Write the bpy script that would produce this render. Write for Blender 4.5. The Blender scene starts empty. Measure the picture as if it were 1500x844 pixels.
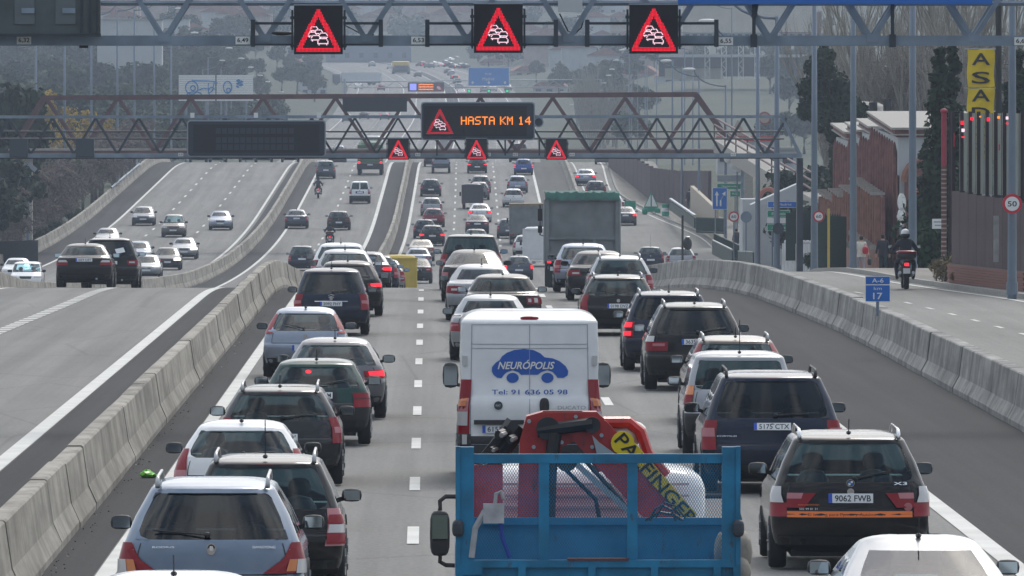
# Motorway in a traffic jam, seen through a long lens from an overpass.
import bpy, math, random
import numpy as np
from mathutils import Vector, Matrix
RND = random.Random(11)
C = bpy.context.scene.collection
SC = bpy.context.scene

# ------------------------------------------------------------------ camera
F = 14400.0          # focal length in photograph pixels (1500 wide)
PX0, PY0, HC = 626.0, 158.0, 5.4      # vanishing point of the near road, eye height over it
cd_ = bpy.data.cameras.new('camera'); cam = bpy.data.objects.new('camera', cd_); C.objects.link(cam)
cd_.sensor_width = 36.0; cd_.lens = 36.0 * F / 1500.0
cd_.clip_start = 1.0; cd_.clip_end = 20000.0
cam.location = (0, 0, HC)
cam.rotation_euler = (math.pi / 2 - math.atan((422 - PY0) / F), 0, -math.atan((750 - PX0) / F))
SC.camera = cam

# ------------------------------------------------------------------ sky, sun, exposure
SUN_EL, SUN_AZ = math.radians(42), math.radians(14)      # azimuth clockwise from straight ahead
w = bpy.data.worlds.new('World'); SC.world = w; w.use_nodes = True
nt = w.node_tree; nt.nodes.clear()
out = nt.nodes.new('ShaderNodeOutputWorld'); bg = nt.nodes.new('ShaderNodeBackground')
sky = nt.nodes.new('ShaderNodeTexSky'); sky.sky_type = 'NISHITA'; sky.sun_disc = False
sky.sun_elevation = SUN_EL; sky.sun_rotation = SUN_AZ; sky.dust_density = 3.0; sky.air_density = 1.0
tc = nt.nodes.new('ShaderNodeTexCoord'); mp = nt.nodes.new('ShaderNodeMapping')
mp.inputs['Scale'].default_value = (1.0, 1.0, 2.6)
nz = nt.nodes.new('ShaderNodeTexNoise'); nz.inputs['Scale'].default_value = 7.0
nz.inputs['Detail'].default_value = 7; nz.inputs['Roughness'].default_value = 0.55
rp = nt.nodes.new('ShaderNodeValToRGB')
rp.color_ramp.elements[0].position = 0.43; rp.color_ramp.elements[0].color = (2.6, 3.5, 4.9, 1)
rp.color_ramp.elements[1].position = 0.60; rp.color_ramp.elements[1].color = (12.4, 12.6, 12.6, 1)
mx = nt.nodes.new('ShaderNodeMixRGB'); mx.inputs['Fac'].default_value = 0.72
nt.links.new(tc.outputs['Generated'], mp.inputs['Vector']); nt.links.new(mp.outputs['Vector'], nz.inputs['Vector'])
nt.links.new(nz.outputs['Fac'], rp.inputs['Fac'])
nt.links.new(sky.outputs['Color'], mx.inputs['Color1']); nt.links.new(rp.outputs['Color'], mx.inputs['Color2'])
# cloud cover thin toward the sun, heavier away from it
dt = nt.nodes.new('ShaderNodeVectorMath'); dt.operation = 'DOT_PRODUCT'
nt.links.new(tc.outputs['Generated'], dt.inputs[0])
dt.inputs[1].default_value = (math.sin(SUN_AZ) * math.cos(SUN_EL), math.cos(SUN_AZ) * math.cos(SUN_EL), math.sin(SUN_EL))
gr = nt.nodes.new('ShaderNodeMapRange'); gr.inputs[1].default_value = -1; gr.inputs[2].default_value = 1; gr.inputs[3].default_value = 0.0; gr.inputs[4].default_value = 1.0
nt.links.new(dt.outputs['Value'], gr.inputs[0])
ml = nt.nodes.new('ShaderNodeMixRGB'); ml.blend_type = 'MULTIPLY'; ml.inputs['Fac'].default_value = 1.0
wm = nt.nodes.new('ShaderNodeMixRGB'); wm.inputs['Color1'].default_value = (0.29, 0.35, 0.42, 1); wm.inputs['Color2'].default_value = (1.64, 1.60, 1.53, 1)
nt.links.new(gr.outputs[0], wm.inputs['Fac'])
nt.links.new(mx.outputs['Color'], ml.inputs['Color1']); nt.links.new(wm.outputs['Color'], ml.inputs['Color2'])
nt.links.new(ml.outputs['Color'], bg.inputs['Color']); bg.inputs['Strength'].default_value = 0.10
nt.links.new(bg.outputs['Background'], out.inputs['Surface'])
sl = bpy.data.lights.new('sun', 'SUN'); sun = bpy.data.objects.new('sun', sl); C.objects.link(sun)
sl.energy = 1.1; sl.angle = math.radians(16); sl.color = (1.0, 0.96, 0.9)
sd = Vector((math.sin(SUN_AZ) * math.cos(SUN_EL), math.cos(SUN_AZ) * math.cos(SUN_EL), math.sin(SUN_EL)))
sun.rotation_euler = sd.to_track_quat('Z', 'Y').to_euler(); sun.location = (0, 60, 90)
SC.view_settings.view_transform = 'Standard'; SC.view_settings.look = 'None'
SC.view_settings.exposure = 0.25; SC.view_settings.gamma = 1.0
SC.cycles.use_denoising = True
SC.cycles.max_bounces = 8; SC.cycles.transparent_max_bounces = 12; SC.cycles.volume_bounces = 1
SC.cycles.caustics_reflective = False; SC.cycles.caustics_refractive = False

# ------------------------------------------------------------------ materials
MATS = {}
def mat(name, col, rough=0.6, metal=0.0, coat=0.0, emit=None, es=0.0, var=0.0, vscale=8.0, bump=0.0, bscale=40.0, inner=None, col2=None, wear=None, spec=0.5, crough=0.05, cior=1.5):
    if name in MATS: return MATS[name]
    m = bpy.data.materials.new(name); m.use_nodes = True
    n, l = m.node_tree.nodes, m.node_tree.links
    p = n['Principled BSDF']
    p.inputs['Base Color'].default_value = (*col, 1); p.inputs['Roughness'].default_value = rough
    p.inputs['Metallic'].default_value = metal; p.inputs['Coat Weight'].default_value = coat
    p.inputs['Coat Roughness'].default_value = crough; p.inputs['Coat IOR'].default_value = cior
    p.inputs['Specular IOR Level'].default_value = spec
    if emit: p.inputs['Emission Color'].default_value = (*emit, 1); p.inputs['Emission Strength'].default_value = es
    src = None
    if var > 0 or bump > 0 or wear:
        t = n.new('ShaderNodeTexCoord')
    if var > 0:
        a = n.new('ShaderNodeTexNoise'); a.inputs['Scale'].default_value = vscale; a.inputs['Detail'].default_value = 6
        l.new(t.outputs['Object'], a.inputs['Vector'])
        r = n.new('ShaderNodeMapRange'); r.inputs[1].default_value = 0.3; r.inputs[2].default_value = 0.7
        l.new(a.outputs['Fac'], r.inputs[0])
        x = n.new('ShaderNodeMixRGB')
        c2 = col2 if col2 else tuple(min(1, c * (1 + var)) for c in col)
        c1 = col if col2 else tuple(c * (1 - var) for c in col)
        x.inputs['Color1'].default_value = (*c1, 1); x.inputs['Color2'].default_value = (*c2, 1)
        l.new(r.outputs[0], x.inputs['Fac']); src = x.outputs['Color']
        l.new(src, p.inputs['Base Color'])
    if wear:                                    # flaked spots and streaks showing another colour
        g1 = n.new('ShaderNodeMapping'); g1.inputs['Scale'].default_value = (9, 9, 3.2); l.new(t.outputs['Object'], g1.inputs['Vector'])
        g2 = n.new('ShaderNodeTexNoise'); g2.inputs['Scale'].default_value = 1; g2.inputs['Detail'].default_value = 8; g2.inputs['Roughness'].default_value = .7; l.new(g1.outputs['Vector'], g2.inputs['Vector'])
        g3 = n.new('ShaderNodeMapRange'); g3.inputs[1].default_value = .60; g3.inputs[2].default_value = .68; g3.inputs[4].default_value = .85; l.new(g2.outputs['Fac'], g3.inputs[0])
        g4 = n.new('ShaderNodeMixRGB'); g4.inputs['Color2'].default_value = (*wear, 1); l.new(g3.outputs[0], g4.inputs['Fac'])
        if src: l.new(src, g4.inputs['Color1'])
        else: g4.inputs['Color1'].default_value = (*col, 1)
        l.new(g4.outputs['Color'], p.inputs['Base Color'])
    if bump > 0:
        b = n.new('ShaderNodeTexNoise'); b.inputs['Scale'].default_value = bscale; b.inputs['Detail'].default_value = 4
        l.new(t.outputs['Object'], b.inputs['Vector'])
        bn = n.new('ShaderNodeBump'); bn.inputs['Strength'].default_value = bump; bn.inputs['Distance'].default_value = 0.02
        l.new(b.outputs['Fac'], bn.inputs['Height']); l.new(bn.outputs['Normal'], p.inputs['Normal'])
    if inner:                                   # inside of a shell: trim instead of paint
        q = n.new('ShaderNodeBsdfDiffuse'); q.inputs['Color'].default_value = (*inner, 1)
        g = n.new('ShaderNodeNewGeometry'); mxs = n.new('ShaderNodeMixShader')
        l.new(g.outputs['Backfacing'], mxs.inputs['Fac']); l.new(p.outputs['BSDF'], mxs.inputs[1]); l.new(q.outputs['BSDF'], mxs.inputs[2])
        l.new(mxs.outputs['Shader'], n['Material Output'].inputs['Surface'])
    MATS[name] = m
    return m

def glass(name, tint, trans):
    """window glass: clear-to-tinted, mirrors by Fresnel"""
    if name in MATS: return MATS[name]
    m = bpy.data.materials.new(name); m.use_nodes = True
    n, l = m.node_tree.nodes, m.node_tree.links
    n.remove(n['Principled BSDF'])
    t = n.new('ShaderNodeBsdfTransparent'); t.inputs['Color'].default_value = (*[c * trans for c in tint], 1)
    g = n.new('ShaderNodeBsdfGlossy'); g.inputs['Roughness'].default_value = 0.02; g.inputs['Color'].default_value = (0.95, 0.97, 1, 1)
    fr = n.new('ShaderNodeFresnel'); fr.inputs['IOR'].default_value = 1.42
    ms = n.new('ShaderNodeMixShader'); l.new(fr.outputs['Fac'], ms.inputs['Fac'])
    l.new(t.outputs['BSDF'], ms.inputs[1]); l.new(g.outputs['BSDF'], ms.inputs[2])
    l.new(ms.outputs['Shader'], n['Material Output'].inputs['Surface'])
    MATS[name] = m
    return m

def paint(name, col, metal=0.1, rough=0.38):
    m = _paint(name, col, metal, rough); n, l = m.node_tree.nodes, m.node_tree.links; p = n['Principled BSDF']
    if 'road_film' in n: return m
    src = p.inputs['Base Color'].links[0].from_socket          # road film thrown up over the lower body
    t = n.new('ShaderNodeTexCoord'); sx = n.new('ShaderNodeSeparateXYZ'); l.new(t.outputs['Object'], sx.inputs[0])
    r = n.new('ShaderNodeMapRange'); r.name = 'road_film'; r.inputs[1].default_value = 0.95; r.inputs[2].default_value = 0.25; r.inputs[3].default_value = 0.02; r.inputs[4].default_value = 0.34
    l.new(sx.outputs['Z'], r.inputs[0]); z = n.new('ShaderNodeTexNoise'); z.inputs['Scale'].default_value = 5; z.inputs['Detail'].default_value = 6; l.new(t.outputs['Object'], z.inputs['Vector'])
    k = n.new('ShaderNodeMath'); k.operation = 'MULTIPLY'; l.new(r.outputs[0], k.inputs[0]); l.new(z.outputs['Fac'], k.inputs[1])
    x = n.new('ShaderNodeMixRGB'); x.inputs['Color2'].default_value = (0.10, 0.092, 0.08, 1); l.new(k.outputs[0], x.inputs['Fac']); l.new(src, x.inputs['Color1']); l.new(x.outputs['Color'], p.inputs['Base Color'])
    return m
def _paint(name, col, metal, rough):
    return mat('paint_' + name, col, rough, metal, 0.8, spec=0.08, crough=0.07, cior=1.36, inner=(0.08, 0.08, 0.085), var=0.06, vscale=3)

PAINT = dict(
    black=paint('black', (0.006, 0.006, 0.0075)), navy=paint('navy', (0.010, 0.017, 0.040)), blue=paint('blue', (0.03, 0.09, 0.36)),
    silver=paint('silver', (0.33, 0.345, 0.37), 0.5), steel=paint('steel', (0.165, 0.21, 0.28), 0.5), ice=paint('ice', (0.29, 0.33, 0.41), 0.5),
    grey=paint('grey', (0.16, 0.16, 0.175), 0.4), dark=paint('dark', (0.022, 0.023, 0.028)), white=paint('white', (0.78, 0.79, 0.8), 0.0),
    green=paint('green', (0.012, 0.05, 0.045)), red=paint('red', (0.22, 0.015, 0.035)), beige=paint('beige', (0.42, 0.38, 0.32), 0.3),
    bronze=paint('bronze', (0.12, 0.1, 0.09), 0.4), slate=paint('slate', (0.07, 0.085, 0.11), 0.4))
M = dict(
    plastic=mat('black_plastic', (0.018, 0.018, 0.02), 0.55), trim=mat('dark_trim', (0.03, 0.03, 0.033), 0.8),
    tyre=mat('tyre_rubber', (0.014, 0.014, 0.015), 0.85, bump=0.2), rim=mat('wheel_alloy', (0.4, 0.41, 0.42), 0.35, 0.8),
    chrome=mat('chrome', (0.75, 0.76, 0.78), 0.12, 1.0), seat=mat('seat_cloth', (0.05, 0.055, 0.065), 0.9),
    glass=glass('window_glass', (0.66, 0.90, 0.95), 0.97), tint=glass('tinted_glass', (0.25, 0.28, 0.34), 0.5),
    mirror=mat('mirror_glass', (0.42, 0.50, 0.56), 0.03, 1.0),
    lred=mat('tail_lens_red', (0.25, 0.004, 0.012), 0.3, 0.0, 0.35, spec=0.2), lwhite=mat('lens_clear', (0.55, 0.54, 0.54), 0.2, 0.1, .5),
    lamber=mat('lens_amber', (0.65, 0.18, 0.02), 0.2, 0, 1.0), lpink=mat('lens_pink', (0.48, 0.17, 0.19), 0.25, 0, .4),
    lit=mat('brake_light_lit', (0.6, 0.01, 0.02), 0.3, emit=(1, 0.015, 0.03), es=1.5), litw=mat('headlamp_lit', (1, 1, 0.9), 0.3, emit=(1, 0.93, 0.72), es=5.0),
    plate=mat('plate_white', (0.72, 0.74, 0.76), 0.4), plate_blue=mat('plate_blue', (0.02, 0.08, 0.5), 0.4), ink=mat('ink_black', (0.015, 0.015, 0.018), 0.6),
    steel=mat('galvanised_steel', (0.22, 0.27, 0.33), 0.5, 0.45, var=0.25, vscale=1.5), steel_d=mat('dark_steel', (0.05, 0.06, 0.075), 0.55, 0.3, var=0.25, vscale=2),
    rust=mat('red_brown_steel', (0.10, 0.042, 0.045), 0.6, 0.1, var=0.3, vscale=1.2), panel=mat('sign_panel_black', (0.006, 0.006, 0.011), 0.5),
    vms=mat('matrix_face', (0.022, 0.028, 0.042), 0.35), frame=mat('sign_frame_grey', (0.30, 0.34, 0.39), 0.5, 0.3),
    led_r=mat('led_red', (0.3, 0, 0.02), 0.4, emit=(1.0, 0.006, 0.03), es=1.1), led_w=mat('led_pink_white', (0.5, 0.4, 0.45), 0.4, emit=(1.0, 0.62, 0.72), es=1.0),
    led_a=mat('led_amber', (0.4, 0.15, 0), 0.4, emit=(1.0, 0.22, 0.015), es=1.4), led_b=mat('led_blue', (0.1, 0.1, 0.5), 0.4, emit=(0.3, 0.32, 1.0), es=0.9),
    sign_w=mat('sign_white', (0.74, 0.75, 0.75), 0.45), sign_b=mat('sign_blue', (0.015, 0.14, 0.52), 0.4), sign_g=mat('sign_green', (0.01, 0.26, 0.16), 0.4),
    sign_r=mat('sign_red', (0.5, 0.012, 0.03), 0.4), sign_y=mat('banner_yellow', (0.78, 0.55, 0.01), 0.6, var=0.08, vscale=3),
    wwhite=mat('white_render', (0.46, 0.475, 0.49), 0.85, var=0.1, vscale=0.6), brick=mat('dull_brick', (0.23, 0.11, 0.09), 0.9, var=0.3, vscale=3),
    brown=mat('brown_panel', (0.065, 0.042, 0.045), 0.8, var=0.25, vscale=0.9), stone=mat('cast_stone', (0.36, 0.34, 0.31), 0.9, var=0.15),
    bluepaint=mat('truck_blue', (0.006, 0.165, 0.32), 0.55, 0.05, 0.15, var=0.4, vscale=3.0, wear=(0.05, 0.045, 0.045)), red=mat('crane_red', (0.42, 0.018, 0.014), 0.45, 0, 0.3, var=0.3, vscale=5, wear=(0.10, 0.03, 0.03)),
    yellow=mat('yellow_paint', (0.62, 0.46, 0.08), 0.6, var=0.12, vscale=1.5), vanblue=mat('print_blue', (0.01, 0.09, 0.42), 0.4),
    vangrey=mat('print_grey', (0.3, 0.32, 0.36), 0.4), orange=mat('print_orange', (0.75, 0.16, 0.02), 0.5), skin=mat('skin', (0.45, 0.27, 0.2), 0.6),
    hair=mat('dark_hair', (0.02, 0.015, 0.012), 0.8), bark=mat('bark', (0.11, 0.09, 0.075), 0.95, var=0.3, vscale=2, bump=0.5), palebark=mat('pale_bark', (0.27, 0.25, 0.215), 0.95, var=0.25, vscale=0.8),
    roof=mat('clay_tile_roof', (0.26, 0.12, 0.085), 0.9, var=0.25, vscale=1), pane=mat('far_window', (0.05, 0.06, 0.08), 0.25),
)

# ------------------------------------------------------------------ mesh helper
class MB:
    def __init__(s): s.v, s.f, s.m = [], [], []
    def add(s, vs, fs, m=0):
        o = len(s.v); s.v += [tuple(v) for v in vs]
        s.f += [tuple(o + i for i in f) for f in fs]; s.m += [m] * len(fs)
    def box(s, c, d, m=0, rot=None):
        hx, hy, hz = d[0] / 2, d[1] / 2, d[2] / 2
        vs = [Vector((x, y, z)) for z in (-hz, hz) for y in (-hy, hy) for x in (-hx, hx)]
        if rot is not None: vs = [rot @ v for v in vs]
        c = Vector(c); s.add([v + c for v in vs], [(0, 2, 3, 1), (4, 5, 7, 6), (0, 1, 5, 4), (2, 6, 7, 3), (0, 4, 6, 2), (1, 3, 7, 5)], m)
    def bar(s, p, q, wx, wz=None, m=0):            # square bar from p to q
        p, q = Vector(p), Vector(q); d = q - p; L = d.length
        if L < 1e-6: return
        s.box((p + q) / 2, (wx, wz or wx, L), m, d.to_track_quat('Z', 'Y').to_matrix())
    def tube(s, pts, rs, n=8, m=0, cap=True):
        pts = [Vector(p) for p in pts]
        if not isinstance(rs, (list, tuple)): rs = [rs] * len(pts)
        rings = []; o = len(s.v); k = len(pts)
        for i, p in enumerate(pts):
            d = (pts[min(i + 1, k - 1)] - pts[max(i - 1, 0)])
            q = d.to_track_quat('Z', 'Y').to_matrix() if d.length > 1e-9 else Matrix.Identity(3)
            s.v += [tuple(p + q @ Vector((rs[i] * math.cos(2 * math.pi * j / n), rs[i] * math.sin(2 * math.pi * j / n), 0))) for j in range(n)]
        for i in range(k - 1):
            for j in range(n):
                a, b = o + i * n + j, o + i * n + (j + 1) % n
                s.f.append((a, b, b + n, a + n)); s.m.append(m)
        if cap:
            s.f.append(tuple(o + j for j in range(n))[::-1]); s.m.append(m)
            s.f.append(tuple(o + (k - 1) * n + j for j in range(n))); s.m.append(m)
    def disc(s, c, r, axis, th=0.02, n=20, m=0, r2=None):
        c, a = Vector(c), Vector(axis).normalized()
        s.tube([c - a * th / 2, c + a * th / 2], [r, r2 or r], n, m)
    def ell(s, c, r, m=0, e=2.0, nu=12, nv=8, rot=None):     # super-ellipsoid
        c = Vector(c); pw = lambda x: math.copysign(abs(x) ** (2.0 / e), x)
        vs, fs = [], []
        for i in range(nv + 1):
            a = -math.pi / 2 + math.pi * i / nv
            for j in range(nu):
                b = 2 * math.pi * j / nu
                v = Vector((r[0] * pw(math.cos(a)) * pw(math.cos(b)), r[1] * pw(math.cos(a)) * pw(math.sin(b)), r[2] * pw(math.sin(a))))
                if rot is not None: v = rot @ v
                vs.append(c + v)
        for i in range(nv):
            for j in range(nu):
                a, b = i * nu + j, i * nu + (j + 1) % nu
                fs.append((a, b, b + nu, a + nu))
        s.add(vs, fs, m)
    def prism(s, poly, y0, y1, m=0, plane='xz'):     # polygon extruded along the third axis
        n = len(poly)
        if plane == 'xz': f = lambda p, y: (p[0], y, p[1])
        elif plane == 'yz': f = lambda p, y: (y, p[0], p[1])
        else: f = lambda p, y: (p[0], p[1], y)
        vs = [f(p, y0) for p in poly] + [f(p, y1) for p in poly]
        fs = [tuple(range(n)), tuple(range(2 * n - 1, n - 1, -1))] + [(i, i + n, (i + 1) % n + n, (i + 1) % n) for i in range(n)]
        s.add(vs, fs, m)
    def mesh(s, name, mats, smooth=False, fix=False):
        me = bpy.data.meshes.new(name); me.from_pydata(s.v, [], s.f)
        for m_ in (mats if isinstance(mats, (list, tuple)) else [mats]): me.materials.append(m_)
        me.polygons.foreach_set('material_index', s.m)
        if smooth: me.polygons.foreach_set('use_smooth', [True] * len(s.f))
        if fix:
            import bmesh
            b = bmesh.new(); b.from_mesh(me); bmesh.ops.remove_doubles(b, verts=b.verts, dist=1e-5)
            bmesh.ops.recalc_face_normals(b, faces=b.faces); b.to_mesh(me); b.free()
        me.update(); return me
    def build(s, name, mats, parent=None, smooth=False, fix=False, loc=None):
        o = bpy.data.objects.new(name, s.mesh(name, mats, smooth, fix)); C.objects.link(o)
        if parent is not None: o.parent = parent
        if loc is not None: o.location = loc
        return o

def tag(o, label=None, cat=None, group=None, kind=None):
    if label: o['label'] = label
    if cat: o['category'] = cat
    if group: o['group'] = group
    if kind: o['kind'] = kind
    return o
def thing(name, label, cat, loc=(0, 0, 0), rz=0.0, group=None):
    o = bpy.data.objects.new(name, None); C.objects.link(o); o.empty_display_size = 0.2
    o.location = loc; o.rotation_euler = (0, 0, rz)
    return tag(o, label, cat, group)
def copy_tree(o, parent=None):
    kids = list(o.children); c = o.copy(); C.objects.link(c)
    if parent is not None: c.parent = parent
    for k in kids: copy_tree(k, c)
    return c
def inst(me, name, parent=None, loc=None, rot=None, scale=None):
    o = bpy.data.objects.new(name, me); C.objects.link(o)
    if parent is not None: o.parent = parent
    if loc is not None: o.location = loc
    if rot is not None: o.rotation_euler = rot
    if scale is not None: o.scale = scale
    return o

_TXT = {}
def text_mesh(s, m, bold=False, slant=0.0):
    """mesh of a line of text, 1 unit wide, centred, in the XY plane"""
    k = (s, m.name, bold, slant)
    if k in _TXT: return _TXT[k]
    cu = bpy.data.curves.new('lettering', 'FONT'); cu.body = s; cu.align_x = 'CENTER'; cu.align_y = 'CENTER'
    cu.offset = (0.022 if slant else 0.012) if bold else 0.0; cu.shear = slant; cu.resolution_u = 3
    o = bpy.data.objects.new('lettering', cu); C.objects.link(o)
    dg = bpy.context.evaluated_depsgraph_get(); me = bpy.data.meshes.new_from_object(o.evaluated_get(dg))
    bpy.data.objects.remove(o)
    me.materials.clear(); me.materials.append(m)
    n = len(me.vertices); co = np.empty(n * 3, 'f'); me.vertices.foreach_get('co', co); co = co.reshape(-1, 3)
    lo, hi = co.min(0), co.max(0); wid = hi[0] - lo[0]
    co = (co - (lo + hi) / 2) / wid
    me.vertices.foreach_set('co', co.ravel()); me.update()
    _TXT[k] = (me, (hi[1] - lo[1]) / wid)
    return _TXT[k]
def text(s, m, parent, loc, width, height=None, rot=(math.pi / 2, 0, 0), name='lettering', bold=False, slant=0.0):
    me, ar = text_mesh(s, m, bold, slant)
    o = inst(me, name, parent, loc, rot)
    o.scale = (width, (height / ar) if height else width, 1)
    return o

# ------------------------------------------------------------------ road geometry (metres)
_sl = [(0, 0), (280, 0), (318, -.0232), (420, -.0232), (800, .0222), (915, .0222), (1030, -.0353), (1090, -.0353), (1200, 0), (1340, .0138), (2950, .0145), (3300, .01), (7000, .01)]
_Y = np.arange(0, 7001, 1.0); _S = np.interp(_Y, [a for a, b in _sl], [b for a, b in _sl])
_Z = np.concatenate([[0], np.cumsum((_S[1:] + _S[:-1]) / 2)])
def zp(y): return float(np.interp(y, _Y, _Z))
def curve(pts):
    """smooth interpolation through control points"""
    xs = np.array([p[0] for p in pts], float); ys = np.array([p[1] for p in pts], float)
    h = np.diff(xs); d = np.diff(ys) / h; m_ = np.zeros(len(xs)); m_[0], m_[-1] = d[0], d[-1]
    for i in range(1, len(xs) - 1):
        m_[i] = 0 if d[i - 1] * d[i] <= 0 else 2 * d[i - 1] * d[i] / (d[i - 1] + d[i])
    def f(x):
        x = min(max(x, xs[0]), xs[-1]); i = min(int(np.searchsorted(xs, x, 'right')) - 1, len(h) - 1)
        t = (x - xs[i]) / h[i]
        return float((2 * t**3 - 3 * t**2 + 1) * ys[i] + (t**3 - 2 * t**2 + t) * h[i] * m_[i] + (-2 * t**3 + 3 * t**2) * ys[i + 1] + (t**3 - t**2) * h[i] * m_[i + 1])
    return f
sh = curve([(0, 0), (400, 0), (560, .9), (731, 2.1), (847, 2.6), (970, 3.1), (1300, 5.5), (1600, 8), (1950, 10.6), (2300, 10.5), (2600, 6), (2900, -4), (3300, -40), (4000, -140), (7000, -600)])
_zs = curve([(0, 0), (310, 0), (326, -.08), (343, -.33), (380, -1.05), (417, -1.75), (520, -3.55), (640, zp(640))])
def zs(y): return _zs(y) if y < 640 else zp(y)
bar_x = curve([(60, 9.8), (223, 9.98), (274, 9.45), (300, 8.6), (325, 7.7), (345, 7.2), (360, 7.1)])       # right barrier, foot on the motorway side
xr_s = curve([(60, 22), (161, 20), (223, 18.4), (274, 16.6), (294, 15.1), (310, 14.1), (343, 13.5), (400, 15), (450, 16), (520, 17.8), (613, 19.7), (720, 20.5), (800, 17.5), (847, 16), (930, 16.7), (1030, 17.6), (1200, 19)])
def at(px, py, s):                       # point seen at a photograph pixel, s pixels per metre away
    y = F / s
    return Vector(((px - PX0) / s, y, HC - (py - PY0) / s))
# ------------------------------------------------------------------ ground materials
def asphalt(name, c1, c2, lanes=False, rough=0.85, patch=0.12):
    m = bpy.data.materials.new(name); m.use_nodes = True
    n, l = m.node_tree.nodes, m.node_tree.links; p = n['Principled BSDF']
    p.inputs['Roughness'].default_value = rough; p.inputs['Specular IOR Level'].default_value = 0.3 if lanes else 0.12
    t = n.new('ShaderNodeTexCoord')
    def noise(sc, detail, rough_=0.6):
        mp_ = n.new('ShaderNodeMapping'); mp_.inputs['Scale'].default_value = sc
        a = n.new('ShaderNodeTexNoise'); a.inputs['Scale'].default_value = 1.0; a.inputs['Detail'].default_value = detail; a.inputs['Roughness'].default_value = rough_
        l.new(t.outputs['Object'], mp_.inputs['Vector']); l.new(mp_.outputs['Vector'], a.inputs['Vector']); return a.outputs['Fac']
    a = noise((1.5, 0.012, 1), 4)            # wheel-track streaks along the road
    b = noise((0.25, 0.05, 1), 6, 0.7)       # patches
    c = noise((14, 5, 1), 3)                 # stone grain
    def mr(src, lo, hi, o0, o1):
        r = n.new('ShaderNodeMapRange'); r.inputs[1].default_value = lo; r.inputs[2].default_value = hi; r.inputs[3].default_value = o0; r.inputs[4].default_value = o1
        l.new(src, r.inputs[0]); return r.outputs[0]
    x = n.new('ShaderNodeMixRGB'); x.inputs['Color1'].default_value = (*c1, 1); x.inputs['Color2'].default_value = (*c2, 1)
    l.new(mr(a, 0.35, 0.65, 0, 1), x.inputs['Fac'])
    y = n.new('ShaderNodeMixRGB'); y.blend_type = 'MULTIPLY'; y.inputs['Fac'].default_value = 1
    l.new(x.outputs['Color'], y.inputs['Color1'])
    v = n.new('ShaderNodeMath'); v.operation = 'MULTIPLY'
    l.new(mr(b, 0.3, 0.7, 1 - patch, 1 + patch), v.inputs[0]); l.new(mr(c, 0.3, 0.7, 0.86, 1.14), v.inputs[1])
    l.new(v.outputs[0], y.inputs['Color2']); l.new(y.outputs['Color'], p.inputs['Base Color'])
    if lanes:                                 # oil and rubber down the middle of each lane, paler tyre tracks
        at_ = n.new('ShaderNodeAttribute'); at_.attribute_name = 'offset'
        a1 = n.new('ShaderNodeMath'); a1.operation = 'MULTIPLY_ADD'; a1.inputs[1].default_value = 2 * math.pi / 3.5; a1.inputs[2].default_value = 2 * math.pi / 3.5 * .19; l.new(at_.outputs['Fac'], a1.inputs[0])
        cs = n.new('ShaderNodeMath'); cs.operation = 'COSINE'; l.new(a1.outputs[0], cs.inputs[0])
        c2 = n.new('ShaderNodeMath'); c2.operation = 'MULTIPLY'; l.new(a1.outputs[0], c2.inputs[0]); c2.inputs[1].default_value = 2; cs2 = n.new('ShaderNodeMath'); cs2.operation = 'COSINE'; l.new(c2.outputs[0], cs2.inputs[0])
        ad = n.new('ShaderNodeMath'); ad.operation = 'MULTIPLY_ADD'; ad.inputs[1].default_value = -.8; l.new(cs2.outputs[0], ad.inputs[0]); l.new(cs.outputs[0], ad.inputs[2])
        w1 = n.new('ShaderNodeMath'); w1.operation = 'MULTIPLY'; l.new(mr(ad.outputs[0], -1.8, 1.2, .84, 1.06), w1.inputs[0]); l.new(v.outputs[0], w1.inputs[1])
        # sealed cracks and transverse joints
        mp2 = n.new('ShaderNodeMapping'); mp2.inputs['Scale'].default_value = (.22, .05, 1); l.new(t.outputs['Object'], mp2.inputs['Vector'])
        vo = n.new('ShaderNodeTexVoronoi'); vo.feature = 'DISTANCE_TO_EDGE'; vo.inputs['Scale'].default_value = 1; l.new(mp2.outputs['Vector'], vo.inputs['Vector'])
        w2 = n.new('ShaderNodeMath'); w2.operation = 'MULTIPLY'; l.new(w1.outputs[0], w2.inputs[0]); l.new(mr(vo.outputs['Distance'], 0, .012, .80, 1), w2.inputs[1]); l.new(w2.outputs[0], y.inputs['Color2'])
    bn = n.new('ShaderNodeBump'); bn.inputs['Strength'].default_value = 0.35; bn.inputs['Distance'].default_value = 0.01
    l.new(c, bn.inputs['Height']); l.new(bn.outputs['Normal'], p.inputs['Normal'])
    return m
A_lane = asphalt('asphalt_lane', (0.148, 0.144, 0.138), (0.208, 0.202, 0.192), True)
A_old = asphalt('asphalt_shoulder', (0.034, 0.034, 0.037), (0.050, 0.050, 0.053))
A_serv = asphalt('asphalt_service', (0.21, 0.203, 0.19), (0.25, 0.242, 0.226))
A_walk = asphalt('paving_sidewalk', (0.21, 0.195, 0.175), (0.26, 0.24, 0.215), patch=0.2)
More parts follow.
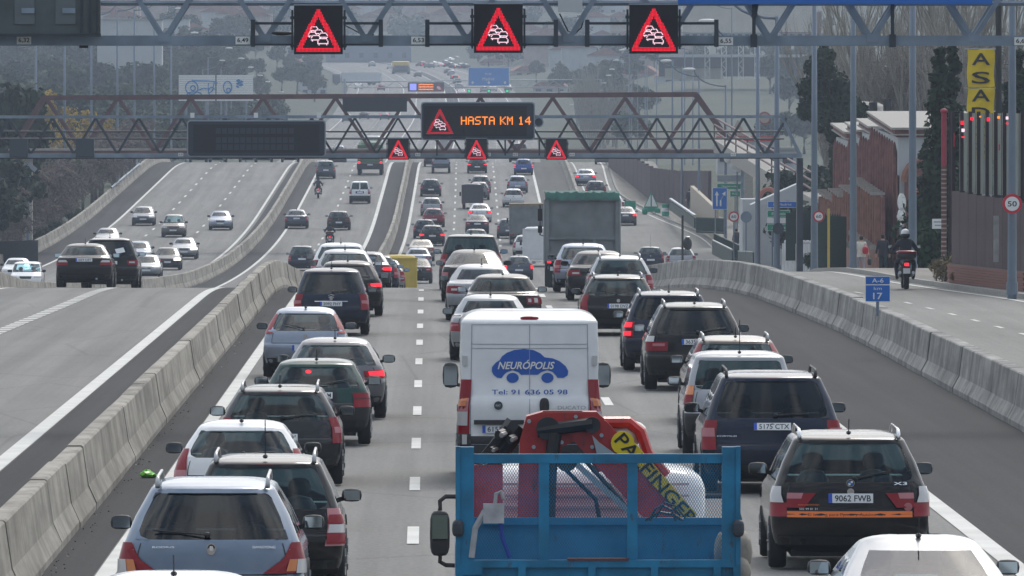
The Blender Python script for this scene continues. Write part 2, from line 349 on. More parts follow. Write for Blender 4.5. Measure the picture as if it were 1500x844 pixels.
def concrete(name, c1, c2):
    m = bpy.data.materials.new(name); m.use_nodes = True
    n, l = m.node_tree.nodes, m.node_tree.links; p = n['Principled BSDF']; p.inputs['Roughness'].default_value = 0.9
    t = n.new('ShaderNodeTexCoord')
    def noise(sc, det):
        mp_ = n.new('ShaderNodeMapping'); mp_.inputs['Scale'].default_value = sc
        a = n.new('ShaderNodeTexNoise'); a.inputs['Scale'].default_value = 1; a.inputs['Detail'].default_value = det; a.inputs['Roughness'].default_value = 0.65
        l.new(t.outputs['Object'], mp_.inputs['Vector']); l.new(mp_.outputs['Vector'], a.inputs['Vector']); return a.outputs['Fac']
    a = noise((2, 1.0, 0.5), 5); b = noise((0.6, 0.25, 1.5), 6); g = noise((30, 30, 30), 2)
    r = n.new('ShaderNodeValToRGB'); e = r.color_ramp.elements
    e[0].position = 0.33; e[0].color = (*c1, 1); e[1].position = 0.6; e[1].color = (*c2, 1)
    l.new(a, r.inputs['Fac'])
    k = n.new('ShaderNodeMapRange'); k.inputs[1].default_value = 0.3; k.inputs[2].default_value = 0.7; k.inputs[3].default_value = 0.62; k.inputs[4].default_value = 1.22; l.new(b, k.inputs[0])
    y = n.new('ShaderNodeMixRGB'); y.blend_type = 'MULTIPLY'; y.inputs['Fac'].default_value = 1
    l.new(r.outputs['Color'], y.inputs['Color1']); l.new(k.outputs[0], y.inputs['Color2']); l.new(y.outputs['Color'], p.inputs['Base Color'])
    bn = n.new('ShaderNodeBump'); bn.inputs['Strength'].default_value = 0.4; bn.inputs['Distance'].default_value = 0.01
    l.new(g, bn.inputs['Height']); l.new(bn.outputs['Normal'], p.inputs['Normal'])
    return m
CONC = concrete('barrier_concrete', (0.21, 0.193, 0.165), (0.38, 0.352, 0.305))
CONC_R = concrete('barrier_concrete_stained', (0.16, 0.155, 0.148), (0.36, 0.35, 0.33))
LINE = mat('road_paint', (0.56, 0.555, 0.53), 0.7, var=0.12, vscale=0.8)
GRASS = mat('rough_grass', (0.022, 0.04, 0.016), 0.95, var=0.5, vscale=0.04, col2=(0.06, 0.062, 0.034))

YS = sorted(set(list(np.arange(60, 270, 15.0)) + list(np.arange(270, 360, 5.0)) + list(np.arange(360, 1100, 12.0)) + list(np.arange(1100, 3400, 40.0)) + [3400]))
def strip(name, xl, xr, m, zoff=0.0, ys=None, zf=zp, nx=1, kind='structure'):
    """a sheet along the road between two lateral curves"""
    b = MB(); vs, fs = [], []; ys = ys or YS
    for y in ys:
        for i in range(nx + 1):
            t = i / nx; vs.append((xl(y) * (1 - t) + xr(y) * t, y, zf(y) + zoff))
    for j in range(len(ys) - 1):
        for i in range(nx):
            a = j * (nx + 1) + i; fs.append((a, a + 1, a + nx + 2, a + nx + 1))
    b.add(vs, fs); o = b.build(name, m, smooth=True)
    a = o.data.attributes.new('offset', 'FLOAT', 'POINT'); a.data.foreach_set('value', [v[0] - sh(v[1]) for v in vs]); return tag(o, kind=kind)
def off(d): return lambda y: d + sh(y)
def sub(y0, y1): return [y0] + [y for y in YS if y0 < y < y1] + [y1]
near_r = lambda y: bar_x(y) + 0.1 if y < 360 else 7.3 + sh(y) if y < 640 else 10.0 + sh(y)
# carriageways
strip('main_carriageway', off(-4.75), lambda y: near_r(y), A_lane, 0.0)
strip('bus_lane_carriageway', lambda y: -17 if y < 520 else -14.6 + sh(y), off(-4.75), A_lane, -0.002)
strip('opposite_carriageway', off(-29.2), lambda y: -16 if y < 520 else -14.6 + sh(y), A_lane, -0.004, sub(330, 3400))
strip('service_road', lambda y: bar_x(y) + 0.2 if y < 360 else (6.9 + sh(y) if y < 640 else 10.35 + sh(y)), lambda y: xr_s(y) + 0.4, A_serv, 0.008, sub(60, 1200), zs, 2)
strip('left_shoulder_of_main_road', off(-4.7), off(-3.85), A_old, 0.004)
strip('right_shoulder_of_main_road', off(7.0), lambda y: near_r(y) - 0.02, A_old, 0.004, sub(60, 358))
strip('right_shoulder_beyond_dip', off(7.05), off(9.8), asphalt('asphalt_mid', (0.09, 0.088, 0.086), (0.11, 0.108, 0.105)), 0.004, sub(640, 1200))
strip('right_shoulder_of_bus_lane', off(-6.33), off(-4.8), A_old, 0.004)
strip('left_shoulder_of_bus_lane', off(-14.5), off(-13.1), A_old, 0.004, sub(540, 1200))
strip('shoulder_of_opposite_road', off(-29.0), off(-26.85), A_old, 0.004, sub(360, 1200))
strip('median_gutter_of_opposite_road', off(-15.7), off(-14.7), A_old, 0.004, sub(540, 1200))
# solid lines
def line(name, x, w_, y0, y1, zf=zp, z=0.010): strip(name, lambda y: x(y) - w_ / 2, lambda y: x(y) + w_ / 2, LINE, z, sub(y0, y1), zf)
line('edge_marking', off(-3.72), 0.22, 60, 3300)
line('edge_marking', off(6.92), 0.26, 60, 345); line('edge_marking', off(6.92), 0.22, 640, 3300)
line('edge_marking', off(-6.48), 0.27, 60, 3300)
line('edge_marking', off(-13.0), 0.2, 60, 3300)
line('edge_marking', off(-16.0), 0.2, 520, 3300); line('edge_marking', off(-26.75), 0.2, 330, 3300)
line('edge_marking', lambda y: xr_s(y) - 0.1, 0.16, 150, 1150, zs, 0.020)
line('edge_marking', lambda y: 11.0 + sh(y), 0.14, 660, 1150, zs, 0.020)
# broken lines
def dashes(name, x, w_, y0, y1, per, ln, zf=zp, z=0.010):
    b = MB(); y = y0
    while y < y1:
        n_ = 3 if ln > 2 else 1
        for k in range(n_):
            a, c = y + ln * k / n_, y + ln * (k + 1) / n_
            b.add([(x(a) - w_ / 2, a, zf(a) + z), (x(a) + w_ / 2, a, zf(a) + z), (x(c) + w_ / 2, c, zf(c) + z), (x(c) - w_ / 2, c, zf(c) + z)], [(0, 1, 2, 3)])
        y += per
    return tag(b.build(name, LINE), kind='structure')
dashes('lane_marking', off(-0.18), 0.15, 121.5 - 34, 3200, 17, 5)
dashes('lane_marking', off(3.3), 0.16, 127 - 34, 3200, 17, 5)
dashes('lane_marking', off(-9.85), 0.16, 420, 3200, 17, 5)
dashes('lane_marking', off(-19.6), 0.16, 420, 3200, 17, 5)
dashes('lane_marking', off(-23.2), 0.16, 428, 3200, 17, 5)
dashes('lane_divider_marking', curve([(100, -12), (238, -10.3), (297, -9.75), (400, -9.85)]), 0.36, 110, 330, 2.1, 1.35)
dashes('lane_marking', lambda y: (bar_x(y) if y < 360 else 8) * 0.48 + xr_s(y) * 0.52, 0.12, 180, 330, 7.5, 2.2, zs, 0.020)
def arrow(x, y, flip=1):
    z = zp(y) + 0.012; b = MB()
    b.add([(x - .08, y - 3 * flip, z), (x + .08, y - 3 * flip, z), (x + .08, y, zp(y) + .012), (x - .08, y, zp(y) + .012)], [(0, 1, 2, 3)])
    b.add([(x + .5, y, z), (x - .5, y, z), (x, y + 3 * flip, zp(y + 3 * flip) + .012)], [(0, 1, 2)])
    tag(b.build('arrow_marking', LINE), kind='structure')
arrow(off(-17.9)(762), 762, -1); arrow(off(-21.6)(752), 752, -1)
for px, s in ((936, 64.5), (1148, 47.5)): pass

# ------------------------------------------------------------------ terrain, to the horizon
zl = curve([(0, -1.5), (330, -2.2), (600, -6.2), (900, -2.5), (1000, -2.5), (1400, 1), (2000, 10), (2600, 24), (3200, 42), (4000, 62), (7000, 70)])
zr_ = curve([(0, -.3), (330, -.6), (600, -5.6), (900, -1.2), (1000, -.6), (1400, -2.5), (1600, 1.2), (2050, 11), (2600, 18), (3200, 38), (4000, 60), (7000, 70)])
def ground(x, y):
    xx = x - sh(y); c0 = min(zp(y), zs(y)) - 0.25
    if y > 3000: c0 += (y - 3000) * 0.03
    def sm(t): t = min(max(t, 0), 1); return t * t * (3 - 2 * t)
    if xx < -29: return c0 + (zl(y) - c0) * sm((-29.4 - xx) / 10 if y < 1000 else (-29.4 - xx) / 26)
    r_ = max(xr_s(y) - sh(y), 17) + 3
    if xx > r_ and y > 900: return c0 + (zr_(y) - c0) * sm((xx - r_) / 22)
    if xx > r_ + 14: return c0
    return c0
b = MB(); ys_ = list(np.arange(20, 1100, 12.0)) + list(np.arange(1100, 4300, 40.0)) + [4500, 5000, 6000]
xs_ = sorted(set([-900, -600, -420, -320, -250] + list(np.arange(-200, -60, 10.0)) + list(np.arange(-60, 60, 3.0)) + list(np.arange(60, 210, 10.0)) + [250, 320, 420, 600, 900]))
vs = [(x, y, ground(x, y)) for y in ys_ for x in xs_]; k = len(xs_)
b.add(vs, [(j * k + i, j * k + i + 1, (j + 1) * k + i + 1, (j + 1) * k + i) for j in range(len(ys_) - 1) for i in range(k - 1)])
tag(b.build('ground', GRASS, smooth=True), kind='structure')
# sidewalk and kerb along the service road
strip('sidewalk', lambda y: xr_s(y) + 0.55, lambda y: xr_s(y) + 5.0, A_walk, 0.13, sub(200, 1000), zs, 1)
b = MB()
for a, c in zip(sub(200, 1000)[:-1], sub(200, 1000)[1:]):
    p0, p1 = xr_s(a) + .4, xr_s(c) + .4
    b.add([(p0, a, zs(a) - .1), (p0, a, zs(a) + .15), (p0 + .18, a, zs(a) + .15), (p1, c, zs(c) - .1), (p1, c, zs(c) + .15), (p1 + .18, c, zs(c) + .15)], [(0, 3, 4, 1), (1, 4, 5, 2)])
tag(b.build('kerb', mat('kerb_stone', (0.3, 0.29, 0.27), 0.9, var=0.2)), kind='structure')
# rough verge strip along the top of the right barrier
strip('barrier_verge', lambda y: bar_x(y) + .5, lambda y: bar_x(y) + .95, mat('verge_rubble', (0.13, 0.12, 0.10), 0.95, var=0.4, vscale=1.5), 0.03, sub(150, 340), zs)

# ------------------------------------------------------------------ concrete barriers, one object per cast segment
PROF = [(-.30, -.25), (-.30, .09), (-.19, .33), (-.115, .84), (-.09, .86), (.09, .86), (.115, .84), (.19, .33), (.30, .09), (.30, -.25)]
def barrier(label, x, y0, y1, m, zf=zp, seg=6.0, prof=PROF, jit=0.012, group='concrete barriers beside the carriageways'):
    t = thing('concrete_barrier', label, 'barrier', (0, 0, 0), 0, group); y = y0
    while y < y1 - 0.5:
        ye = min(y + seg, y1) - 0.035; b = MB(); n_ = 3 if y < 360 else 2; np_ = len(prof); dx, dz = RND.uniform(-jit, jit), RND.uniform(-jit, jit)
        vs = []
        for i in range(n_):
            yy = y + (ye - y) * i / (n_ - 1); X, Z = x(yy) + dx, zf(yy) + dz
            vs += [(X + p[0], yy, Z + p[1]) for p in prof]
        fs = [(i * np_ + j, i * np_ + j + 1, (i + 1) * np_ + j + 1, (i + 1) * np_ + j) for i in range(n_ - 1) for j in range(np_ - 1)]
        fs += [tuple(range(np_))[::-1], tuple((n_ - 1) * np_ + j for j in range(np_))]
        b.add(vs, [f[::-1] for f in fs]); b.build('concrete_segment', m, t); y += seg
    return t
barrier('long pale concrete barrier between the bus lanes and the main carriageway', off(-4.75), 84, 990, CONC)
barrier('concrete barrier between the oncoming carriageway and the bus lanes', curve([(330, -15.6), (370, -16.1), (420, -17.2), (470, -17.0), (540, -14.6), (570, -13.8), (731, -12.5), (847, -12.0), (990, -11.5)]), 336, 990, CONC)
barrier('concrete barrier along the outer edge of the oncoming carriageway, below the dark trees', off(-29.3), 560, 990, CONC)
barrier('stained grey concrete barrier curving beside the service road at right', lambda y: bar_x(y) + .3, 96, 356, CONC_R, zp, 6.0,
        [(-.32, -.2), (-.32, .1), (-.2, .32), (-.13, .86), (-.11, .88), (.12, .88), (.14, .84), (.16, -.2)])
barrier('low concrete barrier between the main carriageway and the far service road', off(10.15), 650, 990, CONC, zp, 6.0, [(p[0], p[1] * .85) for p in PROF])
# litter along the foot of the left barrier
for x_, y_, c_, lb in ((-4.1, 143.3, (0.25, 0.75, 0.08), 'crumpled bright green bag lying at the foot of the left barrier'),):
    b = MB(); b.ell((0, 0, .05), (.11, .14, .07), e=1.4, nu=9, nv=6); b.ell((.09, .05, .04), (.07, .08, .045), e=1.5, nu=8, nv=5)
    for i in range(len(b.v)): b.v[i] = tuple(c + RND.uniform(-.018, .018) for c in b.v[i])
    o = b.build('plastic_bag', mat('green_plastic', c_, 0.4)); o.location = (x_, y_, .004); tag(o, lb, 'litter')
b = MB()
for i in range(170):
    y_ = RND.uniform(95, 290) if RND.random() < .8 else RND.uniform(95, 150); x_ = -4.42 + abs(RND.gauss(0, .12)); r_ = RND.uniform(.005, .016)
    b.ell((x_, y_, .01 + r_ * .3), (r_, r_ * 2.2, r_ * .6), m=0 if RND.random() < .9 else 1, nu=5, nv=3)
tag(b.build('gutter_debris', [mat('grit', (0.06, 0.055, 0.045), 0.95), mat('paper_scrap', (0.55, 0.55, 0.5), 0.8)]), kind='stuff')
# metal guard strip on top of the far left barrier
b = MB(); b.tube([(off(-29.2)(y), y, zp(y) + 1.0) for y in np.arange(830, 905, 12)], .09, 6)
tag(b.build('guard_rail', M['steel']), 'grey metal rail on top of the far left concrete barrier', 'guard rail')
# ------------------------------------------------------------------ overhead gantries and signs
def tri_led(parent, size, cars=True, y=-0.06, mw='led_w', pitch=0.0235):
    """red triangle of LED dots with the queue-of-cars pictogram"""
    b, g = MB(), MB(); k = size / 0.86; P = pitch; d = 0.0082
    T_ = [Vector((0, .395)), Vector((-.405, -.385)), Vector((.405, -.385))]; band = .078
    def ins(p, r):                       # distance outside the triangle
        dd = -9
        for i in range(3):
            a, c = T_[i], T_[(i + 1) % 3]; e = (c - a).normalized(); nrm = Vector((e.y, -e.x)); dd = max(dd, (p - a).dot(nrm) * -1 if False else (p - a).dot(Vector((e.y, -e.x))))
        return dd
    sgn = -1 if ins(Vector((0, 0)), 0) > 0 else 1
    def dot(bb, x, z, h=d): bb.add([(k * (x - h), y, k * (z - h)), (k * (x + h), y, k * (z - h)), (k * (x + h), y, k * (z + h)), (k * (x - h), y, k * (z + h))], [(0, 1, 2, 3)])
    n_ = int(.43 / P)
    for i in range(-n_, n_ + 1):
        for j in range(-n_, n_ + 1):
            p = Vector((i * P, j * P)); q = ins(p, 0) * sgn
            rc = any((p - t_).length < .085 for t_ in T_)
            if -band < q < .008 and p.y < .37 and (abs(p.x) < .385 or p.y > -.37): dot(b, p.x, p.y)
    b.build('red_led_triangle', M['led_r'], parent)
    if cars:
        cs = [(-.075, .02, .62), (.005, -.035, .62), (-.105, -.075, .66), (.085, -.095, .7), (-.045, -.14, .74), (.08, -.20, .84)]
        shp = [(-.105, -.05), (-.105, .0), (-.065, .055), (.065, .055), (.105, .0), (.105, -.05), (-.105, -.05)]
        pts = []
        for cx, cz, q in cs:
            pts = [p for p in pts if not (abs(p[0] - cx) < .1 * q and -.055 * q < p[1] - cz < .05 * q)]
            for (ax, az), (bx, bz) in zip(shp[:-1], shp[1:]):
                L = math.hypot(bx - ax, bz - az) * q; m_ = max(1, int(L / .021))
                pts += [(cx + q * (ax + (bx - ax) * i / m_), cz + q * (az + (bz - az) * i / m_)) for i in range(m_)]
            pts += [(cx + q * x_, cz - .075 * q) for x_ in (-.08, .08)] + ([(cx + q * x_, cz - .005) for x_ in (-.05, -.025, 0, .025, .05)] if q == 1 else [])
        for p in pts: dot(g, p[0], p[1], .0088)
        g.build('led_queue_of_cars', M[mw], parent)
def matrix_sign(px, py, s, size, label, group=None, dep=0.22, mw='led_w'):
    p = at(px, py, s); t = thing('matrix_sign', label, 'traffic sign', p, 0, group)
    b = MB(); b.box((0, dep / 2 - .05, 0), (size, dep, size * 1.0)); b.build('housing', M['panel'], t)
    b = MB(); b.box((0, dep / 2 - .06, size / 2 + .012), (size * 1.01, dep, .022)); b.build('rain_hood', M['frame'], t)
    for sx in (-1, 1):
        b = MB(); b.box((sx * (size / 2 + .03), dep / 2, 0), (.035, .1, size * .82)); b.box((sx * (size / 2 + .02), dep / 2, -size * .33), (.09, .07, .05)); b.box((sx * (size / 2 + .02), dep / 2, size * .25), (.09, .07, .05)); b.build('side_bracket', M['steel_d'], t)
    tri_led(t, size, mw=mw); return t
def diag(parent, p, q, w_, m, n='truss_diagonal'):
    b = MB(); b.bar(p, q, w_, w_); return b.build(n, m, parent)
# --- first gantry, right above the near traffic
S1 = 85.2; Y1 = F / S1
g1 = thing('sign_gantry', 'near grey steel truss gantry with clearance plates across the top of the view', 'gantry', (0, Y1, 0))
def p1(px, py, dy=0.0): return Vector(((px - PX0) / S1, dy, HC - (py - PY0) / S1))
xl_, xr__ = (-31.5) * S1 + PX0, 21.5 * S1 + PX0
for dy, nm in ((0, 'front'), (1.15, 'back')):
    b = MB(); b.bar(p1(xl_, 59.5, dy), p1(xr__, 59.5, dy), .16, .17); b.build('bottom_chord', M['steel'], g1)
    b = MB(); b.bar(p1(xl_, -62, dy), p1(xr__, -62, dy), .15, .15); b.build('top_chord', M['steel'], g1)
    b = MB(); b.tube([p1(xl_, 4.5, dy), p1(xr__, 4.5, dy)], .042, 6); b.build('middle_tube', M['steel'], g1)
    k0 = int((xl_ - 92) / 148.2)
    for i in range(k0, int((xr__ - 92) / 148.2) + 1):
        x = 92 + 148.2 * i
        if dy and not (-400 < x < 1700): continue
        diag(g1, p1(x - 3, 54, dy), p1(x - 74, -60, dy), .085, M['steel']); diag(g1, p1(x + 3, 54, dy), p1(x + 74, -60, dy), .085, M['steel'])
for px in (92, 240, 388, 537, 685, 833, 981, 1129, 1278, 1426):
    b = MB(); b.box(p1(px, 56, -.09), (.2, .02, .14)); b.build('gusset_plate', M['steel'], g1)
for X in (-31.5, 21.5):
    b = MB(); b.box((X, .55, 4.1), (.4, 1.2, 9.0)); b.build('column', M['steel'], g1)
for px in (371, 558, 626, 814, 860, 1049):
    b = MB(); b.bar(p1(px, 69, -.14), p1(px, 29, -.14), .075, .06); b.build('bracket_post', M['steel_d'], g1)
for a, c in ((371, 430), (503, 558), (626, 694), (766, 814), (860, 922), (993, 1049)):
    b = MB(); b.bar(p1(a, 34.5, -.14), p1(c, 34.5, -.14), .045); b.build('bracket_rail', M['steel_d'], g1)
    b = MB(); b.bar(p1(a, 65.5, -.14), p1(c, 65.5, -.14), .03); b.build('bracket_rail', M['steel_d'], g1)
for px in (1104, 1307):
    b = MB(); b.box(p1(px, 60, -.02), (.11, .3, .22)); b.bar(p1(px, 55, -.1), p1(px, 0, -.1), .06); b.build('clamp', M['steel_d'], g1)
b = MB(); b.tube([p1(1104, 25, -.12), p1(1108, 3, -.12)], .05, 6); b.build('clamp_post', M['steel_d'], g1)
for px, s_ in ((36, '6,32'), (356, '6,49'), (613, '6,53'), (1063, '6,55'), (1496, '6,61')):
    b = MB(); b.box((0, 0, 0), (.25, .012, .135)); o = b.build('clearance_plate', M['sign_w'], g1); o.location = p1(px, 60.5 if px > 1000 else 59.5, -.11)
    text(s_, M['ink'], o, (0, -.009, 0), .19, .088, bold=True)
b = MB(); b.box((0, 0, 0), (.15, .08, .06)); o = b.build('sensor', M['panel'], g1); o.location = p1(123, 68, 0)
b = MB(); b.ell((0, 0, 0), (.19, .1, .035), e=2.5); o = b.build('lamp_unit', M['plastic'], g1); o.location = p1(414, 49, -.05)
b = MB(); b.tube([p1(820, 20, .2), p1(832, 45, .2), p1(842, 50, .2), p1(852, 40, .2), p1(857, 20, .2)], .014, 5); b.build('loose_cable', M['plastic'], g1)
b = MB(); b.tube([p1(503, 36, .1), p1(515, 42, .1), p1(530, 50, .1), p1(548, 51, .1)], .012, 5); b.build('loose_cable', M['plastic'], g1)
# back of a big message panel, top left
t = thing('message_board', 'large dark grey message panel with hatches cut off at the top left corner', 'sign panel', at(40, 18, S1) + Vector((0, -.35, 0)))
b = MB(); b.box((0, 0, .2), (2.55, .3, 1.15)); b.build('housing', mat('panel_grey', (0.09, 0.11, 0.115), 0.6, .2, var=.2, vscale=2), t)
for x in (-.75, -.02, .68):
    b = MB(); b.box((x, -.16, .04), (.34, .03, .5)); o = b.build('hatch', mat('panel_hatch', (0.13, 0.155, 0.165), 0.55, .2), t)
    b = MB(); b.box((x + .06, -.185, .02), (.22, .05, .09)); b.build('hatch_handle', M['steel'], o)
for x in (.95, 1.1, 1.22):
    b = MB(); b.box((x, -.165, .2), (.035, .04, 1.13)); b.build('panel_rib', M['steel_d'], t)
b = MB(); b.box((0, -.1, -.40), (2.57, .14, .05)); b.build('bottom_rail', M['steel_d'], t)
for px, py, lb in ((466.5, 44, 'left one of the three red triangle queue signs on the near gantry'), (730, 42, 'middle one of the three red triangle queue signs on the near gantry'), (957.5, 43, 'right one of the three red triangle queue signs on the near gantry')):
    matrix_sign(px, py, S1 * 1.003, .835, lb, 'lit triangle signs on the near gantry')
b = MB(); b.box((0, 0, 0), (.42, .16, .35)); o = b.build('control_box', mat('box_grey', (0.5, 0.53, 0.56), 0.5)); o.location = at(835, 3, S1) + Vector((0, -.1, 0)); tag(o, 'pale grey control box hanging from the near gantry', 'control box')
b = MB(); b.box((0, 0, 0), (5.4, .12, .6)); o = b.build('road_sign_edge', M['sign_b']); o.location = at(1222, -19, S1) + Vector((0, -.25, 0)); tag(o, 'bottom edge of a blue road sign at the top of the near gantry', 'road sign')

# --- second gantry with two message panels
S2 = 37.1; Y2 = F / S2; zg = zp(Y2)
g2 = thing('sign_gantry', 'grey lattice gantry carrying two message panels over the dip', 'gantry', (0, Y2, 0))
def p2(px, py, dy=0.0): return Vector(((px - PX0) / S2, dy, HC - (py - PY0) / S2))
for dy in (0, .9):
    b = MB(); b.bar(p2(-560, 171.5, dy), p2(1150, 171, dy), .12); b.build('top_chord', M['steel'], g2)
    b = MB(); b.bar(p2(-560, 228, dy), p2(1175, 228, dy), .13, .17); b.build('bottom_chord', M['steel'], g2)
    for i in range(-9, 18):
        x = 45 + 63.3 * i
        if x > 1130: continue
        diag(g2, p2(x, 226, dy), p2(x - 31.6, 173, dy), .075, M['steel_d']); diag(g2, p2(x, 226, dy), p2(x + 31.6, 173, dy), .075, M['steel_d'])
    diag(g2, p2(1146, 172, dy), p2(1172, 226, dy), .1, M['steel'])
for py in (193, 203.5):
    b = MB(); b.tube([p2(-560, py, 1.0), p2(1150, py, 1.0)], .035, 5); b.build('hand_rail', M['steel_d'], g2)
b = MB(); b.box(((300 - PX0) / S2, .45, p2(0, 229.5).z - .06), (46, .8, .05)); b.build('walkway', M['steel_d'], g2)
for X, w_ in ((14.72, .24), (-31, .4)):
    b = MB(); b.box((X, .45, (HC - 70 / S2 + zs(Y2)) / 2 - .4), (w_, .9, HC - 70 / S2 - zs(Y2) + .6)); b.build('column', M['steel_d'], g2)
for px in (282, 375, 467):
    b = MB(); b.box(p2(px, 169, -.08), (.16, .16, .2)); b.build('lamp_unit', M['sign_w'], g2)
for px in (125, 28):
    b = MB(); b.box(p2(px, 217, -.15), (.72, .25, .72)); b.build('equipment_cabinet', mat('cabinet_grey', (.06, .075, .095), .5, .2), g2)
for px in (612, 755, 838, 1074, 265, 715):
    b = MB(); b.box((0, 0, 0), (.2, .015, .13)); o = b.build('clearance_plate', M['sign_w'], g2); o.location = p2(px, 226.5, -.1)
    text('6,0', M['ink'], o, (0, -.01, 0), .14, .085)
for px in (625, 700, 774): diag(g2, p2(px, 205, .1), p2(px, 150, .1), .08, M['steel_d'], 'panel_hanger')
for px in (590, 640, 690, 740, 790): diag(g2, p2(px, 228, -.05), p2(px, 205, -.05), .06, M['steel_d'], 'panel_hanger')
GLY = {'H': ["10001"]*3 + ["11111"] + ["10001"]*3, 'A': ["01110", "10001", "10001", "11111", "10001", "10001", "10001"], 'S': ["01111", "10000", "10000", "01110", "00001", "00001", "11110"],
       'T': ["11111"] + ["00100"]*6, 'K': ["10001", "10010", "10100", "11000", "10100", "10010", "10001"], 'M': ["10001", "11011", "10101", "10101", "10001", "10001", "10001"],
       '1': ["00100", "01100", "00100", "00100", "00100", "00100", "01110"], '4': ["00010", "00110", "01010", "10010", "11111", "00010", "00010"], ' ': ["00000"]*7}
def led_text(s, parent, x0, z0, pitch, m, y, name='led_lettering', gap=1):
    b = MB(); h = pitch * .46; x = x0
    for ch in s:
        for r, row in enumerate(GLY[ch]):
            for c_, v in enumerate(row):
                if v == '1':
                    X, Z = x + c_ * pitch, z0 + (3 - r) * pitch
                    b.add([(X - h, y, Z - h), (X + h, y, Z - h), (X + h, y, Z + h), (X - h, y, Z + h)], [(0, 1, 2, 3)])
        x += (5 + gap) * pitch if ch != ' ' else 3.5 * pitch
    b.build(name, m, parent); return x
def rounded(w_, h_, r, n=4):
    pts = []
    for cx, cy, a0 in ((w_/2 - r, h_/2 - r, 0), (-w_/2 + r, h_/2 - r, 90), (-w_/2 + r, -h_/2 + r, 180), (w_/2 - r, -h_/2 + r, 270)):
        for i in range(n + 1):
            a = math.radians(a0 + 90 * i / n); pts.append((cx + r * math.cos(a), cy + r * math.sin(a)))
    return pts
def vms(px, py, s, wpx, hpx, label):
    t = thing('message_sign', label, 'message sign', at(px, py, s) + Vector((0, -.5, 0)))
    W_, H_ = wpx / s, hpx / s
    b = MB(); b.prism(rounded(W_, H_, .13), -.02, .45); b.build('sign_frame', M['frame'], t)
    b = MB(); b.prism(rounded(W_ - .1, H_ - .1, .1), -.05, 0); b.build('sign_face', M['vms'], t); return t, W_, H_
t, W_, H_ = vms(700, 177.5, S2, 167, 56, 'lit message panel reading HASTA KM 14 beside a red triangle')
b = MB(); b.box((-.1, -.053, 0), (W_ - .45, .01, H_ - .32)); b.build('display_field', M['panel'], t)
e = bpy.data.objects.new('warning_triangle', None); C.objects.link(e); e.parent = t; e.location = ((644.5 - 700) / S2, -.02, -.01)
tri_led(e, 1.13, pitch=.033)
led_text('HASTA KM 14', t, (676 - 700) / S2, .02, .046, M['led_a'], -.075)
t, W_, H_ = vms(376, 203, S2, 203, 54, 'blank unlit message panel left of the lit one')
b = MB(); b.box((0, -.053, 0), (W_ - .5, .01, H_ - .34)); b.build('display_field', M['panel'], t)
for dz in (.3, -.06, -.34):
    b = MB()
    for i in range(13): b.box((-1.5 + i * .24, -.062, dz), (.19, .01, .22))
    b.build('character_cells', mat('led_off', (0.03, 0.035, 0.05), .4), t)
for px, lb in ((583.5, 'left one of three small red triangle signs below the second gantry'), (698, 'middle one of three small red triangle signs, right under the message panel'), (815, 'right one of three small red triangle signs below the second gantry')):
    matrix_sign(px, 218.5, S2 * 1.004, .83, lb, 'lit triangle signs on the second gantry', mw='led_w')
b = MB(); b.disc((0, 0, 0), .2, (0, 1, 0), .03, 20, 0); b.disc((0, -.02, 0), .15, (0, 1, 0), .02, 20, 1); o = b.build('round_mirror', [M['frame'], M['steel_d']]); o.location = at(789, 179, S2); tag(o, 'small round fitting at the right end of the lit message panel', 'fitting')

# --- red-brown lattice footbridge with ramp
S3 = 20.8; Y3 = F / S3
fb = thing('footbridge', 'red-brown lattice footbridge crossing every carriageway', 'footbridge', (0, Y3, 0))
def p3(px, py, dy=0.0): return Vector(((px - PX0) / S3, dy, HC - (py - PY0) / S3))
for dy in (0, 2.4):
    b = MB(); b.bar(p3(62, 143.5, dy), p3(1022, 138.5, dy), .34, .34); b.build('top_chord', M['rust'], fb)
    b = MB(); b.bar(p3(12, 224, dy), p3(1085, 223, dy), .34, .3); b.build('bottom_chord', M['rust'], fb)
    diag(fb, p3(64, 143, dy), p3(16, 224, dy), .36, M['rust'], 'end_diagonal'); diag(fb, p3(1020, 139, dy), p3(1080, 223, dy), .36, M['rust'], 'end_diagonal')
    tops = [67 + 106.2 * i for i in range(10)]
    for i, x in enumerate(tops):
        if i < 9:
            xm = x + 53
            diag(fb, p3(x, 144, dy), p3(xm, 222, dy), .22, M['rust']); diag(fb, p3(xm, 222, dy), p3(x + 106, 143, dy), .22, M['rust'])
    b = MB(); b.bar(p3(16, 203, dy), p3(1075, 203, dy), .12); b.build('hand_rail', M['rust'], fb)
b = MB(); b.box((p3(548, 0).x, 1.2, p3(0, 219.5).z), (51.5, 2.3, .16)); b.build('deck', M['stone'], fb)
for X in (-29.9 + 1.7, 22.6):
    b = MB(); b.box((X, 1.2, zp(Y3) + 2.8), (.7, 1.4, 8)); b.build('pier', M['stone'], fb)
rp_ = thing('footbridge_ramp', 'beige ramp with brown railings coming down from the footbridge at right', 'ramp', (0, 0, 0))
q0, q1 = at(1062, 214, 20.9), at(1208, 302, 24.5)
for k_, (dx, m_) in enumerate(((0, M['stone']),)):
    b = MB(); b.bar(q0, q1, 1.6, .9, 0); b.build('ramp_slab', M['stone'], rp_)
for dz in (1.0, 1.5, 2.0):
    b = MB(); b.tube([q0 + Vector((-.75, 0, dz)), q1 + Vector((-.75, 0, dz))], .07, 6); b.build('hand_rail', M['rust'], rp_)
for i in range(9):
    p = q0.lerp(q1, i / 8); b = MB(); b.bar(p + Vector((-.75, 0, .3)), p + Vector((-.75, 0, 2.0)), .09); b.build('rail_post', M['rust'], rp_)
for i in range(3):
    p = q0.lerp(q1, .2 + i * .3); b = MB(); b.tube([(p.x, p.y, ground(p.x, p.y) - .5), p], .12, 8); b.build('ramp_post', M['steel'], rp_)

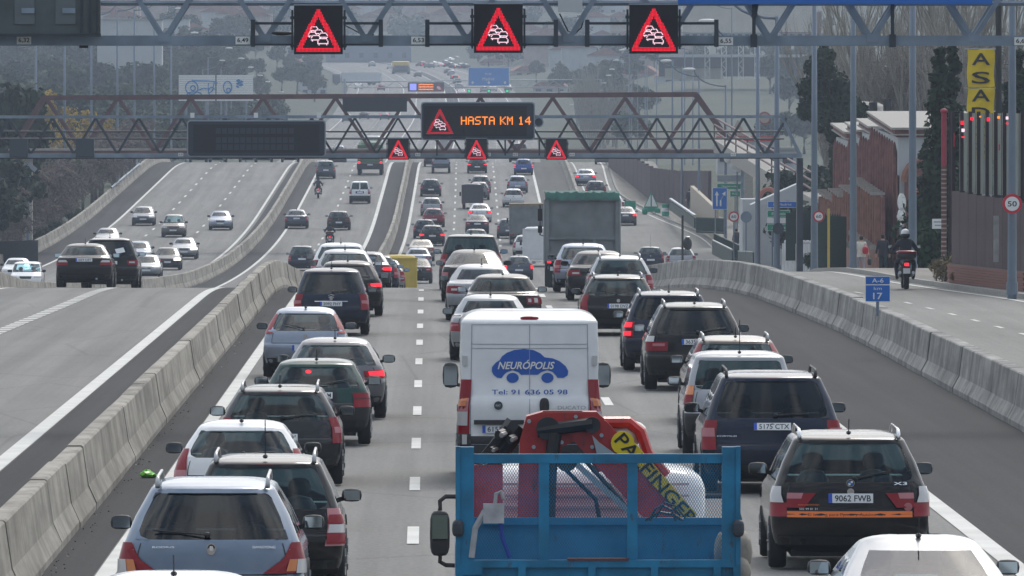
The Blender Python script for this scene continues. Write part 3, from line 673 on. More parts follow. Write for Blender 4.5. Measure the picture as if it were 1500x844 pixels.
# --- far gantry with blue direction sign
S4 = 7.4; Y4 = F / S4
g4 = thing('sign_gantry', 'far gantry of thin arches on the rising road, carrying a blue sign', 'gantry', (0, Y4, 0))
def p4(px, py, dy=0.0): return Vector(((px - PX0) / S4, dy, HC - (py - PY0) / S4))
for dy in (0, 1.5):
    b = MB(); b.tube([p4(505, 119.5, dy), p4(880, 116.5, dy)], .1, 5); b.build('chord', M['frame'], g4)
    b = MB(); b.tube([p4(505, 128.5, dy), p4(880, 128, dy)], .1, 5); b.build('chord', M['frame'], g4)
for i in range(26): diag(g4, p4(507 + i * 14.5, 119 if i % 2 else 128.5), p4(521 + i * 14.5, 128.5 if i % 2 else 119), .12, M['frame'])
for px in (505, 880):
    b = MB(); b.tube([(p4(px, 0).x, 0, zp(Y4) - 1), p4(px, 116)], .25, 6); b.build('column', M['frame'], g4)
t = thing('direction_sign', 'blue motorway direction sign with white lettering far up the road', 'road sign', at(716, 112.5, S4) + Vector((0, -.6, 0)))
b = MB(); b.box((0, 0, 0), (60.5 / S4, .15, 27 / S4)); b.build('sign_border', M['sign_w'], t)
b = MB(); b.box((0, -.06, 0), (59 / S4, .1, 25.6 / S4)); b.build('sign_face', mat('sign_sky_blue', (0.02, 0.2, 0.62), .4), t)
text('Madrid', M['sign_w'], t, (-.1, -.13, -.45), 2.3); text('M-30', M['sign_w'], t, (-.1, -.13, .55), 1.2)
for dx in (-3.2, 0, 3.2):
    b = MB(); b.prism([(-.16, .25), (.16, .25), (.16, 0), (.35, 0), (0, -.35), (-.35, 0), (-.16, 0)], -.14, -.115); o = b.build('down_arrow', M['sign_w'], t); o.location = (dx, 0, -1.15)
t = thing('message_sign', 'small lit message sign over the far bus lane with a blue square', 'message sign', at(624, 127.5, S4) + Vector((0, -.6, 0)))
b = MB(); b.box((0, .2, 0), (53 / S4, .5, 13.5 / S4)); b.build('housing', M['panel'], t)
b = MB(); b.box((-2.55, -.07, 0), (1.3, .05, 1.3)); b.build('blue_led_square', M['led_b'], t)
for dz in (.48, 0, -.48):
    b = MB()
    for i in range(11): b.box((-1.35 + i * .27, -.07, dz + RND.uniform(-.03, .03)), (.19, .04, .26))
    b.build('led_lettering', M['led_a'], t)
e = bpy.data.objects.new('warning_triangle', None); C.objects.link(e); e.parent = t; e.location = (2.55, -.03, 0); tri_led(e, 1.75, pitch=.05)
for i, px in enumerate((687, 716, 743)):
    b = MB(); b.box((0, 0, 0), (.75, .3, .7), 0); b.box((0, -.17, 0), (.5, .04, .45), 1); o = b.build('lane_signal', [M['panel'], mat('led_green', (0, .4, .15), .4, emit=(.02, .8, .35), es=.7)]); o.location = at(px, 133.5, S4) + Vector((0, -.5, 0))
    tag(o, ('left', 'middle', 'right')[i] + ' green lane signal under the far blue sign', 'lane signal', 'green lane signals')
t = thing('message_board', 'dark back panel on the footbridge above the bus lanes', 'sign panel', at(549, 153, S3 * 1.004))
b = MB(); b.box((0, 0, 0), (92 / S3, .3, 20 / S3)); b.build('sign_face', M['vms'], t); b = MB(); b.box((0, .05, 0), (94 / S3, .25, 21.5 / S3)); b.build('sign_frame', M['steel_d'], t)
# ------------------------------------------------------------------ cars
EXP, EXI = 1.2, 1 / 1.2
U0 = [0, .2, .38, .555, .655, .77, .89, 1.0]          # rear columns, centre to corner
T0 = [.05, .30, .345, .60, .645, .90]                # along the side
def prof(kind, L, H):
    zb = {'hatch': .64, 'sedan': .655, 'estate': .63, 'mpv': .60, 'suv': .62, 'van': .50, 'jeep': .62}[kind] * H
    ze = H - {'van': .16}.get(kind, .085)
    if kind == 'sedan':
        rear = [(.2, .42), (.3, .10), (.40, .03), (.56, 0), (.66, .015), (.69, .045), (zb - .06, .075), (zb, .10), (zb + .03, .16), (zb + .05, .30), (zb + .068, .58), (zb + .09, .64), (ze, 1.32)]
    else:
        rk = {'hatch': .50, 'estate': .46, 'mpv': .42, 'suv': .40, 'van': .12, 'jeep': .25}[kind]
        b0 = {'van': .06}.get(kind, .11)
        rear = [(.2, .42), (.3, .10), (.40, .03), (.56, 0), (.66, .01), (.69, .05), (zb - .08, b0 - .02), (zb, b0 + .02), (zb + .04, b0 + .05), (ze, b0 + rk)]
    if kind == 'van': front = [(.2, .3), (.35, .05), (.55, 0), (.75, .04), (.95, .2), (zb, .62), (zb + .04, .70), (H * .8, 1.5), (ze, 1.75)]
    else:
        hz = zb - .10
        front = [(.2, .3), (.32, .06), (.45, 0), (.60, .02), (.70, .09), (hz - .08, .16), (hz, .42), (zb - .01, 1.02), (zb + .04, 1.14), (ze, 1.95 if kind != 'sedan' else 1.95)]
    wt = {'van': .955, 'suv': .70, 'mpv': .715, 'jeep': .78, 'estate': .69, 'sedan': .675}.get(kind, .69)
    wid = [(.2, .90), (.34, .965), (.5, .995), (.66, 1.0), (zb - .1, .99), (zb, .95), (zb + (ze - zb) * .5, (.95 + wt) / 2 + .02), (ze, wt)]
    cd = [(.2, .3), (.6, .30), (zb, .26), (ze, .24)] if kind != 'van' else [(.2, .2), (H, .14)]
    cf = [(.2, .55), (.6, .55), (zb, .42), (ze, .30)]
    z = [.2, .25, .30, .36, .44, .52, .60, .655, .67, .69]
    z += list(np.linspace(.69, zb, 6)[1:-1]) + [zb]
    if kind == 'sedan': z += [zb + .015, zb + .03, zb + .05, zb + .068, zb + .09, zb + .11]
    else: z += [zb + .04]
    z1 = z[-1]; z += list(np.linspace(z1, ze - .045, 5)[1:]) + [ze - .02, ze]
    return dict(rear=rear, front=front, wid=wid, cd=cd, cf=cf, z=z, zb=zb, ze=ze, z1=z1)
class Shape:
    def __init__(s, kind, L, W, H, **kw):
        s.kind, s.L, s.W, s.H = kind, L, W, H; s.__dict__.update(prof(kind, L, H))
        if kind != 'van':                         # no two models share quite the same tail
            q = random.Random(int(W * 977 + H * 1331 + L * 71)); k1, k2, k3 = q.uniform(.75, 1.35), q.uniform(-.035, .03), q.uniform(.8, 1.25)
            s.rear = [(z_, y_ * (k1 if z_ >= s.ze - 1e-6 else 1)) for z_, y_ in s.rear]; s.wid = [(z_, w_ + (k2 if z_ >= s.ze - 1e-6 else k2 * .4 if z_ > s.zb + .05 else 0)) for z_, w_ in s.wid]; s.cd = [(z_, c_ * k3) for z_, c_ in s.cd]
        for k, v in kw.items(): setattr(s, k, v)
        f = lambda t: (lambda z, a=[p[0] for p in t], b=[p[1] for p in t]: float(np.interp(z, a, b)))
        s.fr, s.ff, s.fw, s.fcd, s.fcf = f(s.rear), f(s.front), f(s.wid), f(s.cd), f(s.cf)
    def par(s, z):
        """w, yr, yf, cd, cf at a height, including the roof cap"""
        if z <= s.ze: return s.fw(z) * s.W / 2, s.fr(z), s.L - s.ff(z), s.fcd(z), s.fcf(z)
        q = min(1, (z - s.ze) / (s.H - s.ze)); i = 1 - math.sqrt(max(0, 1 - q * q)); f = 1 - math.sqrt(1 - q)
        w_ = s.fw(s.ze) * s.W / 2; yr, yf = s.fr(s.ze), s.L - s.ff(s.ze); h_ = (yf - yr) / 2 * .80
        return w_ - .33 * i - .05 * q, yr + h_ * f + .05 * min(1, q * 3), yf - h_ * f - .05 * min(1, q * 3), .24 * (1 - .6 * q), .3 * (1 - .6 * q)
    def P(s, xf, z, front=False, o=0.0):
        """surface point; xf is a fraction of the half width, past 1 it runs along the side in metres"""
        w_, yr, yf, cd, cf = s.par(z); sg = 1 if xf >= 0 else -1; a = abs(xf)
        if a <= 1:
            q = math.asin(a ** EXP); d = 1 - math.cos(q)
            p = Vector((sg * w_ * a, yr + cd * d, z)) if not front else Vector((sg * w_ * a, yf - cf * d, z))
        else: p = Vector((sg * w_, yr + cd + a - 1, z)) if not front else Vector((sg * w_, yf - cf - a + 1, z))
        if o:
            e = .004; a2 = min(a + e, 1.0 if a <= 1 else 9) if a + e <= 1 or a > 1 else a - e
            t1 = s.P(sg * a2, z, front) - p if a2 >= a else p - s.P(sg * a2, z, front)
            t2 = s.P(xf, z + e, front) - p; n = t1.cross(t2)
            if n.length > 1e-12:
                n.normalize()
                if (n.y > 0) != front and a < .95 or (a >= .95 and n.x * sg < 0): n = -n
                p = p + n * o
        return p
    def patch(s, mb, quad, m=0, nx=4, nz=3, front=False, o=.008):
        """bilinear patch on the skin: quad = four (xf, z) corners, low-left, low-right, top-right, top-left"""
        vs = []
        fu = lambda x: math.copysign(math.asin(min(abs(x), 1) ** EXP) * 2 / math.pi + max(abs(x) - 1, 0) * 2, x)
        fx = lambda u: math.copysign(math.sin(min(abs(u), 1) * math.pi / 2) ** EXI + max(abs(u) - 1, 0) / 2, u)
        quad = [(fu(a), b_) for a, b_ in quad]
        for j in range(nz + 1):
            for i in range(nx + 1):
                u, v = i / nx, j / nz
                x = (quad[0][0] * (1 - u) + quad[1][0] * u) * (1 - v) + (quad[3][0] * (1 - u) + quad[2][0] * u) * v
                z = (quad[0][1] * (1 - u) + quad[1][1] * u) * (1 - v) + (quad[3][1] * (1 - u) + quad[2][1] * u) * v
                vs.append(s.P(fx(x), z, front, o))
        mb.add(vs, [(j * (nx + 1) + i, j * (nx + 1) + i + 1, (j + 1) * (nx + 1) + i + 1, (j + 1) * (nx + 1) + i) for j in range(nz) for i in range(nx)], m)
_WH = {}
def wheel_mesh(r, wd):
    k = (round(r, 2), round(wd, 2))
    if k in _WH: return _WH[k]
    b = MB(); pr = [(-wd/2, r*.62), (-wd/2, r*.93), (-wd/2 + .03, r), (wd/2 - .03, r), (wd/2, r*.93), (wd/2, r*.62)]; n = 22
    for x, rr in pr: b.v += [(x, rr * math.cos(2*math.pi*j/n), rr * math.sin(2*math.pi*j/n)) for j in range(n)]
    for i in range(len(pr) - 1):
        for j in range(n): b.f.append((i*n + j, i*n + (j+1) % n, (i+1)*n + (j+1) % n, (i+1)*n + j)); b.m.append(0)
    me = b.mesh('tyre', M['tyre'], True, True)
    c = MB()
    for sx in (-1, 1): c.disc((sx * (wd/2 - .03), 0, 0), r*.63, (1, 0, 0), .03, 18, 0)
    for k_ in range(5):
        a = k_ * 2 * math.pi / 5
        for sx in (-1, 1): c.bar((sx * (wd/2 - .01), .04*math.cos(a), .04*math.sin(a)), (sx * (wd/2 - .01), r*.6*math.cos(a), r*.6*math.sin(a)), .05, .02, 1)
    _WH[k] = (me, c.mesh('rim', [M['trim'], M['rim']])); return _WH[k]
TL = dict(       # tail light layouts: list of (material, quad) for the right-hand side, z as offset from belt
    vert=[('lred', [(.80, -.34), (1.06, -.34), (1.04, .02), (.80, .02)]), ('lpink', [(.82, -.21), (1.0, -.21), (1.0, -.12), (.82, -.12)])],
    corner=[('lred', [(.60, -.22), (1.10, -.22), (1.10, -.05), (.58, -.05)]), ('lwhite', [(.64, -.16), (.86, -.16), (.86, -.11), (.64, -.11)])],
    high=[('lred', [(.80, -.06), (.97, -.06), (.96, .38), (.86, .38)])],
    clear=[('lpink', [(.76, -.36), (1.04, -.36), (1.06, .04), (.84, .04)]), ('lwhite', [(.80, -.22), (1.02, -.22), (1.02, -.13), (.82, -.13)]), ('lred', [(.80, -.12), (1.0, -.12), (1.0, -.03), (.84, -.03)]), ('lred', [(.78, -.34), (1.0, -.34), (1.0, -.24), (.78, -.24)])],
    bmw=[('lred', [(.56, -.22), (1.08, -.22), (1.08, -.08), (.62, -.08)]), ('lwhite', [(.58, -.125), (.92, -.125), (.92, -.06), (.66, -.06)])],
    round_=[('lred', [(.62, -.20), (1.06, -.20), (1.06, -.03), (.62, -.03)]), ('lwhite', [(.655, -.15), (.735, -.15), (.735, -.07), (.655, -.07)]), ('lwhite', [(.81, -.16), (.90, -.16), (.90, -.06), (.81, -.06)])],
    suv=[('lred', [(.66, -.27), (1.08, -.27), (1.08, -.10), (.62, -.13)]), ('lwhite', [(.70, -.21), (.90, -.21), (.90, -.16), (.70, -.16)])],
    box=[('lred', [(.70, -.26), (1.03, -.26), (1.03, -.04), (.70, -.04)]), ('trim', [(.70, -.135), (1.03, -.135), (1.03, -.125), (.70, -.125)])],
    bar=[('lred', [(.60, -.16), (1.05, -.18), (1.05, -.04), (.58, -.06)])],
    vpair=[('lred', [(.80, -.30), (1.04, -.30), (1.03, -.17), (.80, -.17)]), ('lred', [(.80, -.13), (1.03, -.13), (1.02, 0.0), (.80, 0.0)])],
    kyron=[('lred', [(.62, -.30), (1.12, -.30), (1.08, .0), (.90, .0)]), ('lred', [(.55, -.30), (.72, -.30), (.92, -.08), (.90, -.04)]), ('lamber', [(.80, -.28), (.9, -.28), (.92, -.16), (.84, -.16)]), ('lwhite', [(.9, -.30), (1.02, -.30), (1.0, -.16), (.92, -.16)])],
    laguna=[('lred', [(.80, -.32), (1.10, -.32), (1.05, .06), (.84, .06)])],
    scenic=[('lred', [(.85, -.28), (1.08, -.28), (1.04, .08), (.86, .08)]), ('lpink', [(.89, -.14), (1.0, -.14), (1.0, -.06), (.89, -.06)])],
    white206=[('lred', [(.82, -.12), (1.06, -.12), (1.0, .14), (.90, .14)]), ('lpink', [(.82, -.30), (1.06, -.30), (1.06, -.12), (.82, -.12)]), ('lred', [(.82, -.36), (1.06, -.36), (1.06, -.30), (.82, -.30)])],
    x3=[('lred', [(.80, -.36), (1.10, -.36), (1.10, -.20), (.80, -.20)]), ('lwhite', [(.84, -.20), (1.06, -.20), (1.03, -.02), (.90, -.02)]), ('lred', [(.58, -.26), (.80, -.26), (.80, -.09), (.44, -.09)]), ('lpink', [(.62, -.155), (.80, -.155), (.80, -.09), (.60, -.09)])],
    x5=[('lred', [(.56, -.27), (1.08, -.27), (1.06, -.10), (.56, -.10)]), ('lwhite', [(.84, -.10), (1.04, -.10), (1.02, .0), (.86, .0)]), ('lpink', [(.62, -.18), (.86, -.18), (.86, -.13), (.62, -.13)])],
    voyager=[('lred', [(.80, -.40), (1.04, -.40), (1.04, -.0), (.82, -.0)]), ('lpink', [(.82, -.22), (1.0, -.22), (1.0, -.10), (.83, -.10)])],
    astra=[('lred', [(.76, -.28), (1.12, -.28), (1.10, .04), (.80, .04)]), ('lpink', [(.80, -.20), (1.06, -.20), (1.06, -.14), (.80, -.14)])],
    corsa=[('lred', [(.82, -.02), (1.0, -.02), (.98, .36), (.90, .36)])],
    pajero=[('lamber', [(.86, -.05), (1.06, -.05), (1.06, .10), (.88, .10)]), ('lred', [(.86, -.20), (1.06, -.20), (1.06, -.05), (.86, -.05)])],
    volvo=[('lred', [(.78, -.18), (1.02, -.18), (.98, .42), (.88, .42)])],
)
GROUP = {}
def car(label, px, s, kind='hatch', W=1.73, H=1.45, L=4.2, col='silver', tl='vert', lit=False, lod=0, plate=None, rails=False, ant=True, tint=False,
        bump=None, cat='car', facing=1, wiper=True, third=False, headlit=False, dx=0.0, yaw=0.0, seats=True, zf=zp, badge=True, name='car', group=None, platez=None, roofcol=None):
    Y = F / s; X = (px - PX0) / s + dx; z0 = max(zf(Y), zf(Y)); slope = math.atan((zf(Y + 4) - zf(Y)) / 4)
    if s > 35: H -= .00054 * s            # roofs were read at their far, higher edge
    sp = Shape(kind, L, W, H)
    t = thing(name, label, cat, (X, Y, z0 + .012), 0, group)
    hd = math.atan((sh(Y + 5) - sh(Y - 5)) / 10)
    if facing > 0: t.rotation_euler = (slope, 0, -hd + yaw)
    else: t.location = (X, Y + L, zf(Y + L) + .012); t.rotation_euler = (-slope, 0, math.pi - hd)
    P_ = PAINT[col]; us = U0 if lod < 2 else [0, .36, .555, .77, 1.0]; ts = T0 if lod < 2 else [.05, .9]
    half = [('r', u) for u in us] + [('s', q) for q in ts] + [('f', u) for u in us[::-1]]
    K = len(half); N = 2 * K - 2; zl_ = sp.z if lod < 2 else [.2, .3, .44, .56, .68, sp.zb - .01, sp.z1, sp.ze - .045, sp.ze]
    if lod >= 2 and kind == 'sedan': zl_ = [.2, .3, .44, .56, .68, sp.zb, sp.zb + .05, sp.z1, sp.ze - .045, sp.ze]
    zc = [sp.ze + (H - sp.ze) * q for q in (.3, .55, .75, .9, .97, 1.0)] if lod < 2 else [sp.ze + (H - sp.ze) * q for q in (.5, 1.0)]
    rows = list(zl_) + zc
    def loop(z):
        w_, yr, yf, cd, cf = sp.par(z); pts = []
        for k_, u in half:
            if k_ == 's': pts.append((w_, (yr + cd) * (1 - u) + (yf - cf) * u, z))
            else:
                x = w_ * math.sin(u * math.pi / 2) ** EXI; d = 1 - math.cos(u * math.pi / 2)
                crown = 0
                pts.append((x, yr + cd * d if k_ == 'r' else yf - cf * d, z))
        return pts + [(-p[0], p[1], p[2]) for p in pts[-2:0:-1]]
    V = [p for z in rows for p in loop(z)]
    groups = {'body': ([], []), 'rear_window': ([], []), 'windshield': ([], []), 'side_window': ([], []), 'side_window.l': ([], []), 'bumper': ([], [])}
    nr = len(us); iw = us.index(.555) if (kind in ('sedan', 'van') or lod >= 2) else us.index(.655); nwin = {T0[0]: 1}
    for j in range(len(rows) - 1):
        za, zb_ = rows[j], rows[j + 1]; win = za >= sp.z1 - 1e-6 and zb_ <= sp.ze - .044
        for i in range(N):
            i2 = (i + 1) % N; f = (j * N + i, j * N + i2, (j + 1) * N + i2, (j + 1) * N + i)
            a, c = (i, i + 1) if i < K - 1 else (N - i - 1, N - i)      # mirrored column index
            key, mi = 'body', 0
            if win and kind != 'van' and c <= iw: key = 'rear_window'
            elif win and a >= K - 1 - iw - 1: key = 'windshield'
            elif win and nr <= a and c < nr + len(ts) and (kind != 'van' or a >= nr + len(ts) - 2) and (lod >= 2 or (a - nr) % 2 == 0): key = 'side_window' if i < K - 1 else 'side_window.l'
            elif zb_ <= .67 and za >= .29 and c <= nr: key = 'bumper'
            if zb_ <= .31: mi = 1
            if key == 'body' and lod < 2 and win and tint and nr <= a and c < nr + len(ts): mi = 1
            if roofcol and za >= sp.ze - .03: mi = 2
            groups[key][0].append(f); groups[key][1].append(mi)
    groups['body'][0].append(tuple((len(rows) - 1) * N + i for i in range(N))); groups['body'][1].append(2 if roofcol else 0)
    groups['body'][0].append(tuple(range(N))[::-1]); groups['body'][1].append(1)
    gl = M['tint'] if tint else M['glass']
    mats_ = {'body': [P_, M['plastic'], PAINT[roofcol] if roofcol else P_], 'rear_window': [gl], 'windshield': [M['glass']], 'side_window': [gl], 'side_window.l': [gl], 'bumper': [M['plastic'] if bump == 'black' else P_, M['plastic']]}
    for k_, (fs, ms) in groups.items():
        if not fs: continue
        used = sorted({i for f in fs for i in f}); mp_ = {o: n for n, o in enumerate(used)}
        b = MB(); b.v = [V[i] for i in used]; b.f = [tuple(mp_[i] for i in f) for f in fs]; b.m = [min(m_, len(mats_[k_]) - 1) for m_ in ms]
        if k_ == 'windshield' and facing > 0 and lod >= 2: pass
        b.build(k_.split('.')[0], mats_[k_], t, smooth=True)
    zb = sp.zb
    if lod < 2: b = MB(); b.box((0, L / 2, .235), (W * .74, L - .9, .17)); b.box((0, .78, .27), (W * .8, .12, .1)); b.build('underbody_shade_block', M['trim'], t)  # dark box added beneath the car to block light and deepen the shade
    # wheels
    r = .315 if H < 1.6 else .36; wd = .20 if H < 1.6 else .235; tw, rm = wheel_mesh(r, wd)
    for sx in (-1, 1):
        for yy in (.78, L - .85):
            o = inst(tw, 'wheel', t, (sx * (W / 2 - wd / 2 + .012), yy, r))
            if lod < 2: inst(rm, 'rim', o)
    # lights
    wz = lambda q: [(x, zb + z_) for x, z_ in q]
    for sx in (-1, 1):
        mset, b = [], MB()
        for qi, (mn, q) in enumerate(TL[tl]):
            m_ = M['lit'] if (lit and mn == 'lred' and lod > 1) else M[mn]
            if m_ not in mset: mset.append(m_)
            sp.patch(b, [(sx * x, z_) for x, z_ in wz(q)], mset.index(m_), 9 if lod < 1 else 4, 2, o=.016 + .004 * qi)
            if lit and mn == 'lred' and lod < 2:
                if M['lit'] not in mset: mset.append(M['lit'])
                cx_, cz_ = sum(p[0] for p in q) / 4, sum(p[1] for p in q) / 4; k_ = .62
                sp.patch(b, [(sx * (cx_ + (x - cx_) * k_), zb + cz_ + (z_ - cz_) * k_) for x, z_ in q], mset.index(M['lit']), 5, 2, o=.034)
        b.build('tail_light', mset, t, smooth=True)
        b = MB(); zh = zb - .30 if kind != 'van' else .85
        sp.patch(b, [(sx * .52, zh), (sx * 1.05, zh + .02), (sx * 1.05, zh + .14), (sx * .56, zh + .13)], 0, 4, 2, True, .012)
        b.build('headlight', M['litw'] if headlit else M['lwhite'], t)
        # mirrors
        zm = zb + .10; ym = L - (sp.ff(zm) + .42); w_ = sp.par(zm)[0]
        big = kind == 'van'
        b = MB(); b.ell((0, 0, 0), (.115 if not big else .12, .055, .075 if not big else .19), e=3.2, nu=10, nv=6)
        o = b.build('mirror', M['plastic'], t, True); o.location = (sx * (w_ + .15), ym, zm + (.1 if big else 0))
        if lod < 2:
            b = MB(); b.box((0, -.05, 0), (.18 if not big else .19, .02, .11 if not big else .29)); b.build('mirror_glass', M['mirror'], o)
            b = MB(); b.bar((sx * (w_ - .03), ym + .02, zm - .06), (sx * (w_ + .09), ym, zm - .03), .05, .05); b.build('mirror_arm', M['plastic'], t)
    # front: grille and plate for oncoming cars
    if facing < 0 or lod < 1:
        b = MB(); zh = zb - .27; sp.patch(b, [(-.34, zh - .06), (.34, zh - .06), (.40, zh + .08), (-.40, zh + .08)], 0, 4, 1, True, .008); b.build('grille', M['plastic'], t)
        b = MB(); sp.patch(b, [(-.62, .30), (.62, .30), (.66, .42), (-.66, .42)], 0, 4, 1, True, .006); b.build('air_intake', M['plastic'], t)
    # number plate
    if lod < 2:
        zpz = platez if platez else (zb - .15 if kind in ('sedan',) else (.60 if kind in ('hatch', 'van') else zb - .20))
        p = sp.P(0, zpz, False, .012); q = sp.P(0, zpz + .05, False, .012); tilt = math.atan2(q.z - p.z, q.y - p.y)
        b = MB(); sp.patch(b, [(-.40, zpz - .09), (.40, zpz - .09), (.40, zpz + .085), (-.40, zpz + .085)], 0, 4, 2, o=.004); b.build('plate_recess', M['trim'] if bump == 'black' else P_, t)
        b = MB(); b.box((0, 0, 0), (.52, .11, .012), 0); b.box((-.238, 0, .002), (.044, .108, .012), 1)
        o = b.build('licence_plate', [M['plate'], M['plate_blue']], t); o.location = p + Vector((0, -.012, 0)); o.rotation_euler = (tilt, 0, 0)
        if plate: text(plate, M['ink'], o, (.025, -.002, .0085), .42, .075, (0, 0, 0), 'plate_lettering', True)
        elif facing < 0:
            pf = sp.P(0, .52, True, .012); b = MB(); b.box((0, 0, 0), (.52, .012, .11)); o = b.build('licence_plate', M['plate'], t); o.location = pf + Vector((0, .01, 0))
    if lod < 2 and facing > 0:
        if third:
            b = MB(); sp.patch(b, [(-.16, sp.ze - .035), (.16, sp.ze - .035), (.15, sp.ze - .005), (-.15, sp.ze - .005)], 0, 3, 1, o=.01); b.build('third_brake_light', M['lred'], t)
        # panel gap of the tailgate or boot lid
        b = MB(); g_ = .012; zlo = .69 if kind != 'van' else .45
        zt = sp.zb + (.045 if kind == 'sedan' else .0); xg = .80
        if kind != 'van':
            for sx in (-1, 1): sp.patch(b, [(sx * xg, zlo), (sx * (xg + g_), zlo), (sx * (xg + g_), zt), (sx * xg, zt)], 0, 1, 5, o=.003)
            sp.patch(b, [(-xg, zlo), (xg, zlo), (xg, zlo + .012), (-xg, zlo + .012)], 0, 6, 1, o=.003); b.build('panel_gap', M['trim'], t)
            b = MB(); sp.patch(b, [(-.95, .30), (.95, .30), (.95, .40), (-.95, .40)], 0, 6, 1, o=.006); b.build('bumper_skirt', M['plastic'], t)
        if kind not in ('sedan', 'van') and lod < 1:
            b = MB(); e1, e2 = sp.z1 - .004, sp.ze - .041
            for sx in (-1, 1):
                for xe, zc_, dx_, dz_ in ((.885, e1, .16, .10), (.885, e2, .10, -.07)):
                    q = [sp.P(sx * xe, zc_, False, .006), sp.P(sx * (xe - dx_), zc_, False, .006), sp.P(sx * (xe - dx_ * .32), zc_ + dz_ * .32, False, .006), sp.P(sx * xe, zc_ + dz_, False, .006)]; b = MB(); b.add(q, [(0, 1, 2, 3)]); b.build('window_corner', P_, t)
        if wiper and kind not in ('sedan', 'van'):
            b = MB(); wr = (int(px) % 3 - 1) or 1; a_ = sp.P(.05 * wr, sp.z1 + .03, False, .03); c_ = sp.P((.45 + .06 * (int(px) % 5)) * wr, sp.z1 + .05 + .02 * (int(px) % 4), False, .03); b.tube([a_, c_], .009, 5); b.ell(a_, (.035, .035, .03), nu=6, nv=4); b.build('wiper', M['plastic'], t)
        if badge:
            p = sp.P(0, zb - .075, False, .012); b = MB(); b.disc((0, 0, 0), .042, (0, 1, .1), .012, 14); o = b.build('badge', M['chrome'], t); o.location = p
        if kind != 'sedan' and kind != 'van':
            b = MB(); sp.patch(b, [(-.70, sp.ze - .05), (.70, sp.ze - .05), (.72, sp.ze - .012), (-.72, sp.ze - .012)], 0, 6, 1, o=.018); b.build('roof_spoiler', P_ if roofcol is None else M['plastic'], t)
        b = MB(); b.tube([(.45 * W / 2, .14, .27), (.45 * W / 2, -.0, .27)], .035, 8); b.build('exhaust_pipe', M['rim'], t)
        if ant:
            b = MB(); yy = sp.fr(sp.ze) + .22; b.ell((0, yy, H - .005), (.03, .05, .025), nu=6, nv=4); b.tube([(0, yy, H), (0, yy - .10, H + .16 if ant is True else H + ant)], .006, 4); b.build('antenna', M['plastic'], t)
        if rails:
            for sx in (-1, 1):
                w_ = sp.par(sp.ze)[0] - .07; y0_, y1_ = sp.fr(sp.ze) + .12, L - sp.ff(sp.ze) - .1
                b = MB(); b.tube([(sx * w_, y0_, H - .07), (sx * w_, y0_ + .06, H + .01), (sx * w_, y0_ + .22, H + .035), (sx * w_, y1_ - .25, H + .04), (sx * w_, y1_, H - .04)], [.026, .022, .017, .017, .024], 7)
                b.build('roof_rail', M['rim'] if rails is True else M[rails], t, True)
    if lod < 2 and seats and kind != 'van':
        b = MB(); zf_ = sp.ze - .17
        for sx in (-.36, .36):
            b.ell((sx, L * .50, zb - .22), (.21, .12, .34), e=3, nu=10, nv=6); b.ell((sx, L * .50 - .04, zb + .22), (.13, .06, .10), e=2.6, nu=10, nv=6)
        b.build('front_seats', M['seat'], t, True)
        b = MB(); yb = sp.fr(sp.ze) + .42 if kind != 'sedan' else 1.15
        b.ell((0, yb, zb - .36), (W * .38, .12, .34), e=3, nu=12, nv=6)
        for sx in (-.40, .40): b.ell((sx, yb - .02, zb + .05), (.12, .055, .075), e=2.6, nu=10, nv=6)
        b.build('rear_seat', M['seat'], t, True)
        b = MB(); b.box((0, L - 1.55, zb - .08), (W * .80, .5, .2)); b.box((0, L / 2, .38), (W * .8, L * .7, .03)); b.build('dashboard_and_light_block', M['trim'], t)  # dashboard, with an unseen floor plate added to block light from the ground
    return t, sp
# ------------------------------------------------------------------ traffic
G1, G2, G3 = 'cars queuing in the left lane', 'cars queuing in the middle lane', 'cars queuing in the right lane'
near = {}
def A(key, *a, **k): near[key] = car(*a, **k)
# left lane, near to far
A('roof', 'white roof of a car cut off by the bottom edge at far left', 250, 172, 'hatch', 1.7, 1.47, 4.1, 'white', 'vert', group=G1)
A('kyron', 'silver-blue tall estate with roof rails and a round badge, biggest at lower left', 309, 146, 'suv', 1.86, 1.70, 4.66, 'steel', 'kyron', platez=.56, rails=True, tint=True, third=True, ant=False, group=G1)
A('verso', 'black compact car with clear tail lights behind the silver-blue estate', 387, 133, 'mpv', 1.74, 1.60, 4.3, 'black', 'clear', rails=True, third=True, ant=.4, group=G1)
A('w206', 'white hatchback with tall red and clear lights in the left lane', 352, 115, 'hatch', 1.68, 1.44, 3.85, 'white', 'white206', third=False, group=G1, ant=.05)
A('megane', 'dark grey estate with oval red lights and roof rails in the left lane', 409, 103, 'estate', 1.76, 1.47, 4.5, 'dark', 'scenic', rails=True, third=True, group=G1, plate='2231 CWV')
A('golf3', 'dark green square hatchback with a white plate ending in TM', 463, 92, 'hatch', 1.70, 1.42, 4.02, 'green', 'box', third=False, group=G1, plate='M 8046 TM', bump='black', platez=.80)
A('ibiza', 'grey hatchback with brake lights on ahead of the green hatchback', 490, 84.8, 'hatch', 1.74, 1.44, 4.1, 'grey', 'bar', lit=True, third=False, group=G1)
A('corsa', 'silver-blue small hatchback with lights beside its rear window', 447, 73.5, 'hatch', 1.66, 1.44, 3.82, 'ice', 'corsa', bump=None, group=G1)
A('picasso', 'navy people carrier with a chevron badge and dark window', 485, 62, 'mpv', 1.75, 1.62, 4.28, 'navy', 'vert', tint=True, group=G1, plate='2092 FHY')
A('black5', 'black hatchback with red lights on beside the navy people carrier', 509, 56.8, 'hatch', 1.77, 1.46, 4.25, 'black', 'bar', lit=True, group=G1, tint=True)
A('c11', 'grey hatchback showing two headrests through its rear window, ahead of the navy people carrier', 505, 52.5, 'hatch', 1.72, 1.46, 4.1, 'silver', 'vert', group=G1)
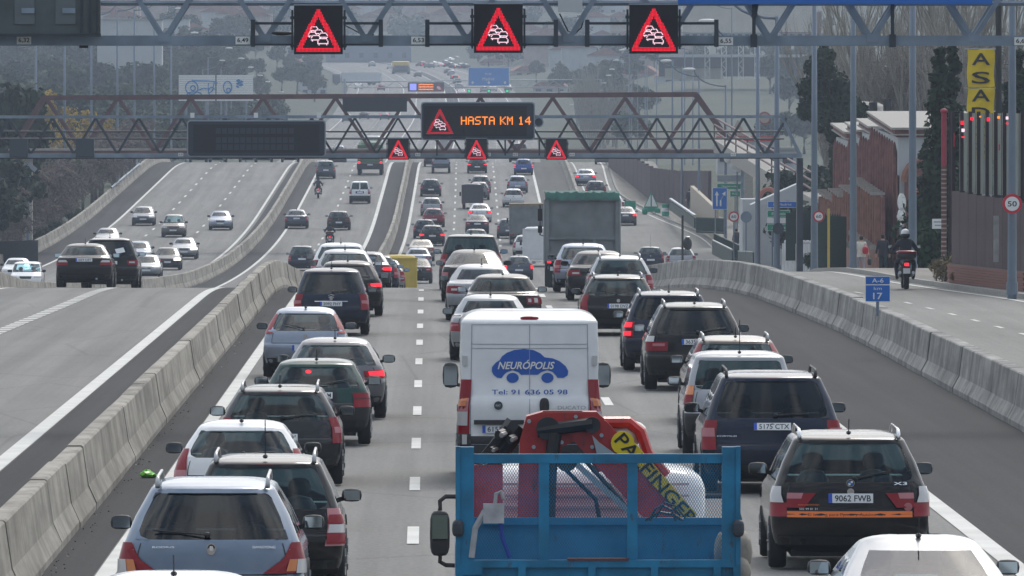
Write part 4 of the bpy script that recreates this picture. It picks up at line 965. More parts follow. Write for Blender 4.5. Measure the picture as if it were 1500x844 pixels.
A('c12', 'white car with a dark strip under its roof edge, ahead of the grey hatchback', 499, 50.3, 'hatch', 1.72, 1.49, 4.1, 'white', 'vert', third=True, group=G1)
A('c13', 'blue-grey saloon with its right brake light on at the near crest', 536, 42, 'sedan', 1.74, 1.43, 4.4, 'slate', 'corner', lit=True, group=G1)
A('c14', 'dark small car half hidden behind the blue-grey saloon at the near crest', 550, 40, 'hatch', 1.68, 1.44, 3.9, 'navy', 'vert', group=G1)
A('c15', 'silver car mostly hidden left of the yellow van', 561, 38.2, 'hatch', 1.68, 1.42, 3.9, 'silver', 'vert', group=G1)
A('c17', 'dark saloon with a pale roof just right of the yellow van', 611, 24.8, 'sedan', 1.75, 1.46, 4.5, 'dark', 'corner', lod=1, group=G1)
A('c18', 'pale saloon roof second in line beyond the yellow van', 612, 22.9, 'sedan', 1.74, 1.46, 4.4, 'ice', 'corner', lod=1, group=G1)
A('c19', 'cream saloon third in line beyond the yellow van', 617, 21.8, 'sedan', 1.74, 1.44, 4.4, 'beige', 'corner', lod=1, group=G1)
A('c20', 'black estate with both brake lights on in the far left lane', 633, 20.4, 'estate', 1.78, 1.5, 4.7, 'black', 'corner', lit=True, lod=1, group=G1)
A('c20b', 'dark blue small car close to the median behind the black estate', 622, 19.8, 'hatch', 1.66, 1.42, 3.8, 'navy', 'vert', lod=1, group=G1)
A('c21', 'dark red hatchback in the far left lane', 635, 19.0, 'hatch', 1.70, 1.45, 4.0, 'red', 'vert', lod=1, group=G1)
A('c22', 'silver hatchback ahead of the dark red hatchback', 632, 18.3, 'hatch', 1.72, 1.46, 4.0, 'silver', 'vpair', lod=1, group=G1)
A('c23', 'navy hatchback with a pale roof in the far left lane', 631, 17.2, 'hatch', 1.76, 1.47, 4.2, 'navy', 'vert', lod=1, group=G1)
A('c24', 'dark car partly hidden behind the pale pick-up at the far crest', 634, 15.5, 'hatch', 1.7, 1.45, 4.0, 'dark', 'vert', lod=2, group=G1)
# middle lane
A('astra', 'silver saloon with tall red lights just ahead of the white van', 719, 68.9, 'sedan', 1.71, 1.43, 4.25, 'silver', 'astra', group=G2, ant=.3)
A('passat', 'black saloon with round white centres in its lights', 737, 62, 'sedan', 1.82, 1.47, 4.75, 'black', 'round_', group=G2)
A('p407', 'silver saloon with wide oval red lights beside the black saloon', 706, 58, 'sedan', 1.80, 1.45, 4.65, 'silver', 'corner', group=G2)
A('bmw5', 'dark saloon with a glowing pale roof, third ahead of the white van', 695, 52.8, 'sedan', 1.80, 1.46, 4.8, 'dark', 'vert', group=G2)
A('patrol', 'dark pick-up style off-roader with big black door mirrors at the near crest', 690, 49, 'jeep', 1.86, 1.70, 4.9, 'dark', 'vert', group=G2, bump='black')
A('m1', 'dark car roof showing just above the off-roader', 697, 20.7, 'hatch', 1.72, 1.45, 4.2, 'dark', 'vert', lod=1, group=G2)
A('m2', 'dark blue saloon in the middle lane on the far slope', 699, 19.5, 'sedan', 1.76, 1.46, 4.5, 'navy', 'corner', lod=1, group=G2)
A('m3', 'white saloon with both red lights on in the middle lane', 703, 18.7, 'sedan', 1.78, 1.46, 4.5, 'white', 'corner', lit=True, lod=1, group=G2)
A('m5', 'grey car with a white roof beside the dark canvas-backed truck', 702, 17.4, 'hatch', 1.7, 1.5, 4.1, 'grey', 'vert', lod=1, group=G2)
A('m6', 'grey hatchback with a white roof in the far middle lane', 704, 17.0, 'hatch', 1.74, 1.48, 4.1, 'grey', 'vert', lod=1, group=G2)
A('m7', 'black car with pink-lit lights right under the middle small triangle sign', 699, 15.9, 'hatch', 1.8, 1.42, 4.3, 'black', 'bar', lit=True, lod=1, group=G2)
# right lane
A('sedan0', 'silver saloon cut off at the bottom right corner', 1361, 157, 'sedan', 1.72, 1.40, 4.6, 'silver', 'corner', group=G3)
A('x3', 'black off-roader with an orange strip and plate 9062 FWB', 1247, 126, 'suv', 1.84, 1.66, 4.57, 'black', 'x3', rails='chrome', group=G3, plate='9062 FWB', third=False, platez=.84)
A('voyager', 'dark navy people carrier with plate 5175 CTX', 1132, 105, 'mpv', 1.95, 1.74, 4.8, 'navy', 'voyager', tint=True, group=G3, plate='5175 CTX', third=True, ant=False, rails='plastic', platez=.93)
A('pajero', 'silver and black off-roader with amber and red lights and a thin aerial', 1085, 95, 'jeep', 1.72, 1.66, 4.5, 'silver', 'pajero', group=G3, bump='black', ant=.5)
A('volvo', 'brown-grey estate with tall red pillar lights and roof rails', 1080, 86, 'estate', 1.77, 1.52, 4.6, 'bronze', 'volvo', rails=True, group=G3)
A('x5', 'black off-roader with wide red lights and roof rails, plate starting 363', 1019, 77, 'suv', 1.88, 1.70, 4.67, 'black', 'x5', rails=True, tint=True, group=G3, plate='3635 BXN', platez=.93)
A('korando', 'dark blue off-roader with two lit square red lights', 981, 71.7, 'suv', 1.84, 1.66, 4.5, 'navy', 'vpair', lit=True, rails=True, tint=True, group=G3)
A('laguna', 'black estate with pointed red lights and a pale plate, ahead of the dark blue off-roader', 906, 62, 'estate', 1.78, 1.46, 4.7, 'black', 'laguna', rails=True, group=G3, plate='0198 DVZ', third=True)
A('silverest', 'silver estate hidden behind the black estate with pointed lights', 909, 55, 'estate', 1.76, 1.47, 4.6, 'silver', 'vert', rails=True, group=G3)
A('bmw3c', 'dark saloon with a cream roof and bright rear window in the right lane', 878, 52.5, 'sedan', 1.75, 1.41, 4.5, 'dark', 'corner', group=G3)
A('polo', 'silver hatchback with round red lights behind the grey tipper truck', 855, 50, 'hatch', 1.70, 1.46, 4.0, 'ice', 'vert', group=G3)
A('r1', 'dark hatchback with bright red brake lights left of the tipper truck', 760, 24.2, 'hatch', 1.70, 1.46, 4.1, 'slate', 'vert', lit=True, lod=1, group=G3, third=True)
A('r3', 'small white hatchback beside the white box van', 769, 21.3, 'hatch', 1.64, 1.46, 3.8, 'white', 'vert', lod=1, group=G3)
A('r4', 'dark blue car half hidden by the grey-backed truck', 745, 19.8, 'hatch', 1.70, 1.46, 4.1, 'slate', 'vert', lod=1, group=G3)
A('r5', 'white car with a pinkish light above the grey-backed truck', 752, 17.8, 'hatch', 1.74, 1.50, 4.2, 'white', 'high', lod=1, group=G3)
A('r6', 'silver hatchback with a dark rear window in the far right lane', 758, 17.0, 'hatch', 1.76, 1.47, 4.2, 'ice', 'vert', lod=1, group=G3)
A('r7', 'bright blue hatchback with its right light on near the far crest', 767, 16.0, 'hatch', 1.72, 1.47, 4.1, 'blue', 'vpair', lit=True, lod=1, group=G3)
A('r8', 'dark van on the far crest left of the bright blue hatchback', 760, 14.7, 'mpv', 1.9, 1.95, 4.8, 'dark', 'vert', lod=2, cat='van', name='van', group=G3)
# service road
GS = 'cars on the service road'
A('s1', 'silver saloon ahead of a dark hatchback on the far service road', 858, 16.6, 'sedan', 1.76, 1.45, 4.5, 'ice', 'corner', lit=True, lod=1, group=GS, zf=zs)
A('s2', 'dark hatchback right above the green tarpaulin of the tipper', 873, 17.3, 'hatch', 1.76, 1.46, 4.2, 'dark', 'vert', lod=1, group=GS, zf=zs)
A('s3', 'dark car with red light on at the top of the far service road', 885, 15.3, 'hatch', 1.7, 1.46, 4.1, 'grey', 'vpair', lit=True, lod=2, group=GS, zf=zs)
A('s4', 'dark saloon with a cream roof just right of the tipper truck', 916, 18.9, 'sedan', 1.74, 1.44, 4.5, 'slate', 'corner', lit=True, lod=1, group=GS, zf=zs)
A('s4b', 'white car roof hidden behind the cream-roofed saloon', 899, 18.2, 'hatch', 1.7, 1.5, 4.1, 'white', 'vert', lod=2, group=GS, zf=zs)
A('s5', 'dark hatchback with an upright aerial above the right barrier', 953, 23.5, 'hatch', 1.70, 1.44, 4.0, 'navy', 'vert', lod=1, group=GS, zf=zs, ant=.7)
A('s6', 'silver hatchback beside the dark one above the right barrier', 998, 24.4, 'hatch', 1.76, 1.44, 4.1, 'silver', 'vpair', lod=1, group=GS, zf=zs)
# bus lanes
GB = 'cars in the bus lanes'
A('bmw3', 'black saloon straddling the dashed divider at the left crest', 123, 46.6, 'sedan', 1.75, 1.42, 4.5, 'black', 'bmw', group=GB, plate='1859 DBT', platez=.86)
A('lexus', 'black off-roader with a sheet of paper in its rear window', 160, 45, 'suv', 1.84, 1.69, 4.7, 'black', 'suv', tint=True, group=GB)
A('b1', 'dark blue people carrier behind the left barrier, half hidden by its crest', 442, 22.9, 'mpv', 1.75, 1.6, 4.3, 'navy', 'vert', lod=1, group=GB)
A('b2', 'black hatchback passing the motorbike in the right bus lane', 496, 19.2, 'hatch', 1.76, 1.45, 4.2, 'black', 'bar', lod=1, group=GB)
A('b3', 'dark saloon with red lights in the left bus lane', 434, 19.1, 'sedan', 1.76, 1.44, 4.5, 'slate', 'vert', lod=1, group=GB)
A('kangoo', 'small white van with two rear windows in the right bus lane', 527, 17.6, 'jeep', 1.72, 1.85, 4.0, 'white', 'vert', lod=1, group=GB, bump='black', cat='van', name='van')
A('b5', 'dark people carrier near the far crest of the bus lanes', 477, 16.2, 'mpv', 1.72, 1.62, 4.3, 'slate', 'vert', lod=1, group=GB)
A('b6', 'dark low car on the far crest behind the people carrier', 494, 14.4, 'sedan', 1.8, 1.44, 4.5, 'dark', 'corner', lod=2, group=GB)
A('b7', 'white car on the far crest left of the green lorry', 516, 14.2, 'hatch', 1.7, 1.46, 4.1, 'white', 'vert', lod=2, group=GB)
# oncoming
GO = 'oncoming cars on the left carriageway'
def O(label, px, s, kind='sedan', col='silver', lod=1, **k): return car(label, px, s, kind, 1.74, k.pop('H', 1.44), 4.4, col, 'vert', lod=lod, facing=-1, group=GO, **k)
O('oncoming dark saloon nearest the outer left barrier on the slope', 210, 18.9, 'hatch', 'slate')
O('oncoming brownish people carrier in the middle of the slope', 254, 19.7, 'mpv', 'bronze', H=1.65)
O('oncoming pale silver saloon in the lane next to the median', 323, 19.2, 'sedan', 'ice')
O('oncoming silver-grey saloon with one headlight lit', 270, 21.6, 'sedan', 'silver', headlit=True)
O('oncoming dark car with both headlights lit', 245, 22.8, 'hatch', 'dark', headlit=True)
O('oncoming pale silver hatchback beside the black off-roader', 215, 24, 'hatch', 'silver')
O('oncoming blue-grey car behind the pale silver hatchback', 203, 22.0, 'hatch', 'steel')
O('oncoming silver car roof just above the black off-roader', 157, 20.6, 'sedan', 'silver')
O('oncoming cream saloon above the low barrier at the left edge', 24, 24.6, 'sedan', 'white')
O('oncoming white pick-up roof behind the low barrier at the left edge', 38, 26.4, 'jeep', 'white', H=1.62)
for i, (px, c_, lb) in enumerate(((290, 'slate', 'first oncoming car on the left crest, blue-grey, under the blank panel'), (319, 'white', 'second oncoming car on the left crest, white, under the blank panel'), (363, 'white', 'third oncoming car on the left crest, bright white, right of a gap'), (386, 'silver', 'fourth oncoming car on the left crest, pale silver'), (425, 'white', 'oncoming white car at the right end of the left crest'))):
    O(lb, px, 14.9 - (i % 2) * .12, 'hatch' if i % 2 else 'sedan', c_, lod=2)
# jam and traffic on the far rise
GF = 'distant cars in the jam beyond the far gantry'
far = []
cols = ['white', 'silver', 'dark', 'navy', 'ice', 'slate', 'white', 'red', 'grey', 'silver']
protos = []
def far_car(i, px, py, lit, rz, lb):
    y = 1500.0                                                    # march to the point of the road seen at this pixel
    while y < 3300 and PY0 + F * (HC - zp(y)) / y > py: y += 4
    k_ = i % len(cols)
    if k_ not in [p[0] for p in protos]:
        t, sp = car(lb, PX0, F / 1500, 'hatch' if k_ % 3 else 'sedan', 1.75, 1.47, 4.2, cols[k_], 'vert' if k_ % 2 else 'bar', lit=k_ in (0, 3, 7), lod=2, group=GF, seats=False); protos.append((k_, t))
    else:
        t = copy_tree([p[1] for p in protos if p[0] == k_][0]); t['label'] = lb
    t.location = ((px - PX0) * y / F, y, zp(y) + .02); t.rotation_euler = (.012, 0, rz)
spots = [(676, 140, 'dark car lowest in the far column beside the blue sign'), (672, 131, 'navy car second from the bottom of the far column'), (671, 123, 'silver car third from the bottom of the far column'), (667, 117, 'pinkish-roofed car fourth in the far column'), (662, 111, 'pale car fifth in the far column'), (657, 108, 'car sixth in the far column, dark'),
         (580, 101.5, 'leftmost far queuing car, pale, above the coach'), (622, 98, 'white car left of the far queue'), (634, 100, 'dark car in the far queue, second from left'), (641, 97, 'grey car in the far queue above its second'), (648, 98.5, 'dark-windowed car in the middle of the far queue'), (656, 95.5, 'red-lit car at the top of the far queue'), (663, 99, 'white car in the middle right of the far queue'), (671, 101, 'dark car right of the middle of the far queue'), (678, 100, 'red-lit car near the right end of the far queue'), (686, 101, 'last dark car at the right end of the far queue'), (664, 91, 'small red-lit car above the far queue'), (672, 90, 'small grey car above the far queue'),
         (613, 113, 'lone dark car right of the far yellow coach'), (744, 133, 'white car under the right end of the blue sign'), (722, 134, 'blue car under the blue sign'), (709, 136, 'white car under the left part of the blue sign'),
         (533, 175.5, 'dark car between the gantry rails left of the lit panel'), (563, 176, 'dark car right of another one between the gantry rails'), (497, 228, 'dark car under the lower gantry rail near the bus lanes'), (508, 179, 'pale car at the left between the gantry rails'),
         (525, 131, 'dark car below the far white lorry'), (558, 133, 'grey car below the tail of the far white lorry'), (442, 103, 'white van on the far left road'), (464, 98, 'pale car on the far left road'), (410, 137, 'white car on the far left road just above the footbridge'), (546, 98, 'white car left of the far coach')]
for i, (px, py, lb) in enumerate(spots):
    far_car(i, px, py, False, .55 if py < 104 and px > 570 else (.12 if py < 125 else -.02), lb)
# ------------------------------------------------------------------ vans and lorries
def wheels(t, xs, ys, r, wd, dual=False):
    tw, rm = wheel_mesh(r, wd)
    for y in ys:
        for x in xs:
            o = inst(tw, 'wheel', t, (x, y, r)); inst(rm, 'rim', o)
# white panel van with the blue car print
t, sp = car('white panel van with a blue car print on its rear doors', 776, 102, 'van', 2.05, 2.52, 5.4, 'white', 'vert', lod=1, cat='van', name='panel_van', bump='black', ant=False, badge=False, seats=False, platez=.78, plate=None)
for o in [c for c in t.children if c.name.split('.')[0] in ('tail_light', 'licence_plate', 'plate_recess')]: bpy.data.objects.remove(o)
VW = MATS['paint_white']
def vq(quad, m, nm, o, nx=4, nz=3, par=t, ms=None):
    b = MB(); sp.patch(b, quad, 0, nx, nz, o=o); return b.build(nm, m, par)
def vpt(x, z, o=.02): return sp.P(x / (sp.par(z)[0]), z, False, o)
for sx in (-1, 1):
    b = MB()
    for i, (mi, za, zb2, x0) in enumerate(((0, .70, 1.48, .845), (2, 1.02, 1.30, .87), (3, 1.10, 1.24, .90), (1, .82, 1.02, .87))):
        sp.patch(b, [(sx * x0, za), (sx * 1.12, za), (sx * 1.10, zb2), (sx * x0, zb2)], mi, 4, 2, o=.012 + .004 * i)
    b.build('tail_light', [M['lred'], M['lwhite'], M['lpink'], M['lamber']], t)
    b = MB(); sp.patch(b, [(sx * .82, .42), (sx * 1.3, .42), (sx * 1.3, .70), (sx * .82, .70)], 0, 4, 2, o=.02); b.build('bumper_corner', M['plastic'], t)
    for zh in (.62, 1.75):
        b = MB(); b.box(vpt(sx * .93, zh, .02), (.07, .04, .14)); o = b.build('door_hinge', M['lwhite'], t)
b = MB()
def gap(x0, z0, x1, z1, w_=.008):
    n_ = 12
    for i in range(n_):
        a, c = vpt(x0 + (x1 - x0) * i / n_, z0 + (z1 - z0) * i / n_, .004), vpt(x0 + (x1 - x0) * (i + 1) / n_, z0 + (z1 - z0) * (i + 1) / n_, .004); b.bar(a, c, w_, .006)
for q in ((0, .55, 0, 2.27), (-.855, .55, -.83, 2.27), (.855, .55, .83, 2.27), (-.83, 2.27, .83, 2.27), (-.84, 1.99, .84, 1.99), (-.845, 1.93, .845, 1.93), (-.855, .55, .855, .55)): gap(*q)
b.build('door_gap', M['vangrey'], t)
b = MB(); b.ell(vpt(.0, 2.34, .02), (.135, .03, .027), e=2.6); b.build('third_brake_light', M['lred'], t)
b = MB(); b.ell(vpt(.21, 1.11, .02), (.07, .03, .11), e=2.8); b.build('door_handle', M['plastic'], t)
b = MB(); b.disc(vpt(-.45, 1.11, .012), .062, (0, 1, 0), .02, 18, 0); o = b.build('badge', M['steel_d'], t)
text('FIAT', M['sign_w'], t, vpt(-.45, 1.11, .026), .07, .03, name='badge_lettering')
text('DUCATO', M['vangrey'], t, vpt(.60, 1.08, .03), .40, .05, name='model_lettering')
b = MB(); b.box(vpt(-.44, .87, .03), (.72, .05, .065)); b.build('plate_lamp_bar', M['plastic'], t)
b = MB(); b.box((0, 0, 0), (.52, .012, .11), 0); b.box((-.236, -.004, 0), (.046, .012, .108), 1); o = b.build('licence_plate', [M['plate'], M['plate_blue']], t); o.location = vpt(-.42, .77, .02)
text('6153 FBT', M['ink'], o, (.025, -.008, 0), .42, .075, name='plate_lettering', bold=True)
b = MB(); b.box((0, .10, .46), (1.7, .16, .16)); b.box((0, -.03, .42), (1.0, .2, .05)); b.build('rear_step', M['plastic'], t)
# the printed car: outline polygon laid on the doors
def outline(pts, m, nm, o):
    me = MB(); c_ = Vector((sum(p[0] for p in pts) / len(pts), sum(p[1] for p in pts) / len(pts)))
    vs = [vpt(c_.x, c_.y, o)] + [vpt(p[0], p[1], o) for p in pts]; n_ = len(pts)
    me.add(vs, [(0, 1 + i, 1 + (i + 1) % n_) for i in range(n_)]); return me.build(nm, m, t)
def arc(cx, cz, r, a0, a1, n=10, rz=None): return [(cx + r * math.cos(math.radians(a0 + (a1 - a0) * i / n)), cz + (rz or r) * math.sin(math.radians(a0 + (a1 - a0) * i / n))) for i in range(n + 1)]
W1, W2, ZW = -.245, .255, 1.505
b = MB(); up = [(-.545, 1.60), (-.54, 1.66), (-.49, 1.72), (-.43, 1.76), (-.40, 1.81), (-.33, 1.865), (-.22, 1.905), (-.08, 1.92), (.05, 1.905), (.15, 1.86), (.215, 1.80), (.33, 1.785), (.43, 1.745), (.52, 1.67), (.555, 1.60), (.545, 1.54), (.49, 1.505)]
lo = [(-.545, 1.60), (-.52, 1.55), (-.47, 1.51), (-.405, 1.50), (-.37, 1.545), (-.33, 1.585), (-.245, 1.615), (-.16, 1.585), (-.12, 1.545), (-.09, 1.55), (.12, 1.55), (.17, 1.59), (.255, 1.615), (.33, 1.59), (.37, 1.545), (.40, 1.505), (.49, 1.505)]
for i in range(16): b.add([vpt(*lo[i], .007), vpt(*lo[i + 1], .007), vpt(*up[i + 1], .007), vpt(*up[i], .007)], [(0, 1, 2, 3)])
b.build('printed_car', M['vanblue'], t)
for cx in (W1, W2): outline(arc(cx, ZW, .088, 0, 351, 20, .072), M['vanblue'], 'printed_wheel', .007)
o = text('NEURÓPOLIS', M['sign_w'], t, vpt(-.05, 1.695, .03), .82, .135, name='print_lettering', bold=True, slant=.28)
text('Tel: 91 636 05 98', M['vanblue'], t, vpt(.0, 1.30, .035), 1.09, .07, name='phone_lettering', bold=True)
# lettering on the two nearest cars
def car_text(key, s_, m, x, z, wd_, h_, nm='lettering', bold=False, flat=False):
    t_, q = near[key]; p = q.P(x / q.par(z)[0], z, False, .016)
    if flat: return text(s_, m, t_, q.P(x / q.par(z)[0], z) + Vector((0, -.03, 0)), wd_, h_, name=nm, bold=bold)
    p2_ = q.P(x / q.par(z)[0], z + .04, False, .016)
    return text(s_, m, t_, p, wd_, h_, (math.atan2(p2_.z - p.z, p2_.y - p.y), 0, 0), nm, bold)
car_text('kyron', 'RODIUS', M['chrome'], -.48, .965, .22, .022); car_text('kyron', 'SSANGYONG', M['chrome'], .52, .965, .24, .028)
b = MB(); t_, q = near['kyron']; b.disc((0, 0, 0), .05, (0, 1, .15), .012, 18, 0); b.disc((0, -.006, 0), .038, (0, 1, .15), .012, 18, 1); b.box((0, -.014, 0), (.03, .012, .045), 0); o = b.build('badge_ring', [M['chrome'], M['trim']], t_); o.location = q.P(0, .955, False, .02)
car_text('x3', 'X3', M['chrome'], .58, 1.0, .16, .042, bold=True); car_text('x3', '502 99 81 31', M['sign_w'], -.49, .715, .21, .024); car_text('x3', 'www.mantenimientos.es', M['orange'], -.45, .765, .33, .024)
t_, q = near['x3']; b = MB(); q.patch(b, [(-.80, .62), (.78, .62), (.78, .682), (-.80, .682)], 0, 8, 1, o=.012); b.build('orange_strip', M['orange'], t_)
car_text('x3', 'El leasing para Pymes y Autónomos', M['ink'], -.05, .652, .9, .04, flat=True)
b = MB(); b.disc((0, 0, 0), .048, (0, 1, .2), .01, 16, 0); b.disc((0, -.005, 0), .04, (0, 1, .2), .01, 16, 1); b.box((-.014, -.012, .014), (.026, .006, .026), 2); b.box((.014, -.012, -.014), (.026, .006, .026), 2); b.box((.014, -.012, .014), (.026, .006, .026), 3); b.box((-.014, -.012, -.014), (.026, .006, .026), 3)
o = b.build('roundel', [M['chrome'], M['trim'], M['sign_b'], M['sign_w']], t_); o.location = q.P(0, 1.0, False, .03)
b = MB(); b.disc((0, 0, 0), .05, (0, 1, .2), .006, 14); o = b.build('round_sticker', M['lpink'], t_); o.location = q.P(.72, .735, False, .03)
car_text('voyager', 'CHRYSLER', M['chrome'], -.62, .80, .30, .02); car_text('voyager', 'VOYAGER', M['chrome'], .62, .785, .26, .02)
t_, q = near['picasso']; b = MB()
for dz in (0, .045): b.bar((-.07, 0, dz - .03), (0, 0, dz), .016); b.bar((0, 0, dz), (.07, 0, dz - .03), .016)
o = b.build('chevron_badge', M['chrome'], t_); o.location = q.P(0, .92, False, .03)
b = MB(); q.patch(b, [(-.45, .80), (.45, .80), (.45, .82), (-.45, .82)], 0, 5, 1, o=.02); b.build('chrome_strip', M['chrome'], t_)
t_, q = near['lexus']; b = MB(); q.patch(b, [(.28, 1.12), (.62, 1.18), (.58, 1.33), (.22, 1.27)], 0, 3, 2, o=.012); b.build('paper_sheet', M['plate'], t_)
t_, q = near['kangoo']; b = MB(); q.patch(b, [(-.07, q.z1), (.07, q.z1), (.07, q.ze - .03), (-.07, q.ze - .03)], 0, 2, 3, o=.01); b.build('door_post', MATS['paint_white'], t_)
t_, q = near['golf3']; b = MB(); b.ell(q.P(-.2, q.ze - .09, False, -.03), (.05, .03, .03)); b.build('window_lamp', M['lit'], t_)
t_, q = near['x3']; b = MB(); b.ell((-.10, 2.2, 1.50), (.12, .03, .045), e=3); b.build('inner_mirror', M['trim'], t_)

# blue open lorry with a folded red loader crane, right below the camera
t = thing('crane_lorry', 'blue open lorry with mesh tailgate and folded red crane at the bottom centre', 'lorry', ((876 - PX0) / 180, F / 180, 0), 0); BW = 2.32
BP, BD = M['bluepaint'], M['steel_d']
b = MB(); b.box((0, 2.0, 1.02), (BW - .04, 4.0, .12)); b.build('load_floor', BP, t)
b = MB(); b.box((0, 0, 1.38), (BW, .05, .66)); tg = b.build('tailgate', BP, t)
b = MB(); b.box((0, -.04, 1.69), (BW, .05, .06))
for x in (-1.13, -.62, -.05, .46, .97, 1.13): b.box((x, -.04, 1.36), (.06, .05, .6))
b.box((-1.05, -.04, 1.66), (.22, .045, .12)); b.build('tailgate_rib', BP, tg)
b = MB(); b.box((0, -.045, 1.725), (.5, .06, .02)); b.build('rusty_edge', M['rust'], tg)
for sx in (-1, 1):
    b = MB(); b.box((sx * (BW / 2 - .075), .0, 2.16), (.15, .12, .96)); b.box((sx * (BW / 2 - .02), -.03, 2.16), (.035, .1, .97)); b.build('corner_post', BP, t)
    b = MB(); b.box((sx * (BW / 2 - .03), 2.0, 1.40), (.05, 3.95, .7)); b.build('side_panel', BP, t)
    b = MB(); b.ell((sx * (BW / 2 - .02), -.1, 1.98), (.05, .05, .07), e=3); b.build('latch', BD, t)
b = MB(); b.box((0, 0, 2.545), (BW - .3, .07, .075)); b.build('top_rail', BP, t)
for x in (-.44, .28):
    b = MB(); b.box((x, 0, 2.13), (.085, .06, .83)); b.build('gate_upright', BP, t)
b = MB(); P_ = .022; wr = .0019                                    # woven mesh of the gate
for i in range(-54, 100):
    for sg in (1, -1):
        x0 = -1.05 + i * P_; z0, z1 = 1.72, 2.52
        a, c = (x0, z0), (x0 + sg * (z1 - z0) * .62, z1)
        if sg < 0: a, c = (x0 + .5, z0), (x0 + .5 - (z1 - z0) * .62, z1)
        def clip(a, c):
            (ax, az), (cx, cz) = a, c; L_, R_ = -1.02, 1.02
            if min(ax, cx) > R_ or max(ax, cx) < L_: return None
            def ty(x): return az + (cz - az) * (x - ax) / (cx - ax)
            pa = (min(max(ax, L_), R_), ty(min(max(ax, L_), R_))); pc = (min(max(cx, L_), R_), ty(min(max(cx, L_), R_))); return pa, pc
        r_ = clip(a, c)
        if r_: b.bar((r_[0][0], .0 + sg * .002, r_[0][1]), (r_[1][0], .0 + sg * .002, r_[1][1]), wr * 2)
o = b.build('wire_mesh', BP, t); o['kind'] = 'stuff'
b = MB(); b.box((0, 3.6, 1.46), (BW - .06, .06, .82)); b.box((0, 3.56, 1.885), (BW - .06, .1, .06)); b.build('headboard', mat('truck_blue_worn', (0.010, 0.14, 0.28), .65, .0, .1, var=.35, vscale=4, col2=(0.04, .20, .36), wear=(0.07, .055, .05)), t)
# crane
RD = M['red']
b = MB(); b.box((-.88, 4.15, 1.88), (.27, .5, .94)); b.box((-.72, 4.1, 1.2), (.7, .6, .7)); b.build('crane_base', RD, t)
b = MB(); b.prism([(-.62, 1.75), (-.30, 1.75), (-.28, 2.30), (-.24, 2.50), (-.10, 2.56), (.06, 2.28), (.16, 2.30), (.02, 2.70), (-.06, 2.80), (-.40, 2.80), (-.54, 2.76), (-.60, 2.55)], 4.05, 4.45); b.build('crane_column', RD, t)
b = MB(); b.prism([(-.40, 2.80), (.06, 2.80), (.20, 2.66), (1.02, 1.72), (.62, 1.72), (-.02, 2.42), (-.20, 2.62), (-.42, 2.60)], 4.02, 4.36); b.build('crane_boom', RD, t)
b = MB(); b.prism([(.30, 2.62), (.40, 2.52), (.92, 1.92), (.80, 1.88), (.22, 2.54)], 3.99, 4.03); yl = b.build('yellow_label', M['sign_y'], t)
b = MB(); b.disc((.28, 3.995, 2.535), .10, (0, 1, 0), .03, 16); b.build('yellow_disc', M['sign_y'], t)
text('PALFINGER', M['ink'], t, (.57, 3.975, 2.22), .98, .12, (math.pi / 2, math.radians(49), 0), 'crane_lettering', True)
b = MB(); b.tube([(-.36, 3.98, 1.7), (-.34, 3.97, 2.3), (-.30, 3.97, 2.62)], .06, 8); b.tube([(-.45, 3.98, 2.64), (.02, 3.97, 2.70)], .055, 8); b.build('crane_ram', M['plastic'], t)
for px_, pz_, pr_ in ((-.36, 2.66, .10), (.02, 2.69, .07), (-.20, 2.38, .09)): b = MB(); b.disc((px_, 3.965, pz_), pr_, (0, 1, 0), .06, 16); b.build('pivot_pin', M['trim'], t)
b = MB(); b.tube([(-.62, 4.2, 2.68), (-.98, 4.15, 2.20), (-1.0, 4.15, 2.05)], [.11, .085, .05], 8); b.bar((-.70, 4.1, 2.66), (-1.02, 4.1, 2.28), .07); b.build('crane_stabiliser', M['plastic'], t)
for fx_, fz_, fr_ in ((-.76, 2.61, .042), (-.67, 2.57, .036), (-.92, 2.34, .032), (-.83, 2.48, .03)):
    b = MB(); b.disc((fx_, 4.0, fz_), fr_, (.5, 1, .2), .09, 8, 0); b.disc((fx_ + .02, 3.95, fz_), fr_ * .55, (.5, 1, .2), .08, 6, 1); b.build('hydraulic_fitting', [M['plastic'], M['rim']], t)
for fx_, fz_ in ((-.52, 2.72), (-.12, 2.76), (-.48, 2.5), (-.24, 2.54), (.1, 2.6), (.02, 2.5)):
    b = MB(); b.disc((fx_, 4.012, fz_), .018, (0, 1, 0), .03, 6); b.build('bolt', M['rim'], t)
b = MB(); b.prism([(-.60, 2.44), (-.27, 2.44), (-.27, 2.40), (-.60, 2.40)], 4.03, 4.06); b.build('weld_plate', M['trim'], t)
b = MB(); b.prism([(.02, 2.60), (.08, 2.54), (.22, 2.44), (.18, 2.40), (.06, 2.44)], 3.95, 3.99); b.build('steel_hook', M['rim'], t)
b = MB(); b.tube([(.12, 4.3, 2.70), (.34, 4.35, 2.70), (.44, 4.35, 2.62), (.50, 4.35, 2.44), (.66, 4.35, 2.24)], .05, 8); b.build('crane_hose', RD, t)
b = MB(); b.ell((.30, 4.5, 2.60), (.20, .15, .12), e=2.4); b.build('crane_tank', M['lwhite'], t, True)
b = MB(); b.tube([(-.1, 4.0, 2.45), (.2, 4.0, 2.12), (.42, 4.0, 1.85), (.5, 4.0, 1.75)], .022, 6); b.tube([(-.2, 4.02, 2.3), (.05, 4.02, 2.05), (.1, 4.0, 1.8)], .02, 6); b.build('hydraulic_hose', M['plastic'], t)
b = MB(); b.bar((-.12, 3.96, 2.36), (.50, 3.96, 1.80), .05); b.build('crane_strut', M['rim'], t)
